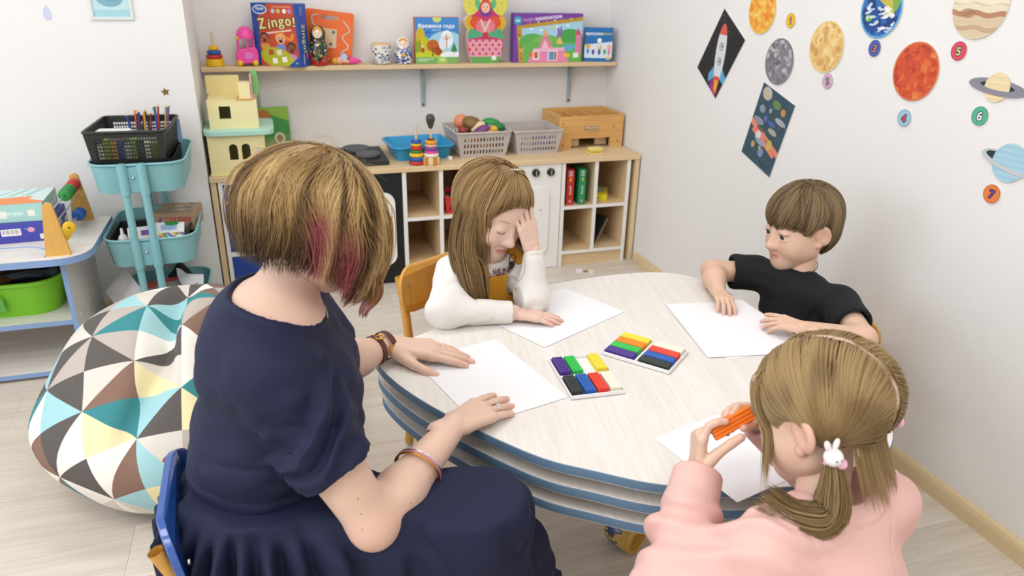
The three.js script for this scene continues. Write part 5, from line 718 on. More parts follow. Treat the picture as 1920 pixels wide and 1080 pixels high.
a4('blank white paper before the boy in the black shirt', -0.709, 1.562, 0.167, 0.21, 0.297, TY + 0.0016, 0.0012);
a4('second white sheet peeking out below the boy paper', -0.7, 1.575, 0.06, 0.21, 0.297, TY + 0.0005, 0);
a4('blank white paper before the girl in pink, corner over the table edge', -1.027, 2.104, 1.3436, 0.21, 0.0001 + 0.2969, TY + 0.0006, 0);
scene.children[scene.children.length - 1].geometry.dispose; { const m = scene.children[scene.children.length - 1], p = m.geometry.attributes.position, u = V(Math.cos(1.3436), 0, Math.sin(1.3436)), w = V(Math.sin(1.3436), 0, -Math.cos(1.3436)); let i = 0; for (let r = 0; r <= 12; r++) for (let c = 0; c <= 12; c++, i++) p.setXYZ(i, -1.027 + u.x * 0.21 * c / 12 + w.x * 0.297 * r / 12, TY + 0.0006, 2.104 + u.z * 0.21 * c / 12 + w.z * 0.297 * r / 12); m.geometry.computeVertexNormals(); }
// plasticine sets: white tray with two compartments, ribbed sticks inside
const stickG = (() => { const s = new THREE.Shape(), w = 0.023, n = 4, h = 0.0095; s.moveTo(-w / 2, 0); s.lineTo(w / 2, 0); for (let k = n - 1; k >= 0; k--) { const x = -w / 2 + (k + 0.5) * w / n; s.absarc(x, h, w / n / 2 * 0.98, 0, Math.PI); } s.closePath(); return at(extr(s, 0.067, 0.0004, 6), 0, 0, -0.0335); })();
const SC = { purple: '#4a2f8a', green: '#2fc054', orange: '#f58a1c', yellow: '#f0d83a', black: '#2a3230', blue: '#1f5fb5', red: '#e5432f', cream: '#f4f0d8' };
function plasticine(x, z, ry, rows, which) {
  const t = thing('plasticine_tray', `white plastic plasticine tray ${which}`, 'tray', [x, TY + 0.0004, z], ry, 'plasticine trays'), m = mat('#f4f3f4', 0.35);
  mesh('base', cbox(0.118, 0.002, 0.164, 0.0008), m, t);
  for (const e of [[-0.059, 0.059, 0, 0.009, -0.082, -0.0795], [-0.059, 0.059, 0, 0.009, 0.0795, 0.082], [-0.059, -0.0565, 0, 0.009, -0.0795, 0.0795], [0.0565, 0.059, 0, 0.009, -0.0795, 0.0795], [-0.0565, 0.0565, 0.002, 0.009, -0.0025, 0.0025]]) mesh('wall', ext(...e, 0.0008), m, t);
  rows.forEach((row, r) => row.forEach((c, k) => { if (!c) return; const lx = -0.042 + k * 0.0278, lz = r ? 0.041 : -0.041, o = single('plasticine_stick', `ribbed ${c} plasticine block in the tray ${which}`, 'plasticine', stickG, mat(SC[c], 0.55), 'plasticine blocks'); o.position.set(x + lx * Math.cos(ry) + lz * Math.sin(ry), TY + 0.0026, z - lx * Math.sin(ry) + lz * Math.cos(ry)); o.rotation.y = ry; }));
}
plasticine(-1.062, 1.86, -0.065, [['purple', 'green', null, 'yellow'], ['black', 'blue', 'red', 'cream']], 'nearest the woman, one slot empty');
plasticine(-0.889, 1.798, 0.7, [['purple', 'green', 'orange', 'yellow'], ['black', 'blue', 'red', 'cream']], 'nearest the boy, all slots filled');
// ---------------------------------------------------------------- small chairs
function chair(label, pos, ry, woodM, backM, o = {}) {
  const t = thing('child_chair', label, 'chair', pos, ry), sh = o.seat ?? 0.3, w = o.w ?? 0.29, bh = o.back ?? 0.58; // faces +z
  mesh('seat', at(extr(rrect(w, 0.28, 0.05), 0.012, 0.003), 0, sh - 0.012, 0.01, -Math.PI / 2), o.seatM ?? backM, t);
  for (const sx of [-1, 1]) {
    mesh('back_post', metricUV(tube([[sx * (w / 2 - 0.012), 0.0125, -0.15], [sx * (w / 2 - 0.012), sh * 0.8, -0.125], [sx * (w / 2 - 0.012), sh + 0.12, -0.14], [sx * (w / 2 - 0.012), bh - 0.03, -0.165]], 0.0125, 20, 8)), woodM, t);
    mesh('front_leg', metricUV(tube([[sx * (w / 2 - 0.012), 0.0125, 0.14], [sx * (w / 2 - 0.012), sh * 0.8, 0.125], [sx * (w / 2 - 0.012), sh - 0.02, 0.115]], 0.0125, 12, 8)), woodM, t);
    mesh('side_rail', ext(sx * (w / 2 - 0.012) - 0.009, sx * (w / 2 - 0.012) + 0.009, sh - 0.05, sh - 0.016, -0.12, 0.115, 0.004), woodM, t);
  }
  const N = 16, bs = o.backH ?? 0.13, pos2 = [], s = rrect(w + 0.03, bs, bs * 0.42), g = extr(s, 0.009, 0.0018, 10), p = g.attributes.position; for (let i = 0; i < p.count; i++) p.setZ(i, p.getZ(i) + 1.1 * (p.getX(i) ** 2) * 1.0 - 0.02); g.computeVertexNormals();
  const b = mesh('backrest', metricUV(at(g, 0, bh - bs / 2, -0.143 + 0.004, -0.12)), backM, t);
  for (const sx of [-1, 1]) for (const dy of [-0.022, 0.022]) mesh('screw', at(cyl(0.005, 0.005, 0.003, 12), sx * (w / 2 - 0.012), bh - bs / 2 + dy, -0.123, Math.PI / 2), M.steel, b);
  return t;
}
chair('honey wood child chair with curved backrest behind the girl in overalls', [-1.165, 0, 1.335], 0.513, M.honey, M.honey, { back: 0.575, seat: 0.3, w: 0.29 });
chair('honey wood child chair under the boy in the black shirt', [-0.29, 0, 1.62], -1.18, M.honey, M.honey, { seat: 0.25, back: 0.44, w: 0.27 });
chair('honey wood child chair under the girl in pink', [-0.945, 0, 2.565], Math.PI + 0.2, M.honey, M.honey, { seat: 0.28, back: 0.46 });
chair('glossy blue backed child chair behind the woman in the navy dress', [-1.72, 0, 2.01], Math.PI / 2 + 0.02, M.honey, new THREE.MeshPhysicalMaterial({ color: col('#1d4f9f'), roughness: 0.22, clearcoat: 0.8, clearcoatRoughness: 0.12 }), { seat: 0.3, back: 0.525, w: 0.27, backH: 0.17 });
// ---------------------------------------------------------------- bean bag with a print of triangles
{
  const C = [-1.93, 0.24, 1.13];
  const base = U(0.1, ell([-1.95, 0.185, 1.17], [0.385, 0.2, 0.34]), ell([-1.94, 0.31, 1.08], [0.31, 0.17, 0.26]), ell([-1.9, 0.15, 1.27], [0.3, 0.16, 0.24]));
  const f0 = (x, y, z) => { let d = base(x, y, z); d = smax(d, -ell([-1.7, 0.5, 1.36], [0.2, 0.2, 0.2])(x, y, z), 0.1); const cr = Math.abs((x + 1.97) * 0.93 + (z - 1.2) * 0.25 + 0.012 * Math.sin(y * 30)); d += 0.06 * Math.exp(-cr * cr / 0.0011) * sstep(0.18, 0.4, y) * sstep(0.9, 1.15, z); d -= 0.012 * n3(x * 9, y * 7, z * 9) + 0.006 * n3(x * 22, y * 22, z * 22) * sstep(-2.05, -1.85, x); return smax(d, -y, 0.03); };
  const pal = ['#3a868b', '#a0cdd1', '#f1ece2', '#ece0b0', '#b9aea4', '#5b5552', '#87695a', '#d8d0c6'];
  const tex = canvas(1024, 1024, (g, w) => { const n = 8, c = w / n; let s = 41; const q = () => (s = (s * 16807) % 2147483647) / 2147483647; const pick = () => pal[Math.floor(q() * pal.length)]; for (let r = 0; r < n; r++) for (let k = 0; k < n; k++) { const x = k * c, y = r * c, d = (r + k) % 2; let a = pick(), b = pick(); while (b === a) b = pick(); if (d) { poly(g, a, [[x, y], [x + c, y], [x, y + c]]); poly(g, b, [[x + c, y], [x + c, y + c], [x, y + c]]); } else { poly(g, a, [[x, y], [x + c, y], [x + c, y + c]]); poly(g, b, [[x, y], [x + c, y + c], [x, y + c]]); } } });
  tex.wrapS = tex.wrapT = THREE.RepeatWrapping; const weave = dataTex(128, 128, (u, v) => { const a = 128 + 60 * Math.sin(u * 128 * Math.PI) * Math.sin(v * 128 * Math.PI) + (vn(u * 64, v * 64, 64, 64) - 0.5) * 60; return [a, a, a]; }, false, [14, 14]);
  const g = surf(f0, [-2.4, -0.03, 0.7], [-1.5, 0.6, 1.62], 0.012, null, (x, y, z) => { let dx = x - C[0], dz = z - C[2], dy = y - 0.14; const ct = Math.cos(0.95), st = Math.sin(0.95), d2 = dy * ct - dz * st * -1 * -1, y2 = dy * ct - dz * st, z2 = dy * st + dz * ct; const az = Math.atan2(dx, z2), pr = Math.atan2(y2, sq(dx * dx + z2 * z2)); return [az / (2 * Math.PI) * 2.25, pr * 0.42 + 0.1]; });
  // cut the seam triangles where the azimuth wraps (at the back, away from view)
  const ix = g.index.array, uv = g.attributes.uv, keep = []; for (let i = 0; i < ix.length; i += 3) { const a = uv.getX(ix[i]), b = uv.getX(ix[i + 1]), c = uv.getX(ix[i + 2]); if (Math.max(a, b, c) - Math.min(a, b, c) < 1.1) keep.push(ix[i], ix[i + 1], ix[i + 2]); else { const o = []; for (let k = 0; k < 3; k++) o.push(ix[i + k]); keep.push(...o); } } g.setIndex(keep);
  const t = thing('bean_bag', 'large bean bag printed with teal, cream, grey and brown triangles', 'bean bag');
  mesh('cover', g, new THREE.MeshStandardMaterial({ map: tex, roughness: 0.9, bumpMap: weave, bumpScale: 0.0004 }), t);
  const seam = []; for (let k = 0; k <= 40; k++) { const a = -1.7 + k / 40 * 3.0, dir = [Math.sin(a), Math.cos(a)]; let r = 0.5; for (let i = 0; i < 60; i++) { const d = f0(C[0] + dir[0] * r, 0.085 + 0.03 * Math.sin(a * 2), C[2] + dir[1] * r); r -= d * 0.8; } seam.push([C[0] + dir[0] * r, 0.085 + 0.03 * Math.sin(a * 2), C[2] + dir[1] * r]); }
  mesh('seam', tube(seam, 0.0025, 120, 6), mat('#8a8a80', 0.9), t);
}
// ---------------------------------------------------------------- on the floor
{
  const tex = canvas(512, 256, (g, w, h) => { rect(g, '#dcb458', 0, 0, w, h); let s = 3; const q = () => (s = (s * 16807) % 2147483647) / 2147483647; for (let i = 0; i < 70; i++) blob(g, ['#1b2a5a', '#26376e', '#16213f'][i % 3], q() * w, 50 + q() * 150, 8 + q() * 6, 6 + q() * 4, q() * 3); for (const x of [60, 190, 320, 450]) { for (let k = 0; k < 5; k++) blob(g, '#27407a', x + 30 * Math.cos(k * 1.26), 110 + 30 * Math.sin(k * 1.26), 24); blob(g, '#d9a53a', x, 110, 12); } });
  const t = thing('painted_cup', 'yellow wooden cup painted with dark blue flowers lying on the floor under the table', 'cup', [-0.92, 0.0405, 1.83]); t.rotation.set(0, 0.45, 0);
  const o = (g) => at(g, 0, 0, -0.035, Math.PI / 2);
  mesh('cup', o(lathe([[0, 0], [0.028, 0], [0.033, 0.006], [0.039, 0.03], [0.04, 0.055], [0.038, 0.078]], 40)), new THREE.MeshPhysicalMaterial({ map: tex, roughness: 0.3, clearcoat: 0.5 }), t);
  mesh('rim', o(lathe([[0.038, 0.078], [0.0385, 0.0795], [0.037, 0.082], [0.034, 0.081], [0.0335, 0.079], [0.0325, 0.085], [0.0305, 0.0855], [0.0295, 0.08], [0.027, 0.02], [0, 0.012]], 40)), woodMat([232, 190, 96], [214, 166, 70], 0.8, 0.45, [6, 6]), t);
  single('picture_card_floor', 'small picture card lying on the floor before the corner cabinet', 'card', at(new THREE.BoxGeometry(0.085, 0.0012, 0.055), -0.29, 0.0012, 0.09, 0, -0.5), mat('#eef0f2', 0.6));
  const c = scene.children[scene.children.length - 1]; mesh('print', at(new THREE.PlaneGeometry(0.03, 0.045), -0.286, 0.0021, 0.093, -Math.PI / 2, -0.5), print(60, 90, (g, w, h) => { rect(g, '#cfa77c', 0, 0, w, h); blob(g, '#8a6a4a', 30, 50, 14, 24); rect(g, '#e9dcc8', 4, 6, 50, 12); }), c);
}
// ---------------------------------------------------------------- people: heads, hands, hair
const A3 = (v) => (v.isVector3 ? [v.x, v.y, v.z] : v);
const mixv = (a, b, t) => [a[0] + (b[0] - a[0]) * t, a[1] + (b[1] - a[1]) * t, a[2] + (b[2] - a[2]) * t];
const skinMat = new THREE.MeshPhysicalMaterial({ vertexColors: true, roughness: 0.5, sheen: 0.25, sheenColor: col([0.9, 0.5, 0.4]), sheenRoughness: 0.5 });
const hairMat = new THREE.MeshPhysicalMaterial({ vertexColors: true, roughness: 0.4 });
const SK = { base: [0.7, 0.45, 0.33], warm: [0.68, 0.33, 0.24], lip: [0.56, 0.2, 0.17], nail: [0.74, 0.45, 0.38] };
function headMatrix(pos, f, nod, roll, s) { const F = V(f[0], 0, f[1]).normalize(), U0 = V(0, 1, 0), L = U0.clone().cross(F); return new THREE.Matrix4().makeBasis(L, U0, F).multiply(new THREE.Matrix4().makeRotationX(nod)).multiply(new THREE.Matrix4().makeRotationZ(roll)).multiply(new THREE.Matrix4().makeScale(s, s, s)).setPosition(...pos); }
const toLocal = (m, f) => { const e = m.clone().invert().elements, s = V().setFromMatrixScale ? 1 : 1, sc = new THREE.Vector3().setFromMatrixScale(m).x; return (x, y, z) => sc * f(e[0] * x + e[4] * y + e[8] * z + e[12], e[1] * x + e[5] * y + e[9] * z + e[13], e[2] * x + e[6] * y + e[10] * z + e[14]); };
function headSDF({ closed = true, jaw = 1, brow = 0 } = {}) {
  const S = [-1, 1], main = U(0.03, ell([0, 0.022, -0.012], [0.072, 0.074, 0.086]), ell([0, -0.03, 0.02], [0.057, 0.066 * jaw, 0.055]), ...S.map((s) => ell([s * 0.031, -0.044, 0.041], [0.027, 0.027, 0.026])), rc([-0.044, -0.056, 0.002], [0, -0.084 * jaw, 0.046], 0.018, 0.017), rc([0.044, -0.056, 0.002], [0, -0.084 * jaw, 0.046], 0.018, 0.017), ell([0, -0.084 * jaw, 0.052], [0.018, 0.015, 0.016]));
  const sock = S.map((s) => ell([s * 0.0285, -0.007, 0.09], [0.019, 0.0125, 0.0165]));
  const lids = S.map((s) => (closed ? ell([s * 0.0285, -0.008, 0.0625], [0.0165, 0.0115, 0.0125]) : ell([s * 0.0285, 0.0022, 0.0636], [0.0175, 0.0085, 0.0128], [0, 0, -s * 0.12]))), low = closed ? [] : S.map((s) => ell([s * 0.0285, -0.0165, 0.063], [0.0155, 0.0058, 0.0115]));
  const nose = U(0.01, rc([0, -0.004, 0.071], [0, -0.034, 0.0865], 0.0062, 0.0085), ell([0, -0.0365, 0.0865], [0.0088, 0.0078, 0.0085]), ...S.map((s) => ell([s * 0.0085, -0.039, 0.079], [0.0062, 0.0056, 0.0072])));
  const lips = U(0.004, rc([-0.0165, -0.0605, 0.067], [-0.003, -0.0592, 0.0745], 0.003, 0.0046), rc([0.0165, -0.0605, 0.067], [0.003, -0.0592, 0.0745], 0.003, 0.0046), rc([-0.012, -0.0665, 0.069], [0, -0.0685, 0.0735], 0.0036, 0.0052), rc([0.012, -0.0665, 0.069], [0, -0.0685, 0.0735], 0.0036, 0.0052));
  const ears = S.map((s) => { const o = U(0.004, ell([s * 0.0745, -0.012, -0.014], [0.0075, 0.026, 0.0185], [0.1, s * -0.35, 0]), ell([s * 0.07, -0.036, -0.004], [0.007, 0.009, 0.008])), h = ell([s * 0.083, -0.009, -0.01], [0.0075, 0.0185, 0.0105], [0.25, s * -0.35, 0]), h2 = ell([s * 0.082, -0.02, -0.002], [0.006, 0.008, 0.008]); return (x, y, z) => smax(smax(o(x, y, z), -h(x, y, z), 0.005), -h2(x, y, z), 0.004); });
  const mouthG = U(0.001, rc([-0.018, -0.0635, 0.0725], [0, -0.0633, 0.0795], 0.001, 0.0016), rc([0.018, -0.0635, 0.0725], [0, -0.0633, 0.0795], 0.001, 0.0016));
  return (x, y, z) => { let d = main(x, y, z); if (d > 0.03 || d < -0.03) return d; if (z > 0.03) { for (const k of sock) d = smax(d, -k(x, y, z), 0.014); for (const k of lids) d = smin(d, k(x, y, z), 0.005); for (const k of low) d = smin(d, k(x, y, z), 0.004); d = smin(d, nose(x, y, z), 0.012); d = smin(d, lips(x, y, z), 0.005); d = smax(d, -mouthG(x, y, z), 0.0015); } if (Math.abs(x) > 0.05) for (const k of ears) d = smin(d, k(x, y, z), 0.006); return d; };
}
function faceColor(tone, browC) {
  return (x, y, z) => {
    let c = mix3(tone, SK.warm, 0.3 * Math.exp(-(((Math.abs(x) - 0.036) ** 2) + (y + 0.038) ** 2) / 0.0003) * (z > 0.02 ? 1 : 0) + 0.25 * Math.exp(-((x * x) + (y + 0.037) ** 2) / 0.00008) * (z > 0.07 ? 1 : 0));
    if (z > 0.058) { const lx = Math.abs(x) / 0.0185, ly = (y + 0.0637) / (0.0082 * (1 - 0.35 * lx * lx)); const l = sstep(1.15, 0.75, Math.max(lx, Math.hypot(lx * 0.5, ly))); c = mix3(c, SK.lip, 0.8 * l); }
    if (browC && z > 0.04) { const bx = Math.abs(x) - 0.03, by = y - 0.0135 + 5.5 * bx * bx; const b = sstep(1.1, 0.5, Math.hypot(bx / 0.0165, by / 0.0029)); c = mix3(c, browC, 0.75 * b); }
    if (Math.abs(x) > 0.066) c = mix3(c, SK.warm, 0.35);
    return c;
  };
}
function headGeo(m, opts, tone, browC, cell = 0.0024) { const f = headSDF(opts), g = surf(f, [-0.092, -0.112, -0.108], [0.092, 0.104, 0.104], cell, faceColor(tone, browC)); g.applyMatrix4(m); return g; }
// hand: x along the fingers, y out of the back, z = x × y; side = +1 thumb towards +z (left hand), -1 right hand
function handGeo({ wrist, dir, back, side, L, curl = [[0.08, 0.1, 0.08], [0.06, 0.1, 0.08], [0.08, 0.1, 0.08], [0.1, 0.12, 0.1]], spread = 0.06, thumb = {}, tone = SK.base, cell = 0.0017, fat = 1 }) {
  const X = V(...dir).normalize(), Y = V(...back), Yn = Y.sub(X.clone().multiplyScalar(Y.dot(X))).normalize(), Z = X.clone().cross(Yn), m = new THREE.Matrix4().makeBasis(X, Yn, Z).setPosition(...wrist), t = side, sc = (p) => [p[0] * L, p[1] * L, p[2] * L];
  const bz = [0.158, 0.054, -0.05, -0.148], bx = [0.5, 0.53, 0.505, 0.455], len = [0.4, 0.445, 0.41, 0.325], rad = [0.051, 0.052, 0.049, 0.043], fing = [], tips = [];
  for (let k = 0; k < 4; k++) {
    const sp = (bz[k] / 0.158) * spread; let p = [bx[k] - 0.02, 0, t * bz[k]], a = 0; const c = curl[k], fr = [0.46, 0.3, 0.24], r = rad[k] * fat; const R = [r, r * 0.94, r * 0.88, r * 0.76];
    for (let s = 0; s < 3; s++) { a += c[s]; const l = len[k] * fr[s] + (s === 0 ? 0.02 : 0), q = [p[0] + Math.cos(a) * Math.cos(sp) * l, p[1] - Math.sin(a) * l, p[2] + t * Math.cos(a) * Math.sin(sp) * l]; fing.push([k, rc(sc(p), sc(q), R[s] * L, R[s + 1] * L)]); if (s === 2) { const n = [Math.sin(a), Math.cos(a)]; tips.push({ p: [q[0] - Math.cos(a) * 0.025 + n[0] * r * 0.7, q[1] + Math.sin(a) * 0.025 + n[1] * r * 0.7, q[2]], q, r }); } p = q; }
  }
  const th = { out: 0.62, drop: 0.12, curl: 0.25, rot: 0, ...thumb }, tb = [0.1, -0.03, t * 0.12], d1 = [Math.cos(th.out), -Math.sin(th.drop), t * Math.sin(th.out)], t1 = [tb[0] + d1[0] * 0.24, tb[1] + d1[1] * 0.24, tb[2] + d1[2] * 0.24], o2 = th.out - th.curl, d2 = [Math.cos(o2), -Math.sin(th.drop + th.rot), t * Math.sin(o2)], t2 = [t1[0] + d2[0] * 0.17, t1[1] + d2[1] * 0.17, t1[2] + d2[2] * 0.17], o3 = o2 - th.curl * 0.8, d3 = [Math.cos(o3), -Math.sin(th.drop + th.rot * 1.6), t * Math.sin(o3)], t3 = [t2[0] + d3[0] * 0.12, t2[1] + d3[1] * 0.12, t2[2] + d3[2] * 0.12];
  const thumbF = U(0.015 * L, rc(sc(tb), sc(t1), 0.085 * L * fat, 0.062 * L * fat), rc(sc(t1), sc(t2), 0.058 * L * fat, 0.055 * L * fat), rc(sc(t2), sc(t3), 0.056 * L * fat, 0.047 * L * fat)); tips.push({ p: [t3[0], t3[1] + 0.035, t3[2]], q: t3, r: 0.05 });
  const palm = U(0.06 * L, ...[0, 1, 2, 3].map((k) => rc(sc([0.08, 0, t * bz[k] * 0.62]), sc([bx[k] - 0.02, 0.004, t * bz[k]]), 0.075 * L * fat, 0.062 * L * fat)), rc(sc([-0.2, 0, 0.045]), sc([0.1, 0, 0.05]), 0.105 * L * fat, 0.085 * L * fat), rc(sc([-0.2, 0, -0.045]), sc([0.1, 0, -0.05]), 0.105 * L * fat, 0.085 * L * fat));
  const f = (x, y, z) => { let a = 9; const per = [9, 9, 9, 9]; for (const [k, g] of fing) per[k] = smin(per[k], g(x, y, z), 0.012 * L); for (const v of per) a = smin(a, v, 0.006 * L); let d = smin(palm(x, y, z), a, 0.045 * L); return smin(d, thumbF(x, y, z), 0.04 * L); };
  const g = surf(f, [-0.3 * L, -0.62 * L, -0.52 * L], [1.08 * L, 0.22 * L, 0.52 * L], cell, (x, y, z, n) => { let c = tone; for (const q of tips) { const d = Math.hypot(x / L - q.q[0], y / L - q.q[1], z / L - q.q[2]); c = mix3(c, SK.warm, 0.4 * sstep(0.2, 0.04, d)); const e = Math.hypot(x / L - q.p[0], (y / L - q.p[1]) * 1.3, z / L - q.p[2]); c = mix3(c, SK.nail, sstep(q.r * 0.95, q.r * 0.7, e)); } return c; });
  g.applyMatrix4(m); return g;
}
// strands that creep over a body field; returns one geometry with vertex colours
function growHair({ n, start, flow, body, off, step = 0.008, maxLen, stop, color, r = 0.0006, stick = () => 1, wave = 0 }) {
  const P = [], C = [], N = [], I = [];
  for (let i = 0; i < n; i++) {
    let p = start(i); if (!p) continue; const o = off(i), L = maxLen(i), pts = [], ph = rnd() * 6.28, fr = 60 + rnd() * 50; let len = 0, prev = null;
    for (let k = 0; k < 60; k++) {
      const d = body(p[0], p[1], p[2]), st = stick(p[0], p[1], p[2], len), oo = o - 0.007 * sstep(0.022, 0, len); let g = null;
      if (d < oo || st > 0) { g = grad(body, p[0], p[1], p[2], 0.003); const w = d < oo ? 1 : st; p = [p[0] + g[0] * (oo - d) * w, p[1] + g[1] * (oo - d) * w, p[2] + g[2] * (oo - d) * w]; }
      if (st > 0 && d > 0.03 && len > 0.02) break; pts.push(p); if (len > L || stop(p[0], p[1], p[2], i, len)) break;
      let v = flow(p[0], p[1], p[2], i, len); const l = Math.hypot(...v) || 1; v = [v[0] / l, v[1] / l, v[2] / l]; if (st > 0) { const q = (v[0] * g[0] + v[1] * g[1] + v[2] * g[2]) * st; v = [v[0] - g[0] * q, v[1] - g[1] * q, v[2] - g[2] * q]; }
      if (prev) v = mixv(prev, v, 0.6); const l2 = Math.hypot(...v) || 1; v = [v[0] / l2, v[1] / l2, v[2] / l2]; prev = v; const wv = wave * Math.sin(len * fr + ph); p = [p[0] + v[0] * step + wv * v[2], p[1] + v[1] * step, p[2] + v[2] * step - wv * v[0]]; len += step;
    }
    if (pts.length < 3) continue;
    const M0 = P.length / 3, K = pts.length, rr0 = r * (0.7 + 0.6 * rnd()); let ps0 = V(0.577, 0.577, 0.577);
    for (let k = 0; k < K; k++) { const a = pts[Math.max(0, k - 1)], b = pts[Math.min(K - 1, k + 1)], t = V(b[0] - a[0], b[1] - a[1], b[2] - a[2]).normalize(), s = ps0.clone().sub(t.clone().multiplyScalar(ps0.dot(t))).normalize(), u = t.clone().cross(s), q = k / (K - 1), R = rr0 * (q > 0.7 ? 1 - (q - 0.7) / 0.3 * 0.85 : 1), c = color(i, q, ...pts[k]); ps0 = s; for (let j = 0; j < 3; j++) { const an = j * 2.0944, nx = s.x * Math.cos(an) + u.x * Math.sin(an), ny = s.y * Math.cos(an) + u.y * Math.sin(an), nz = s.z * Math.cos(an) + u.z * Math.sin(an); P.push(pts[k][0] + nx * R, pts[k][1] + ny * R, pts[k][2] + nz * R); N.push(nx, ny, nz); C.push(...c); } }
    for (let k = 0; k < K - 1; k++) for (let j = 0; j < 3; j++) { const a = M0 + k * 3 + j, b = M0 + k * 3 + (j + 1) % 3; I.push(a, b, a + 3, b, b + 3, a + 3); }
  }
  const g = new THREE.BufferGeometry(); g.setAttribute('position', new THREE.BufferAttribute(new Float32Array(P), 3)); g.setAttribute('normal', new THREE.BufferAttribute(new Float32Array(N), 3)); g.setAttribute('uv', new THREE.BufferAttribute(new Float32Array(P.length / 3 * 2), 2)); g.setAttribute('color', new THREE.BufferAttribute(new Float32Array(C), 3)); g.setIndex(I); return g;
}
// a lock of strands along a curve
function lock(curvePts, n, radF, colorF, r = 0.0007, seg = 22) {
  const c = new THREE.CatmullRomCurve3(curvePts.map((p) => V(...p))), fr = c.computeFrenetFrames(seg, false), pts = c.getPoints(seg); let i = -1;
  const path = []; for (let k = 0; k < n; k++) { const a = rnd() * 6.283, q = sq(rnd()), e = 0.8 + rnd() * 0.2, tw = (rnd() - 0.5) * 1.2; path.push([a, q, e, tw]); }
  const cur = { k: 0 };
  const P = [], N = [], C = [], I = []; for (let s = 0; s < n; s++) { const [a, q, e, tw] = path[s], M0 = P.length / 3, K = seg + 1, jx = rr(-0.001, 0.001); for (let k = 0; k < K; k++) { const t = k / seg, u = Math.min(t * e, 1) * seg, k0 = Math.floor(u), f = u - k0, p = pts[k0].clone().lerp(pts[Math.min(k0 + 1, seg)], f), R = radF(t * e) * q, an = a + tw * t, nn = fr.normals[k0], bb = fr.binormals[k0], x = p.x + (nn.x * Math.cos(an) + bb.x * Math.sin(an)) * R + jx, y = p.y + (nn.y * Math.cos(an) + bb.y * Math.sin(an)) * R, z = p.z + (nn.z * Math.cos(an) + bb.z * Math.sin(an)) * R, rad = r * (t > 0.75 ? 1 - (t - 0.75) * 3.2 : 1), cc = colorF(s, t, q); for (let j = 0; j < 3; j++) { const b = j * 2.0944, dx = nn.x * Math.cos(b) + bb.x * Math.sin(b), dy = nn.y * Math.cos(b) + bb.y * Math.sin(b), dz = nn.z * Math.cos(b) + bb.z * Math.sin(b); P.push(x + dx * rad, y + dy * rad, z + dz * rad); N.push(dx, dy, dz); C.push(...cc); } } for (let k = 0; k < K - 1; k++) for (let j = 0; j < 3; j++) { const A = M0 + k * 3 + j, B = M0 + k * 3 + (j + 1) % 3; I.push(A, B, A + 3, B, B + 3, A + 3); } }
  const g = new THREE.BufferGeometry(); g.setAttribute('position', new THREE.BufferAttribute(new Float32Array(P), 3)); g.setAttribute('normal', new THREE.BufferAttribute(new Float32Array(N), 3)); g.setAttribute('uv', new THREE.BufferAttribute(new Float32Array(P.length / 3 * 2), 2)); g.setAttribute('color', new THREE.BufferAttribute(new Float32Array(C), 3)); g.setIndex(I); return g;
}
const onSurf = (f, p, off = 0) => { for (let k = 0; k < 5; k++) { const d = f(...p) - off, g = grad(f, ...p, 0.002); p = [p[0] - g[0] * d, p[1] - g[1] * d, p[2] - g[2] * d]; } return p; };
const crease = (x, y, z, w = 0.07) => { const n = n3(x, y, z); return Math.exp(-(n * n) / (w * w)); };
const clothTex = dataTex(256, 256, (u, v) => { const a = 128 + 50 * Math.sin(u * 256 * Math.PI) * Math.sin(v * 256 * Math.PI) + (vn(u * 128, v * 128, 128, 128) - 0.5) * 90; return [a, a, a]; }, false, [9, 9]);
const cloth = (c, rough = 0.85, o = {}) => new THREE.MeshPhysicalMaterial({ color: col(c), roughness: rough, bumpMap: clothTex, bumpScale: 0.0005, sheen: 0.15, sheenRoughness: 0.6, ...o });
function person(label, geos) { const t = thing('person', label, 'person'); mesh('body', mergeGeometries(geos), skinMat, t); return t; }
const eyeMat = mat('#f3efe9', 0.15), irisC = ['#3a4a58', '#4a3626'];
function eyes(t, m, look, iris) { for (const s of [-1, 1]) { const g = new THREE.SphereGeometry(0.0118, 20, 14); at(g, s * 0.0285, -0.0085, 0.0628); g.applyMatrix4(m); const e = mesh('eye', g, eyeMat, t); const d = V(look[0] + s * 0.02, look[1], 1).normalize(), q = new THREE.Quaternion().setFromUnitVectors(V(0, 1, 0), d), ig = new THREE.SphereGeometry(0.0121, 18, 8, 0, 6.2832, 0, 0.72); ig.applyQuaternion(q); at(ig, s * 0.0285, -0.0085, 0.0628); ig.applyMatrix4(m); mesh('iris', ig, mat(iris, 0.15), e); const pg = new THREE.SphereGeometry(0.0123, 14, 6, 0, 6.2832, 0, 0.3); pg.applyQuaternion(q); at(pg, s * 0.0285, -0.0085, 0.0628); pg.applyMatrix4(m); mesh('pupil', pg, mat('#0d0c0c', 0.1), e); } }
function lashes(t, m, y0, z0, drop, c = '#2a1c14') { for (const s of [-1, 1]) { const pts = []; for (let k = 0; k <= 8; k++) { const a = (k / 8 - 0.5) * 2; pts.push([s * 0.0285 + a * 0.0155, y0 - drop * (1 - a * a) - 0.0012 * a * s, z0 - 0.006 * a * a]); } const g = tube(pts, 0.0006, 16, 6); g.applyMatrix4(m); mesh('eyelashes', g, mat(c, 0.6), t); } }
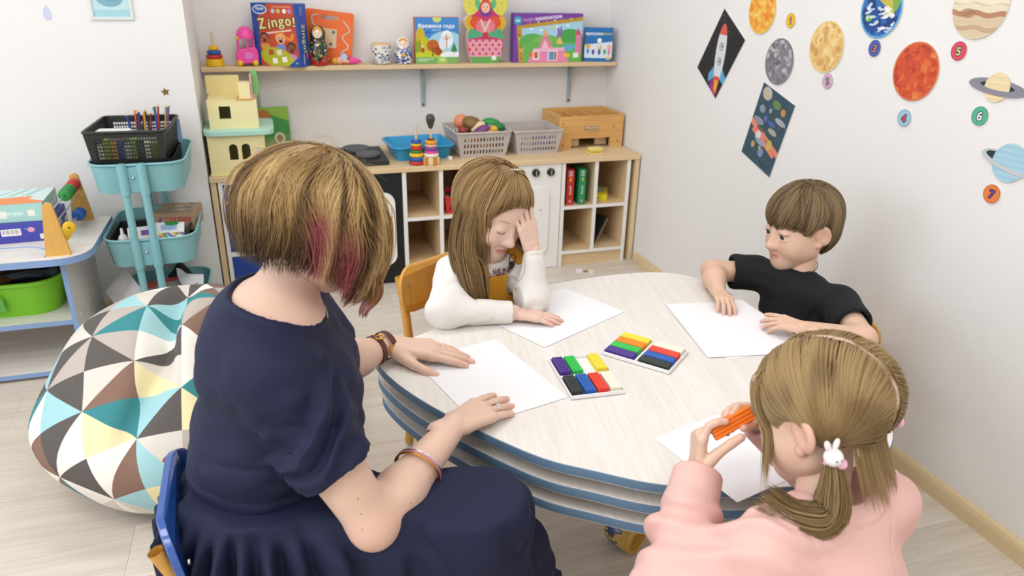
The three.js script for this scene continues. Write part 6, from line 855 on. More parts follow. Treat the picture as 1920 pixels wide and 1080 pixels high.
// ---------------------------------------------------------------- the woman in the navy dress
{
  const tone = [0.75, 0.51, 0.4];
  const neckB = [-1.672, 0.79, 1.965], shR = [-1.682, 0.742, 2.095], shL = [-1.645, 0.75, 1.83], elR = [-1.557, 0.497, 2.17], wrR = [-1.385, 0.548, 2.005], elL = [-1.55, 0.56, 1.74], wrL = [-1.462, 0.553, 1.668], headC = [-1.6, 0.935, 1.945], m = headMatrix(headC, [0.97, -0.22], 0.36, 0.05, 1.0);
  const neckT = [-1.632, 0.88, 1.95];
  const chest = U(0.08, ell([-1.685, 0.67, 1.965], [0.1, 0.14, 0.135]), ell([-1.72, 0.53, 1.985], [0.1, 0.11, 0.12]), rc(shR, shL, 0.045, 0.045), rc([-1.70, 0.77, 2.0], [-1.69, 0.77, 1.92], 0.052, 0.052));
  const arms = U(0.02, rc(shR, mixv(shR, elR, 0.5), 0.05, 0.046), rc(mixv(shR, elR, 0.5), elR, 0.046, 0.038), rc(elR, mixv(elR, wrR, 0.3), 0.039, 0.0405), rc(mixv(elR, wrR, 0.3), wrR, 0.0405, 0.024), rc(shL, elL, 0.048, 0.037), rc(elL, mixv(elL, wrL, 0.3), 0.037, 0.036), rc(mixv(elL, wrL, 0.3), wrL, 0.036, 0.024));
  const skin = U(0.04, chest, rc(neckB, neckT, 0.047, 0.045), ell([-1.675, 0.79, 1.965], [0.055, 0.025, 0.075]));
  const body = (x, y, z) => smin(skin(x, y, z), arms(x, y, z), 0.02);
  const moles = [[0.6, 0.5], [0.7, 0.1], [0.8, -0.4]].map(([t, a]) => { const p = mixv(shR, elR, t + 0.1); return onSurf(body, [p[0] + 0.03 * a, p[1], p[2] + 0.05]); });
  moles.push(onSurf(body, [-1.46, 0.53, 2.12]), onSurf(body, [-1.5, 0.52, 2.16]), onSurf(body, [-1.68, 0.82, 2.05]));
  const bg = surf(body, [-1.87, 0.38, 1.6], [-1.33, 1.0, 2.25], 0.0065, (x, y, z) => { let c = tone; const e = Math.hypot(x - elR[0], y - elR[1], z - elR[2]); c = mix3(c, SK.warm, 0.22 * sstep(0.07, 0.03, e)); c = mix3(c, SK.warm, 0.08 * (n3(x * 30, y * 30, z * 30) + 0.5)); return c; });
  const hR = handGeo({ wrist: [-1.388, 0.547, 2.008], dir: [0.135, -0.012, -0.088], back: [0.05, 1, 0.05], side: -1, L: 0.176, tone, spread: 0.1, curl: [[0.1, 0.1, 0.06], [0.12, 0.08, 0.05], [0.14, 0.1, 0.06], [0.14, 0.12, 0.1]], thumb: { out: 0.5, drop: 0.3, curl: 0.1 } });
  const hL = handGeo({ wrist: [-1.448, 0.55, 1.668], dir: [0.2, -0.02, 0.062], back: [0.05, 1, 0], side: 1, L: 0.188, tone, spread: 0.05, curl: [[0.1, 0.08, 0.06], [0.12, 0.08, 0.05], [0.14, 0.08, 0.06], [0.14, 0.1, 0.1]], thumb: { out: 0.62, drop: 0.2, curl: 0.2 } });
  const t = person('woman with a blond and pink bob in navy dress, hands flat on paper', [bg, headGeo(m, { closed: true, jaw: 1.02 }, tone, [0.3, 0.2, 0.12]), hR, hL]);
  for (const [i, p] of moles.entries()) { mesh('mole', at(new THREE.SphereGeometry(0.001, 8, 6), ...p), mat('#8a5238', 0.7), t); }
  // dress
  const navy = cloth('#0a1336', 0.8, { sheen: 0.05, sheenColor: col([0.2, 0.26, 0.5]) });
  const bodice = U(0.07, ell([-1.69, 0.665, 1.967], [0.118, 0.15, 0.147]), ell([-1.725, 0.54, 1.985], [0.112, 0.11, 0.132]), rc([shR[0] - 0.01, shR[1] + 0.005, shR[2] - 0.01], [shL[0] - 0.01, shL[1] + 0.005, shL[2] + 0.01], 0.06, 0.06), ell([-1.616, 0.645, 2.03], [0.066, 0.07, 0.06]), ell([-1.612, 0.645, 1.9], [0.066, 0.07, 0.06]), rc([-1.72, 0.76, 2.02], [-1.71, 0.76, 1.92], 0.062, 0.062));
  const slEnd = mixv(shR, elR, 0.6), slL = mixv(shL, elL, 0.62);
  const sleeve = U(0.03, rc([shR[0], shR[1] + 0.002, shR[2]], slEnd, 0.07, 0.066), rc(shL, slL, 0.062, 0.056));
  const axR = V(elR[0] - shR[0], elR[1] - shR[1], elR[2] - shR[2]).normalize(), axL = V(elL[0] - shL[0], elL[1] - shL[1], elL[2] - shL[2]).normalize();
  const inR = rc(mixv(shR, elR, 0.42), mixv(shR, elR, 0.9), 0.0475, 0.0515), inL = rc(mixv(shL, elL, 0.45), mixv(shL, elL, 0.9), 0.0475, 0.05);
  const top = (x, y, z) => {
    let b = bodice(x, y, z); const nt = sstep(0.815, 0.74, y); b -= nt * (0.014 * n3(x * 7 + y * 6, y * 24 - x * 9, z * 7) + 0.006 * n3(x * 18, y * 44, z * 18)) - 0.0025 * nt * crease(x * 7 + y * 5, y * 15, z * 7, 0.06);
    // band at the waist
    b -= 0.0035 * sstep(0.012, 0.006, Math.abs(y - 0.505 + (x + 1.72) * 0.12) - 0.012);
    // neckline: wide boat neck, open above
    const hole = ell([-1.655, 0.845, 1.965], [0.088, 0.075, 0.108], [0, 0, -0.15])(x, y, z); b = smax(b, -hole, 0.007); b -= 0.003 * sstep(0.009, 0.004, Math.abs(hole - 0.004));
    let s = sleeve(x, y, z); const tr = (x - shR[0]) * axR.x + (y - shR[1]) * axR.y + (z - shR[2]) * axR.z, tl = (x - shL[0]) * axL.x + (y - shL[1]) * axL.y + (z - shL[2]) * axL.z;
    const fold = -0.004 * crease(x * 14, y * 22 + x * 9, z * 14, 0.08) + 0.011 * Math.sin(tr * 60 + 18 * (x + 1.6) + 14 * n3(x * 12, y * 12, z * 12)) * sstep(-0.03, 0.06, tr) * sstep(0.19, 0.1, tr) + 0.009 * n3(x * 28, y * 28, z * 28);
    s -= z > 1.95 ? fold : 0.003 * n3(x * 25, y * 25, z * 25); const end = z > 1.95 ? tr - 0.172 + 0.004 * Math.sin(x * 60 + z * 50) : tl - 0.15; s = smax(s, end, 0.003); s -= z > 1.95 ? 0.003 * sstep(0.03, 0.022, Math.abs(tr - 0.165)) : 0; s = smax(s, end, 0.002); s = smax(s, -(z > 1.95 ? inR : inL)(x, y, z), 0.003);
    let d = smin(b, s, 0.022); return smax(d, 0.47 - y, 0.004);
  };
  const knR = [-1.385, 0.462, 2.165], knL = [-1.36, 0.272, 2.05];
  const sk0 = U(0.06, ell([-1.745, 0.42, 1.985], [0.15, 0.125, 0.17]), rc([-1.725, 0.4, 2.06], knR, 0.11, 0.083), rc([-1.72, 0.37, 1.91], knL, 0.105, 0.072), rc(knR, [-1.37, 0.06, 2.19], 0.083, 0.125), rc([-1.5, 0.35, 2.1], [-1.5, 0.08, 2.1], 0.1, 0.14), rc([-1.72, 0.3, 2.08], [-1.72, 0.08, 2.1], 0.14, 0.19), ell([-1.726, 0.5, 1.987], [0.117, 0.05, 0.137]));
  const drape = U(0.03, rc([-1.43, 0.4, 2.11], [-1.29, 0.33, 2.1], 0.05, 0.045), rc([-1.29, 0.335, 2.1], [-1.215, 0.23, 2.1], 0.04, 0.026), rc([-1.3, 0.3, 2.13], [-1.24, 0.235, 2.13], 0.035, 0.02));
  const skirt = (x, y, z) => { const az = Math.atan2(z - 1.985, x + 1.73), near = sstep(0.36, 0.05, Math.hypot(x + 1.73, z - 1.985) - 0.05) * sstep(0.52, 0.45, y); let d = smin(sk0(x, y, z), drape(x, y, z), 0.05); d -= 0.03 * near * Math.sin(az * 30 + 4 * n3(x * 8, y * 8, z * 8)) * sstep(0.53, 0.42, y); d -= 0.022 * n3(x * 9 + y * 14, y * 6, z * 14) + 0.009 * n3(x * 24, y * 14 + x * 10, z * 28); d += 0.008 * crease(x * 5 + z * 9, y * 7 + z * 4, z * 11 - x * 5, 0.06); return smax(smax(d, y - 0.512, 0.006), 0.008 - y, 0.004); };
  const uvd = (x, y, z) => [x * 1.2 + z, y * 1.2 + x * 0.3];
  mesh('dress', mergeGeometries([surf(top, [-1.87, 0.44, 1.66], [-1.5, 0.87, 2.24], 0.0055, null, uvd), surf(skirt, [-1.98, -0.06, 1.7], [-1.14, 0.55, 2.4], 0.009, null, uvd)]), navy, t);
  // hair
  const vol = U(0.04, ell([0, 0.022, -0.012], [0.101, 0.098, 0.118]), ell([0.0, -0.03, 0.02], [0.098, 0.085, 0.108]));
  const hem = (x, z) => lerp(lerp(-0.055, -0.045, sstep(-0.08, -0.02, z)), -0.088, sstep(0.0, 0.08, z));
  const hv = (x, y, z) => { let d = vol(x, y, z); d = smax(d, hem(x, z) - y, 0.02); d = smax(d, -ell([0, -0.05, 0.11], [0.052, 0.14, 0.08])(x, y, z), 0.01); d = smax(d, -ell([0, -0.14, -0.03], [0.07, 0.065, 0.07])(x, y, z), 0.02); return d + 0.004 * n3(x * 40, y * 14, z * 40); };
  const dark = [0.05, 0.026, 0.01], brown = [0.2, 0.11, 0.035], blond = [0.56, 0.36, 0.135], pale = [0.72, 0.53, 0.27], pinkC = [0.4, 0.06, 0.11], hotp = [0.6, 0.1, 0.2];
  const hc = (i, q, x, y, z, h) => {
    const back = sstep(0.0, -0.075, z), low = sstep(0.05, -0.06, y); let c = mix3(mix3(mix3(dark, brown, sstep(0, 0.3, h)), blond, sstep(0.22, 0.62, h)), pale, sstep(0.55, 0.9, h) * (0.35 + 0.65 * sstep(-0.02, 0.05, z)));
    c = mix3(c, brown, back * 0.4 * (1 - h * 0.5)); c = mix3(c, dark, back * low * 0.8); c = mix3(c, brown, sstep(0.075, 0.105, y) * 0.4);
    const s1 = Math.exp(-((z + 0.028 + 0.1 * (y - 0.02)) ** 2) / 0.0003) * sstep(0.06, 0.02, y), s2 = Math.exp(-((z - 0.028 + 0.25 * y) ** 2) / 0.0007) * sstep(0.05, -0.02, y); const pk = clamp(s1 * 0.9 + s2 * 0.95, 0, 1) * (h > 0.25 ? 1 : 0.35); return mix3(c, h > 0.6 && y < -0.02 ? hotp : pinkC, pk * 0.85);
  };
  const hs = []; for (let i = 0; i < 7000; i++) hs.push(rnd());
  const clump = (x, y, z) => 0.5 + n3(Math.atan2(x, z) * 7 + y * 6, y * 5, 2) * 1.7;
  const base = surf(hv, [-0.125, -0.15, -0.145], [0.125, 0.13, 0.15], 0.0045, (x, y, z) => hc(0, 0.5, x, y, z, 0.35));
  const hs2 = (x, y, z) => smax(vol(x, y, z), -ell([0, -0.14, -0.03], [0.07, 0.065, 0.07])(x, y, z), 0.02);
  const str = growHair({ n: 5600, r: 0.0008, body: hs2, step: 0.0095, off: (i) => -0.003 + 0.01 * hs[i] + (i % 30 === 0 ? 0.008 : 0), maxLen: (i) => 0.11 + 0.16 * hs[(i * 7) % 7000],
    start: (i) => { const a = rnd() * 6.283, q = rnd(); const d = q * rnd() * 1.3, w = Math.min(rnd(), rnd()); const p = i % 3 ? [0.1 * Math.cos(a) * d, 0.11, -0.02 + 0.1 * Math.sin(a) * d] : [0.1 * Math.cos(a), 0.09 - 0.17 * w, -0.01 + 0.115 * Math.sin(a)]; return onSurf(vol, p); },
    flow: (x, y, z, i) => { const dx = x * 9, dz = (z + 0.03) * 7, up = y > 0.06 ? 1 : 0.3; const wob = n3(x * 20 + hs[i] * 0.8, y * 16 + hs[i], z * 20) * 2.2 + (hs[(i * 11) % 7000] - 0.5) * 0.9; return [dx * up + wob * 0.25 * (z > 0 ? 1 : 0.5), -0.6 - (0.12 - y) * 6, dz * up + wob * 0.8 + (y < 0.04 ? 0.28 : 0)]; },
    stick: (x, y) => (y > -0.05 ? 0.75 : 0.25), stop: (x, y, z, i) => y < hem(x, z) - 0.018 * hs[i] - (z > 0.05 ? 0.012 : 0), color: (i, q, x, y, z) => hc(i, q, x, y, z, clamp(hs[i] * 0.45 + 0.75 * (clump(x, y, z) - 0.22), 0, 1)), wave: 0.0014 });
  const fly = growHair({ n: 150, r: 0.0002, body: hv, step: 0.008, off: (i) => 0.002 + 0.02 * rnd(), maxLen: () => 0.015 + 0.035 * rnd(), start: () => onSurf(hv, [rr(-0.08, 0.08), 0.11, rr(-0.11, 0.08)]), flow: (x, y, z, i) => [x * 6 + n3(x * 50, i, 1) * 2, 0.2 + rr(-0.4, 0.6), z * 6 + n3(z * 50, i, 4) * 2], stick: () => 0.35, stop: () => false, color: () => [0.35, 0.24, 0.1] });
  const tip = lock([[-0.06, -0.05, 0.1], [-0.055, -0.085, 0.118], [-0.045, -0.115, 0.112], [-0.035, -0.138, 0.118]], 110, (q) => 0.012 * (1 - 0.75 * q) + 0.003, (s, q) => (q > 0.55 ? mix3([0.75, 0.3, 0.35], [0.85, 0.5, 0.45], hs[s]) : mix3(blond, pinkC, hs[s] * 0.5)), 0.0008);
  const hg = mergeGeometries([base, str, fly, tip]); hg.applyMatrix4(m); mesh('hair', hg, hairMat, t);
  // bracelets, watch strap, rings
  const band = (c0, c1, tt, R, r, mt, nm, tilt = 0) => { const p = mixv(c0, c1, tt), d = V(c1[0] - c0[0], c1[1] - c0[1], c1[2] - c0[2]).normalize(), g = new THREE.TorusGeometry(R, r, 10, 40); g.applyQuaternion(new THREE.Quaternion().setFromUnitVectors(V(0, 0, 1), d.applyAxisAngle(V(0, 1, 0), tilt))); return mesh(nm, at(g, ...p), mt, t); };
  for (const [k, c] of [['gold', M.gold], ['pink', mat('#d98aa0', 0.3, { metalness: 0.4 })], ['silver', M.silver]].entries()) band(elR, wrR, 0.5 + k * 0.018, 0.0425, 0.0016, c[1], 'bangle', 0.12).userData.label = c[0] + ' bangle';
  const leather = mat('#5a2f1c', 0.55); for (const k of [0.72, 1.0]) { const p = mixv(elL, wrL, k), d = V(wrL[0] - elL[0], wrL[1] - elL[1], wrL[2] - elL[2]).normalize(); const g = at(lathe([[0.0325 - 0.002 * k, -0.006], [0.0345 - 0.002 * k, -0.006], [0.0345 - 0.002 * k, 0.006], [0.0325 - 0.002 * k, 0.006], [0.0325 - 0.002 * k, -0.006]], 40)); g.applyQuaternion(new THREE.Quaternion().setFromUnitVectors(V(0, 1, 0), d)); const b = mesh('leather_bracelet', at(g, ...p), leather, t); if (k === 1) mesh('buckle', at(extr((() => { const s = rrect(0.014, 0.013, 0.002); s.holes.push(new THREE.Path(rrect(0.009, 0.008, 0.001).getPoints(3))); return s; })(), 0.002, 0.0004), p[0] + 0.012, p[1] + 0.006, p[2] + 0.028, -0.3, 0.4), M.gold, b); else mesh('clasp', at(new THREE.TorusGeometry(0.009, 0.0022, 8, 20), p[0] + 0.012, p[1] + 0.033, p[2] + 0.006, Math.PI / 2), M.gold, b); }
  const ringAt = (p, d, R) => { const g = lathe([[R - 0.001, -0.003], [R + 0.0006, -0.003], [R + 0.0006, 0.003], [R - 0.001, 0.003], [R - 0.001, -0.003]], 28); g.applyQuaternion(new THREE.Quaternion().setFromUnitVectors(V(0, 1, 0), V(...d).normalize())); mesh('ring', at(g, ...p), M.silver, t); };
  ringAt([-1.288, 0.5345, 1.9515], [0.135, -0.02, -0.084], 0.0098);
  ringAt([-1.345, 0.5375, 1.688], [0.2, -0.02, 0.05], 0.0098);
}
// ---------------------------------------------------------------- the girl in mustard overalls, hand to her face
{
  const tone = [0.78, 0.54, 0.44], F = [0.49, 0.87], LF = [0.87, -0.49];
  const neckB = [-1.16, 0.63, 1.395], shR = [-1.25, 0.612, 1.445], shL = [-1.065, 0.61, 1.36], elR = [-1.3, 0.552, 1.527], wrR = [-1.128, 0.543, 1.558], elL = [-1.065, 0.552, 1.515], wrL = [-1.057, 0.672, 1.488], headC = [-1.14, 0.764, 1.403];
  const m = headMatrix(headC, [0.46, 0.89], 0.4, -0.2, 1.1);
  const torso = U(0.05, ell([-1.165, 0.53, 1.38], [0.085, 0.11, 0.07], [0, 0.513, 0]), ell([-1.175, 0.4, 1.37], [0.09, 0.1, 0.08], [0, 0.513, 0]), rc(shR, shL, 0.036, 0.036));
  const body = U(0.02, torso, rc(neckB, [-1.15, 0.7, 1.395], 0.032, 0.033), rc(shR, elR, 0.034, 0.028), rc(elR, wrR, 0.028, 0.02), rc(shL, elL, 0.034, 0.028), rc(elL, wrL, 0.029, 0.019));
  const bg = surf(body, [-1.36, 0.28, 1.26], [-1.0, 0.74, 1.62], 0.006, () => tone);
  const hR = handGeo({ wrist: [-1.122, 0.54, 1.559], dir: [0.115, -0.012, 0.045], back: [0, 1, 0], side: -1, L: 0.118, tone, fat: 1.12, spread: 0.12, curl: [[0.1, 0.08, 0.05], [0.08, 0.08, 0.05], [0.1, 0.08, 0.05], [0.12, 0.1, 0.05]], thumb: { out: 0.5, drop: 0.2 }, cell: 0.0015 });
  const hL = handGeo({ wrist: [-1.062, 0.675, 1.487], dir: [-0.022, 0.115, -0.022], back: [0.3, 0.25, 0.9], side: 1, L: 0.13, tone, fat: 1.05, spread: 0.13, curl: [[0.05, 0.1, 0.1], [0.05, 0.1, 0.1], [0.1, 0.12, 0.1], [0.22, 0.15, 0.1]], thumb: { out: 0.55, drop: 0.3 }, cell: 0.0015 });
  const t = person('girl with long light brown hair in mustard overalls, eyes closed and hand on face', [bg, headGeo(m, { closed: true }, tone, [0.45, 0.28, 0.16]), hR, hL]);
  lashes(t, m, -0.0105, 0.0752, 0.0045, '#4a3122');
  // white long-sleeved shirt
  const cuffR = mixv(elR, wrR, 0.97), cuffL = mixv(elL, wrL, 0.96);
  const s0 = U(0.035, ell([-1.165, 0.53, 1.38], [0.097, 0.12, 0.08], [0, 0.513, 0]), ell([-1.175, 0.4, 1.37], [0.1, 0.1, 0.088], [0, 0.513, 0]), rc(shR, shL, 0.043, 0.043), rc(shR, elR, 0.045, 0.038), rc(elR, cuffR, 0.037, 0.028), rc(shL, elL, 0.044, 0.038), rc(elL, cuffL, 0.038, 0.028));
  const dR = V(wrR[0] - elR[0], wrR[1] - elR[1], wrR[2] - elR[2]).normalize(), dL = V(wrL[0] - elL[0], wrL[1] - elL[1], wrL[2] - elL[2]).normalize();
  const fR = rc(elR, wrR, 0.02, 0.02), fL = rc(elL, [wrL[0], wrL[1] + 0.05, wrL[2]], 0.02, 0.02); const shirt = (x, y, z) => { let d = s0(x, y, z) + 0.004 * crease(x * 15, y * 17, z * 15, 0.08) - 0.005 * n3(x * 22, y * 30, z * 22) - 0.002 * n3(x * 50, y * 50, z * 50); const neck = ell([-1.148, 0.668, 1.408], [0.056, 0.045, 0.053])(x, y, z); d = smax(d, -neck, 0.004); const e1 = (x - wrR[0]) * dR.x + (y - wrR[1]) * dR.y + (z - wrR[2]) * dR.z, e2 = (x - wrL[0]) * dL.x + (y - wrL[1]) * dL.y + (z - wrL[2]) * dL.z; const nr = fR(x, y, z), nl = fL(x, y, z); if (nr < 0.05 && x < -1.104) d = smax(d, e1 + 0.004, 0.003); if (nl < nr && nl < 0.06 && y > 0.6) d = smax(d, e2 - 0.004, 0.003); return d; };
  mesh('shirt', surf(shirt, [-1.37, 0.28, 1.24], [-0.99, 0.72, 1.62], 0.0048, null), cloth('#e9e5e0', 0.9), t);
  // mustard pinafore: front and back bib, straps, skirt
  const mustard = cloth('#c58a14', 0.85), off = 0.0065;
  const a1 = rc(shR, elR, 0.05, 0.052), a2 = rc(shL, elL, 0.05, 0.052), a3 = rc(elR, wrR, 0.052, 0.045), a4 = rc(elL, wrL, 0.052, 0.045); const bibF = (x, y, z) => { const lx = (x - headC[0] + 0.025) * LF[0] + (z - 1.38) * LF[1], fz = (x + 1.165) * F[0] + (z - 1.38) * F[1]; let d = s0(x, y, z) - off - 0.003 * n3(x * 20, y * 18, z * 20); const strap = Math.max(Math.abs(Math.abs(lx) - 0.056) - 0.016, y - 0.67), bib = smax(Math.abs(lx) - 0.075, y - 0.603, 0.01), skirt = y - 0.47; let c = Math.min(strap, bib, skirt); d = smax(d, c, 0.003); d = smax(d, -(s0(x, y, z) + 0.001), 0.002); d = smax(d, fz - 0.1, 0.004); const arm = Math.min(a1(x, y, z), a2(x, y, z), a3(x, y, z), a4(x, y, z)); return y < 0.605 ? smax(d, -arm, 0.004) : d; };
  const skirt = (x, y, z) => { const az = Math.atan2(z - 1.37, x + 1.175); let d = U(0.05, ell([-1.175, 0.39, 1.38], [0.125, 0.1, 0.12], [0, 0.513, 0]), rc([-1.2, 0.34, 1.43], [-1.13, 0.275, 1.53], 0.08, 0.065), rc([-1.12, 0.34, 1.39], [-1.06, 0.275, 1.49], 0.08, 0.065), rc([-1.25, 0.38, 1.42], [-1.315, 0.335, 1.5], 0.05, 0.035))(x, y, z); return d - 0.008 * Math.sin(az * 14) - 0.006 * n3(x * 18, y * 14, z * 18); };
  mesh('pinafore', mergeGeometries([surf(bibF, [-1.33, 0.38, 1.24], [-1.0, 0.7, 1.56], 0.0042, null), surf((x, y, z) => smax(skirt(x, y, z), y - 0.395, 0.01), [-1.42, 0.22, 1.2], [-0.95, 0.5, 1.65], 0.008, null)]), mustard, t);
  for (const s of [-1, 1]) { const lx = s * 0.056, q = onSurf((x, y, z) => s0(x, y, z) - 0.009, [-1.165 + LF[0] * lx + F[0] * 0.09, 0.592, 1.38 + LF[1] * lx + F[1] * 0.09]); const b = mesh('button', at(lathe([[0, -0.002], [0.009, -0.002], [0.01, 0.001], [0.007, 0.003], [0, 0.002]], 20), ...q, Math.PI / 2 - 0.2, 0.513), M.darkmetal, t); mesh('buckle', tube([[q[0] - 0.009 * LF[0], q[1] + 0.002, q[2] - 0.009 * LF[1]], [q[0] - 0.011 * LF[0] + 0.002, q[1] + 0.022, q[2] - 0.011 * LF[1] + 0.002], [q[0], q[1] + 0.03, q[2] + 0.001], [q[0] + 0.011 * LF[0] + 0.002, q[1] + 0.022, q[2] + 0.011 * LF[1] + 0.002], [q[0] + 0.009 * LF[0], q[1] + 0.002, q[2] + 0.009 * LF[1]]], 0.0013, 24, 6, false), M.darkmetal, b); }
  // sequin heart on the shirt
  { const gs = []; for (let k = 0; k < 130; k++) { const lx = rr(-0.03, 0.036), y = 0.604 + rnd() * 0.022; const q = onSurf((x, yy, z) => s0(x, yy, z) - 0.005, [-1.165 + LF[0] * lx + F[0] * 0.09, y, 1.38 + LF[1] * lx + F[1] * 0.09]); gs.push(at(new THREE.CircleGeometry(0.0026, 8), ...q, rr(-0.4, 0.4), 0.513 + rr(-0.5, 0.5))); } const sm = mesh('sequin_patch', merge(gs), mat('#b59aa6', 0.25, { metalness: 0.7, side: THREE.DoubleSide }), t); sm.userData.kind = 'stuff'; }
  // hair: half up to a clip on the crown, the rest falling in front of the right shoulder
  const hs = []; for (let i = 0; i < 6000; i++) hs.push(rnd());
  const vol = ell([0, 0.022, -0.014], [0.08, 0.082, 0.095]);
  const hv = (x, y, z) => { let d = vol(x, y, z); d = smax(d, -ell([-0.006, -0.04, 0.1], [0.075, 0.098, 0.074])(x, y, z), 0.008); return smax(d, -0.05 - y, 0.02); };
  const e = m.elements, down = V(0, -1, 0).transformDirection(m.clone().invert());
  const c0 = [0.26, 0.15, 0.055], c1 = [0.42, 0.27, 0.11], c2 = [0.12, 0.062, 0.022];
  const hc = (i, q, x, y, z) => { const h = clamp(hs[i] * 0.55 + 0.25 + 1.1 * n3(Math.atan2(x, z) * 11 + y * 5, y * 6, 1.5), 0, 1); return mix3(mix3(c0, c1, sstep(0.4, 1, h)), c2, 0.75 * sstep(0.45, 0, h)); };
  const base = surf((x, y, z) => hv(x, y, z) + 0.002, [-0.1, -0.07, -0.125], [0.1, 0.12, 0.1], 0.004, () => c0);
  const w2 = m.clone(), wd = toLocal(m.clone().invert(), (x, y, z) => 0);
  const clothL = (x, y, z) => { const X = e[0] * x + e[4] * y + e[8] * z + e[12], Y = e[1] * x + e[5] * y + e[9] * z + e[13], Z = e[2] * x + e[6] * y + e[10] * z + e[14]; return (s0(X, Y, Z) - 0.012) / 1.02; };
  const coll = (x, y, z) => Math.min(hv(x, y, z), clothL(x, y, z), ell([0, -0.03, 0.02], [0.056, 0.066, 0.054])(x, y, z));
  const clip = [0.0, 0.105, 0.012];
  const up = growHair({ n: 1100, r: 0.0008, body: hv, step: 0.007, off: (i) => 0.001 + 0.007 * hs[i], maxLen: () => 0.16, start: (i) => { const a = rr(-1.35, 1.35), q = 1 + Math.min(rnd(), rnd()) * 0.5; return onSurf(vol, [-0.006 + 0.075 * Math.sin(a) * q, -0.04 + 0.096 * Math.cos(a) * q, 0.09 - 0.03 * Math.abs(a)]); }, flow: (x, y, z) => [clip[0] - x, clip[1] - y + 0.01, clip[2] - z], stop: (x, y, z) => Math.hypot(x - clip[0], z - clip[2]) < 0.01, color: hc });
  const fall = growHair({ n: 3400, r: 0.0008, body: coll, step: 0.01, off: (i) => 0.0008 + 0.008 * hs[i], maxLen: (i) => 0.2 + 0.13 * hs[(i * 3) % 6000], start: (i) => { const a = i % 8 < 6 ? rr(1.25, 4.9) : rr(1.2, 2.2), q = rnd(); const w = Math.min(rnd(), rnd()) * 1.3, p = [0.075 * Math.sin(a) * (0.25 + 0.75 * w), 0.1 - 0.08 * w * w, -0.01 + 0.085 * Math.cos(a) * (0.25 + 0.75 * w)]; return onSurf(vol, p); },
    flow: (x, y, z, i, len) => { const side = x < 0.02 ? -1 : 1, k = sstep(0.05, -0.02, y); const n = n3(x * 30, y * 12, hs[i] * 3) * 0.16; return [x * 6 * (1 - k) + down.x * (0.5 + k) + (k * (side < 0 ? -0.03 - x * 1.2 : 0.12)) + n, -0.25 * (1 - k) + down.y * (0.5 + k), z * 4 * (1 - k) * (z < 0 ? 1 : 0.6) + down.z * (0.5 + k) + (side < 0 ? 0.42 * k * sstep(0.05, -0.05, z) : 0.1 * k) + n * 0.5]; },
    stick: (x, y) => (y > -0.01 ? 0.85 : 0), stop: (x, y, z, i) => false, color: hc, wave: 0.0003 });
  const front = growHair({ n: 240, r: 0.0007, body: coll, step: 0.009, off: (i) => 0.002 + 0.008 * hs[i], maxLen: (i) => 0.13 + 0.08 * hs[i], start: (i) => onSurf(hv, [0.07 + rr(-0.008, 0.004), 0.03 + rr(-0.015, 0.02), 0.035 + rr(-0.012, 0.012)]), flow: (x, y, z, i, len) => [down.x + 0.25 * (x < 0.08 ? 1 : -0.4), down.y, down.z + 0.3 * (len < 0.05 ? 1 : -0.5)], stick: () => 0, stop: () => false, color: (i, q, x, y, z) => mix3(hc(i, q, x, y, z), c1, 0.5) });
  const inv = m.clone().invert(), L3 = (p) => A3(V(...p).applyMatrix4(inv)), lc = (s, q, r) => mix3(c0, hs[s] > 0.5 ? c1 : c2, 0.85 * Math.abs(hs[s] - 0.5) * 2);
  const locks = [[[-0.074, 0.01, 0.0], [-1.232, 0.7, 1.468], [-1.23, 0.63, 1.503], [-1.214, 0.57, 1.504], [-1.205, 0.535, 1.5]], [[-0.074, 0.015, 0.012], [-1.222, 0.7, 1.482], [-1.212, 0.63, 1.507], [-1.2, 0.575, 1.503], [-1.192, 0.55, 1.498]], [[-0.076, 0.0, -0.03], [-1.25, 0.695, 1.445], [-1.25, 0.64, 1.487], [-1.234, 0.585, 1.505], [-1.224, 0.555, 1.503]]].map((L) => lock([[L[0][0] * 0.9, L[0][1] + 0.04, L[0][2]], L[0], ...L.slice(1).map(L3)], 420, (q) => 0.005 + 0.01 * Math.sin(Math.min(1, q * 1.05) * 2.7), lc, 0.0008, 24));
  const hg = mergeGeometries([base, up, fall, front, ...locks]); hg.applyMatrix4(m); mesh('hair', hg, hairMat, t);
  const cl = []; for (let k = 0; k < 7; k++) cl.push(at(new THREE.SphereGeometry(0.0032, 10, 8), clip[0] - 0.012 + (k % 4) * 0.008, clip[1] + 0.006 + (k > 3 ? 0.005 : 0), clip[2] - 0.004 + (k > 3 ? 0.007 : 0))); const cg = merge(cl); cg.applyMatrix4(m); mesh('hair_clip', cg, mat('#c9c2a8', 0.25, { metalness: 0.8 }), t);
}
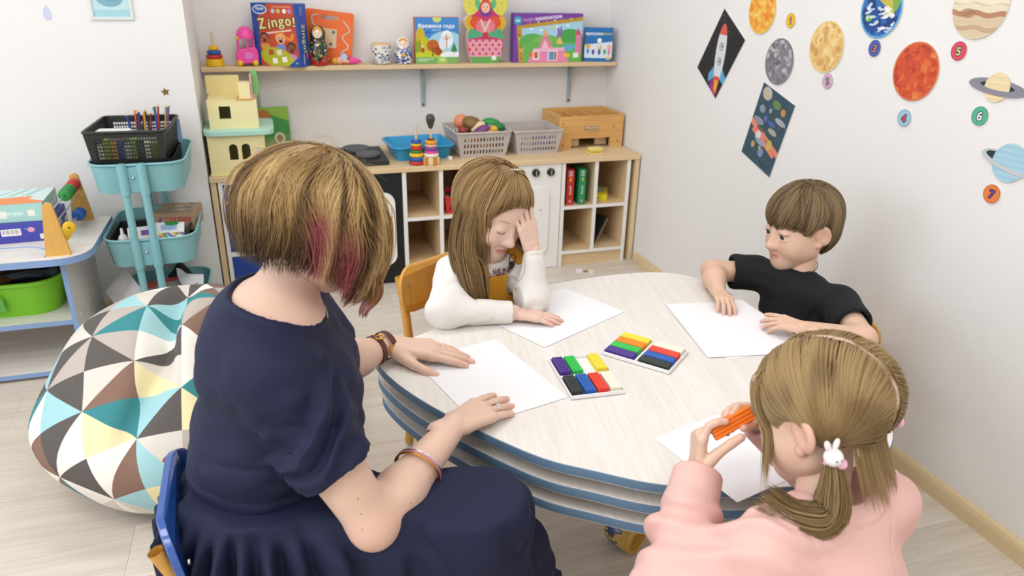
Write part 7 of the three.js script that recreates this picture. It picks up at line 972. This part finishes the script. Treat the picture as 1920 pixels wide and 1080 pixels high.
// ---------------------------------------------------------------- the boy in the black shirt
{
  const tone = [0.73, 0.48, 0.35], headC = [-0.328, 0.708, 1.565], m = headMatrix(headC, [-0.985, -0.02], 0.14, 0.06, 1.06);
  const neckB = [-0.325, 0.575, 1.6], shR = [-0.398, 0.553, 1.5], shL = [-0.305, 0.548, 1.735], elR = [-0.512, 0.556, 1.462], wrR = [-0.563, 0.546, 1.578], elL = [-0.355, 0.528, 1.885], wrL = [-0.497, 0.55, 1.838];
  const torso = U(0.05, ell([-0.318, 0.45, 1.62], [0.066, 0.11, 0.095], [0, 0.38, 0]), ell([-0.3, 0.34, 1.62], [0.08, 0.09, 0.1], [0, 0.38, 0]), rc(shR, shL, 0.034, 0.034));
  const body = U(0.02, torso, rc(neckB, [-0.315, 0.645, 1.585], 0.034, 0.036), rc(shR, elR, 0.033, 0.028), rc(elR, mixv(elR, wrR, 0.4), 0.028, 0.029), rc(mixv(elR, wrR, 0.4), wrR, 0.029, 0.0205), rc(shL, elL, 0.034, 0.028), rc(elL, wrL, 0.028, 0.02));
  const bg = surf(body, [-0.64, 0.24, 1.4], [-0.19, 0.68, 1.95], 0.006, (x, y, z) => mix3(tone, SK.warm, 0.25 * sstep(0.06, 0.02, Math.hypot(x - elR[0], y - elR[1], z - elR[2]))));
  const hR = handGeo({ wrist: [-0.562, 0.546, 1.575], dir: [-0.03, 0.0, 0.11], back: [0.1, 1, 0.1], side: -1, L: 0.115, tone, fat: 1.1, spread: 0.12, curl: [[0.35, 0.35, 0.2], [0.38, 0.35, 0.2], [0.38, 0.35, 0.2], [0.35, 0.35, 0.2]], thumb: { out: 0.45, drop: 0.5, curl: 0.2 }, cell: 0.0015 });
  const hL = handGeo({ wrist: [-0.492, 0.551, 1.842], dir: [-0.07, 0.004, -0.09], back: [-0.05, 1, 0.35], side: 1, L: 0.115, tone, fat: 1.08, spread: 0.16, curl: [[0.15, 0.15, 0.1], [0.3, 0.25, 0.15], [0.4, 0.3, 0.2], [0.5, 0.3, 0.2]], thumb: { out: 0.5, drop: 0.35 }, cell: 0.0015 });
  const t = person('boy with a brown bowl haircut in a plain black shirt, hands on paper', [bg, headGeo(m, { closed: false }, tone, null, 0.0022), hR, hL]);
  eyes(t, m, [0.05, -0.25], '#3a3230'); lashes(t, m, -0.0042, 0.0753, 0.0002, '#33231a');
  const shirtM = cloth('#0e1116', 0.9, { sheen: 0.2, sheenColor: col([0.2, 0.25, 0.3]) });
  const slR = mixv(shR, elR, 0.42), slL = mixv(shL, elL, 0.62);
  const s0 = U(0.03, ell([-0.318, 0.46, 1.62], [0.088, 0.13, 0.12], [0, 0.38, 0]), ell([-0.3, 0.34, 1.62], [0.095, 0.1, 0.115], [0, 0.38, 0]), rc(shR, shL, 0.046, 0.046)), s1 = U(0.02, rc(shR, slR, 0.046, 0.05), rc(shL, slL, 0.047, 0.048));
  const aR = V(elR[0] - shR[0], elR[1] - shR[1], elR[2] - shR[2]).normalize(), aL = V(elL[0] - shL[0], elL[1] - shL[1], elL[2] - shL[2]).normalize(), iR = rc(mixv(shR, elR, 0.3), elR, 0.036, 0.045), iL = rc(mixv(shL, elL, 0.45), elL, 0.036, 0.042);
  const shirt = (x, y, z) => { let b = s0(x, y, z) - 0.005 * n3(x * 20, y * 26, z * 20) + 0.004 * crease(x * 10, y * 11, z * 10, 0.07); const hole = ell([-0.327, 0.628, 1.592], [0.05, 0.042, 0.05])(x, y, z); b = smax(b, -hole, 0.003) - 0.0025 * sstep(0.011, 0.006, Math.abs(hole - 0.006)); let s = s1(x, y, z) - 0.004 * n3(x * 26, y * 26, z * 26); const e1 = (x - shR[0]) * aR.x + (y - shR[1]) * aR.y + (z - shR[2]) * aR.z - 0.068, e2 = (x - shL[0]) * aL.x + (y - shL[1]) * aL.y + (z - shL[2]) * aL.z - 0.1; s = smax(s, z < 1.6 ? e1 : e2, 0.003); s = smax(s, -(z < 1.6 ? iR : iL)(x, y, z), 0.003); return smin(b, s, 0.018); };
  mesh('t_shirt', surf(shirt, [-0.5, 0.23, 1.4], [-0.18, 0.64, 1.9], 0.005, null), shirtM, t);
  mesh('trousers', surf(U(0.04, rc([-0.3, 0.305, 1.58], [-0.46, 0.3, 1.63], 0.06, 0.05), rc([-0.29, 0.305, 1.66], [-0.44, 0.3, 1.71], 0.06, 0.05), rc([-0.46, 0.3, 1.63], [-0.45, 0.04, 1.64], 0.05, 0.04), rc([-0.44, 0.3, 1.71], [-0.43, 0.04, 1.72], 0.05, 0.04)), [-0.56, -0.01, 1.48], [-0.2, 0.4, 1.8], 0.01, null), cloth('#30384a', 0.9), t);
  mesh('neck_cord', tube([[-0.36, 0.598, 1.61], [-0.34, 0.597, 1.635], [-0.315, 0.603, 1.637], [-0.29, 0.612, 1.615], [-0.285, 0.622, 1.59]], 0.001, 30, 6), M.black, t);
  const hs = []; for (let i = 0; i < 6000; i++) hs.push(rnd());
  const vol0 = U(0.03, ell([0, 0.027, -0.014], [0.081, 0.082, 0.095]), ell([0, -0.03, -0.042], [0.06, 0.058, 0.05])), vol = (x, y, z) => vol0(x, y, z) + 0.0055 * sstep(0.045, -0.005, y - hem(x, z));
  const hem = (x, z) => { const a = Math.abs(Math.atan2(x, z)); return a < 0.85 ? 0.012 + 0.004 * Math.sin(x * 200) : a < 1.3 ? lerp(0.012, -0.018, sstep(0.85, 1.25, a)) : a < 1.85 ? lerp(-0.018, 0.014, sstep(1.3, 1.5, a)) : lerp(0.014, -0.078, sstep(1.82, 2.12, a)); };
  const hv = (x, y, z) => smax(vol(x, y, z), hem(x, z) + 0.004 - y, 0.006);
  const c0 = [0.16, 0.1, 0.045], c1 = [0.3, 0.205, 0.1], c2 = [0.07, 0.04, 0.018], wh = [0.012, 0.108, -0.04];
  const hc = (i, x = 0, y = 0, z = 0) => { const h = clamp(hs[i] * 0.55 + 0.25 + 1.1 * n3(Math.atan2(x, z) * 12, y * 9, 2.5), 0, 1); return mix3(mix3(c0, c1, sstep(0.4, 1, h)), c2, 0.75 * sstep(0.45, 0, h)); };
  const base = surf((x, y, z) => hv(x, y, z) + 0.0025, [-0.1, -0.08, -0.125], [0.1, 0.12, 0.1], 0.004, () => c0);
  const g1 = growHair({ n: 4200, r: 0.0008, body: vol, step: 0.0075, off: (i) => -0.002 + 0.0075 * hs[i], maxLen: (i) => 0.1 + 0.09 * hs[(i * 5) % 6000], start: (i) => { const a = rnd() * 6.283, q = Math.min(rnd(), rnd()) * 1.25; return onSurf(vol, [wh[0] + 0.075 * q * Math.cos(a), 0.1 - 0.06 * q * q, wh[2] + 0.03 * q + 0.09 * q * Math.sin(a)]); }, flow: (x, y, z, i) => { const n = n3(x * 22, z * 22, 1.5) * 0.8; return [(x - wh[0]) * 8 + n * 0.4 + (z > 0.02 ? -0.12 : 0), -0.35 - (0.1 - y) * 4, (z - wh[2]) * 6 + n * 0.2]; }, stop: (x, y, z, i) => y < hem(x, z) - 0.004 * hs[(i * 3) % 6000], color: (i, q, x, y, z) => hc(i, x, y, z) });
  const hg = mergeGeometries([base, g1]); hg.applyMatrix4(m); mesh('hair', hg, hairMat, t);
}
// ---------------------------------------------------------------- the girl in pink with pigtails
{
  const tone = [0.74, 0.5, 0.38], headC = [-0.935, 0.745, 2.395], m = headMatrix(headC, [-0.42, -0.9], 0.36, 0.06, 1.06);
  const neckB = [-0.952, 0.632, 2.45], shR = [-0.845, 0.6, 2.452], shL = [-1.06, 0.597, 2.49], elL = [-1.165, 0.515, 2.43], wrL = [-1.068, 0.598, 2.315], elR = [-0.8, 0.52, 2.35], wrR = [-0.935, 0.652, 2.282];
  const torso = U(0.05, ell([-0.955, 0.5, 2.5], [0.105, 0.12, 0.08], [0, 0.2, 0]), ell([-0.94, 0.37, 2.54], [0.11, 0.1, 0.09], [0, 0.2, 0]), rc(shR, shL, 0.036, 0.036));
  const body = U(0.02, torso, rc(neckB, [-0.935, 0.68, 2.425], 0.036, 0.037), rc(shR, elR, 0.033, 0.028), rc(elR, wrR, 0.028, 0.021), rc(shL, elL, 0.033, 0.028), rc(elL, wrL, 0.028, 0.022));
  const bg = surf(body, [-1.24, 0.25, 2.22], [-0.74, 0.72, 2.68], 0.006, () => tone);
  const p0 = [-1.05, 0.667, 2.309], p1 = [-0.99, 0.697, 2.313];
  const hL = handGeo({ wrist: [-1.068, 0.6, 2.313], dir: [0.01, 0.108, -0.03], back: [-0.75, 0.15, -0.3], side: 1, L: 0.122, tone, fat: 1.12, spread: 0.1, curl: [[0.35, 0.75, 0.4], [0.8, 0.9, 0.4], [0.95, 0.9, 0.4], [1.0, 0.9, 0.4]], thumb: { out: 0.35, drop: 0.75, curl: -0.1, rot: 0.15 }, cell: 0.0015 });
  const hR = handGeo({ wrist: [-0.938, 0.655, 2.284], dir: [-0.085, 0.05, -0.005], back: [0.25, 0.8, -0.6], side: -1, L: 0.118, tone, fat: 1.08, spread: 0.08, curl: [[0.35, 0.7, 0.4], [0.55, 0.8, 0.4], [0.7, 0.9, 0.4], [0.8, 0.9, 0.4]], thumb: { out: 0.3, drop: 0.55, curl: 0.0, rot: 0.1 }, cell: 0.0015 });
  const t = person('girl with light brown pigtails in a pale pink sweatshirt holding orange plasticine', [bg, headGeo(m, { closed: true }, tone, [0.35, 0.22, 0.12]), hL, hR]);
  lashes(t, m, -0.009, 0.0755, 0.003, '#3a2a1c');
  // orange plasticine held between both hands
  const ps2 = single('plasticine_stick', 'bright orange plasticine block held by the girl in pink', 'plasticine', stickG.clone(), mat('#f27a12', 0.5), 'plasticine blocks'); ps2.position.set((p0[0] + p1[0]) / 2, (p0[1] + p1[1]) / 2, (p0[2] + p1[2]) / 2); ps2.quaternion.setFromRotationMatrix((() => { const Z = V(p1[0] - p0[0], p1[1] - p0[1], p1[2] - p0[2]).normalize(), Y = V(-0.1, 0.5, 0.85); Y.sub(Z.clone().multiplyScalar(Y.dot(Z))).normalize(); return new THREE.Matrix4().makeBasis(Y.clone().cross(Z), Y, Z); })());
  // sweatshirt
  const cuffL = mixv(elL, wrL, 0.86), cuffR = mixv(elR, wrR, 0.86), dL = V(wrL[0] - elL[0], wrL[1] - elL[1], wrL[2] - elL[2]), lenL = dL.length(), dR = V(wrR[0] - elR[0], wrR[1] - elR[1], wrR[2] - elR[2]), lenR = dR.length(); dL.normalize(); dR.normalize();
  const s0 = U(0.035, ell([-0.955, 0.49, 2.505], [0.128, 0.135, 0.098], [0, 0.2, 0]), ell([-0.94, 0.36, 2.55], [0.135, 0.11, 0.11], [0, 0.2, 0]), rc(shR, shL, 0.05, 0.05), rc([-0.9, 0.615, 2.47], [-1.0, 0.613, 2.485], 0.045, 0.045)), sl = U(0.025, rc(shL, elL, 0.056, 0.055), rc(elL, mixv(elL, wrL, 0.6), 0.056, 0.05), rc(shR, elR, 0.055, 0.053), rc(elR, mixv(elR, wrR, 0.6), 0.053, 0.046)), cfL = rc(mixv(elL, wrL, 0.62), wrL, 0.042, 0.0385), cfR = rc(mixv(elR, wrR, 0.62), wrR, 0.042, 0.0385), inn = Math.min;
  const inL = rc(mixv(elL, wrL, 0.8), mixv(elL, wrL, 1.3), 0.029, 0.0305), inR = rc(mixv(elR, wrR, 0.8), mixv(elR, wrR, 1.3), 0.029, 0.0305);
  const sweat = (x, y, z) => {
    let b = s0(x, y, z) - 0.005 * n3(x * 14, y * 18, z * 14) + 0.004 * crease(x * 8, y * 9, z * 8, 0.07); const hole = ell([-0.945, 0.668, 2.444], [0.062, 0.045, 0.06], [0.2, 0, 0.05])(x, y, z); b = smax(b, -hole, 0.004) - 0.004 * sstep(0.018, 0.012, Math.abs(hole - 0.01));
    const q = (x - elL[0]) * dL.x + (y - elL[1]) * dL.y + (z - elL[2]) * dL.z, qr = (x - elR[0]) * dR.x + (y - elR[1]) * dR.y + (z - elR[2]) * dR.z; let s = sl(x, y, z) + 0.007 * crease(x * 12, y * 14, z * 12, 0.09) - 0.008 * n3(x * 22, y * 26, z * 22) - (x < -0.98 ? 0.007 * Math.sin(q * 120 + 6 * n3(x * 14, y * 14, z * 14)) * sstep(-0.02, 0.03, q) * sstep(0.13, 0.08, q) : 0);
    let c = x < -0.98 ? smax(cfL(x, y, z), q - lenL * 1.02, 0.003) : smax(cfR(x, y, z), qr - lenR * 1.02, 0.003); c = smax(c, -(x < -0.98 ? inL : inR)(x, y, z), 0.002); s = smin(s, c, 0.006);
    // raglan seam
    const rg = Math.abs((x + 1.01) + (y - 0.6) * 0.45 + (z - 2.5) * 0.1); let d = smin(b, s, 0.028); if (z > 2.45) d += 0.0015 * sstep(0.004, 0.001, rg) + 0.0015 * sstep(0.004, 0.001, Math.abs((x + 0.9) - (y - 0.6) * 0.45)); return d; };
  mesh('sweatshirt', surf(sweat, [-1.26, 0.25, 2.22], [-0.72, 0.7, 2.7], 0.005, null), cloth('#e2b6ae', 0.92), t);
  mesh('trousers', surf(U(0.04, rc([-0.98, 0.33, 2.55], [-1.02, 0.315, 2.36], 0.065, 0.05), rc([-0.9, 0.33, 2.55], [-0.92, 0.315, 2.35], 0.065, 0.05), rc([-1.02, 0.315, 2.36], [-1.02, 0.04, 2.37], 0.05, 0.04), rc([-0.92, 0.315, 2.35], [-0.92, 0.04, 2.36], 0.05, 0.04)), [-1.12, -0.01, 2.26], [-0.8, 0.42, 2.66], 0.01, null), cloth('#8c93a8', 0.9), t);
  // hair
  const hs = []; for (let i = 0; i < 7000; i++) hs.push(rnd());
  const vol = ell([0, 0.024, -0.014], [0.079, 0.08, 0.094]), TL = [0.07, -0.04, -0.046], TR = [-0.07, -0.04, -0.046];
  const hv = (x, y, z) => { let d = vol(x, y, z); d = smax(d, -ell([0, -0.05, 0.105], [0.068, 0.1, 0.075])(x, y, z), 0.008); d = smax(d, -ell([0, -0.085, -0.05], [0.1, 0.05, 0.06])(x, y, z), 0.01); d = smax(d, -ell([x > 0 ? 0.085 : -0.085, -0.03, 0.012], [0.03, 0.045, 0.034])(x, y, z), 0.008); const g = sstep(0.003, 0.0005, Math.abs(x + 0.003 * Math.sin(z * 60))) * (y > -0.03 ? 1 : 0); return d + 0.006 * g; };
  const c0 = [0.22, 0.135, 0.052], c1 = [0.38, 0.255, 0.11], c2 = [0.1, 0.056, 0.02];
  const hc = (i, x = 0, y = 0, z = 0) => { const h = clamp(hs[i] * 0.6 + 0.2 + 1.0 * n3(z * 60, (y - Math.abs(x)) * 20, 3.5 + Math.abs(x) * 8), 0, 1); return mix3(mix3(c0, c1, sstep(0.4, 1, h)), c2, 0.75 * sstep(0.45, 0, h)); };
  const base = surf((x, y, z) => hv(x, y, z) + 0.0028, [-0.1, -0.08, -0.125], [0.1, 0.12, 0.1], 0.0036, (x, y) => (Math.abs(x) < 0.003 && y > -0.02 ? [0.7, 0.5, 0.38] : c0));
  const g1 = growHair({ n: 4600, r: 0.0008, body: hv, step: 0.0085, off: (i) => -0.001 + 0.005 * hs[i], maxLen: () => 0.3, start: (i) => { const s = i % 2 ? 1 : -1; if (i % 5 < 3) { const a = rr(-1.15, 2.4); return onSurf(vol, [s * rr(0.002, 0.006), 0.024 + 0.08 * Math.cos(a), -0.014 - 0.094 * Math.sin(a)]); } const a = rr(-1.0, 2.3), b = rr(0.1, 1.3); return onSurf(vol, [s * 0.079 * Math.sin(b), 0.024 + 0.08 * Math.cos(a) * Math.cos(b), -0.014 - 0.094 * Math.sin(a) * Math.cos(b)]); },
    flow: (x, y, z, i, len) => { const T = i % 2 ? TL : TR, w = sstep(0.0, 0.05, len); const n = n3(x * 30, y * 30, hs[i]) * 0.02; const fz = z > 0.03 ? 0.03 : 0; return [(T[0] - x) + (1 - w) * (i % 2 ? 0.12 : -0.12), (T[1] - y) * 1.0 + n - fz, (T[2] - z) + n]; }, stop: (x, y, z, i) => { const T = i % 2 ? TL : TR; return Math.hypot(x - T[0], y - T[1], z - T[2]) < 0.014; }, color: (i, q, x, y, z) => hc(i, x, y, z) });
  const wisp = growHair({ n: 130, r: 0.0005, body: vol, step: 0.008, off: (i) => 0.003 + 0.008 * hs[i], maxLen: (i) => 0.1 + 0.06 * hs[i], start: (i) => onSurf(vol, [0.05 + rr(-0.02, 0.012), 0.06 + rr(-0.02, 0.015), 0.05]), flow: (x, y, z) => [0.3, -1, 0.05], stick: (x, y) => (y > -0.02 ? 0.5 : 0), stop: () => false, color: (i) => mix3(hc(i), c1, 0.5) });
  const inv = m.clone().invert(), L3 = (p) => A3(V(...p).applyMatrix4(inv));
  const colL = (s, q, r) => mix3(c0, hs[s] > 0.5 ? c1 : c2, 0.85 * Math.abs(hs[s] - 0.5) * 2);
  const pigL = lock([[TL[0] - 0.012, TL[1] + 0.012, TL[2] + 0.004], TL, L3([-0.985, 0.69, 2.5]), L3([-1.0, 0.655, 2.512]), L3([-1.035, 0.652, 2.49]), L3([-1.065, 0.668, 2.455])], 700, (q) => (q < 0.2 ? 0.009 : 0.009 + 0.016 * Math.sin(Math.min(1, (q - 0.2) / 0.6) * 2.3)), colL, 0.0008, 26);
  const pigR = lock([TR, L3([-0.86, 0.66, 2.44]), L3([-0.845, 0.62, 2.45]), L3([-0.84, 0.59, 2.47])], 420, (q) => 0.008 + 0.014 * Math.sin(Math.min(1, q) * 2.4), colL, 0.0008, 20);
  const nape = growHair({ n: 160, r: 0.0005, body: vol, step: 0.006, off: () => 0.0, maxLen: (i) => 0.05 + 0.04 * hs[i], start: () => onSurf(vol, [rr(-0.06, 0.06), -0.045, -0.07]), flow: (x, y, z) => [x, -1, -0.1], stick: () => 0, stop: () => false, color: (i) => hc(i) });
  const hg = mergeGeometries([base, g1, wisp, pigL, pigR, nape]); hg.applyMatrix4(m); mesh('hair', hg, hairMat, t);
  // bunny hair ties
  for (const [T, s] of [[TL, 1], [TR, -1]]) { const b = V(T[0] + s * 0.012, T[1] + 0.004, T[2] - 0.004).applyMatrix4(m), G = (g, c, nm, par) => { return mesh(nm, g, c, par); }; const wm = mat('#f6f2f2', 0.35), pm = mat('#f2b6cc', 0.35); const o = V(-0.25 * s, 0.3, 0.8).normalize().multiplyScalar(0.006); const bx = b.x + o.x, by = b.y + o.y + 0.004, bz = b.z + o.z; const hd = G(at(new THREE.SphereGeometry(0.0125, 18, 14), bx, by, bz), wm, 'hair_tie', t); for (const k of [-1, 1]) { const e = new THREE.SphereGeometry(0.0045, 12, 10); e.scale(1, 2.2, 0.8); G(at(e, bx - 0.004 + k * 0.0065, by + 0.017, bz - 0.003, 0, 0, -k * 0.3 + 0.15), wm, 'bunny_ear', hd); G(at(new THREE.SphereGeometry(0.0012, 8, 6), bx - 0.001 + k * 0.004, by + 0.002, bz + 0.0122), M.black, 'bunny_eye', hd); } G(at(new THREE.SphereGeometry(0.0075, 14, 10), bx + 0.012, by - 0.01, bz + 0.004), pm, 'pink_bead', hd); G(at(new THREE.TorusGeometry(0.0095, 0.003, 8, 20), b.x, b.y, b.z, 0.6, 0.5), pm, 'elastic', hd); }
}
scene.traverse((o) => { if (o.isMesh) { o.castShadow = true; o.receiveShadow = true; } });
renderer.render(scene, camera);
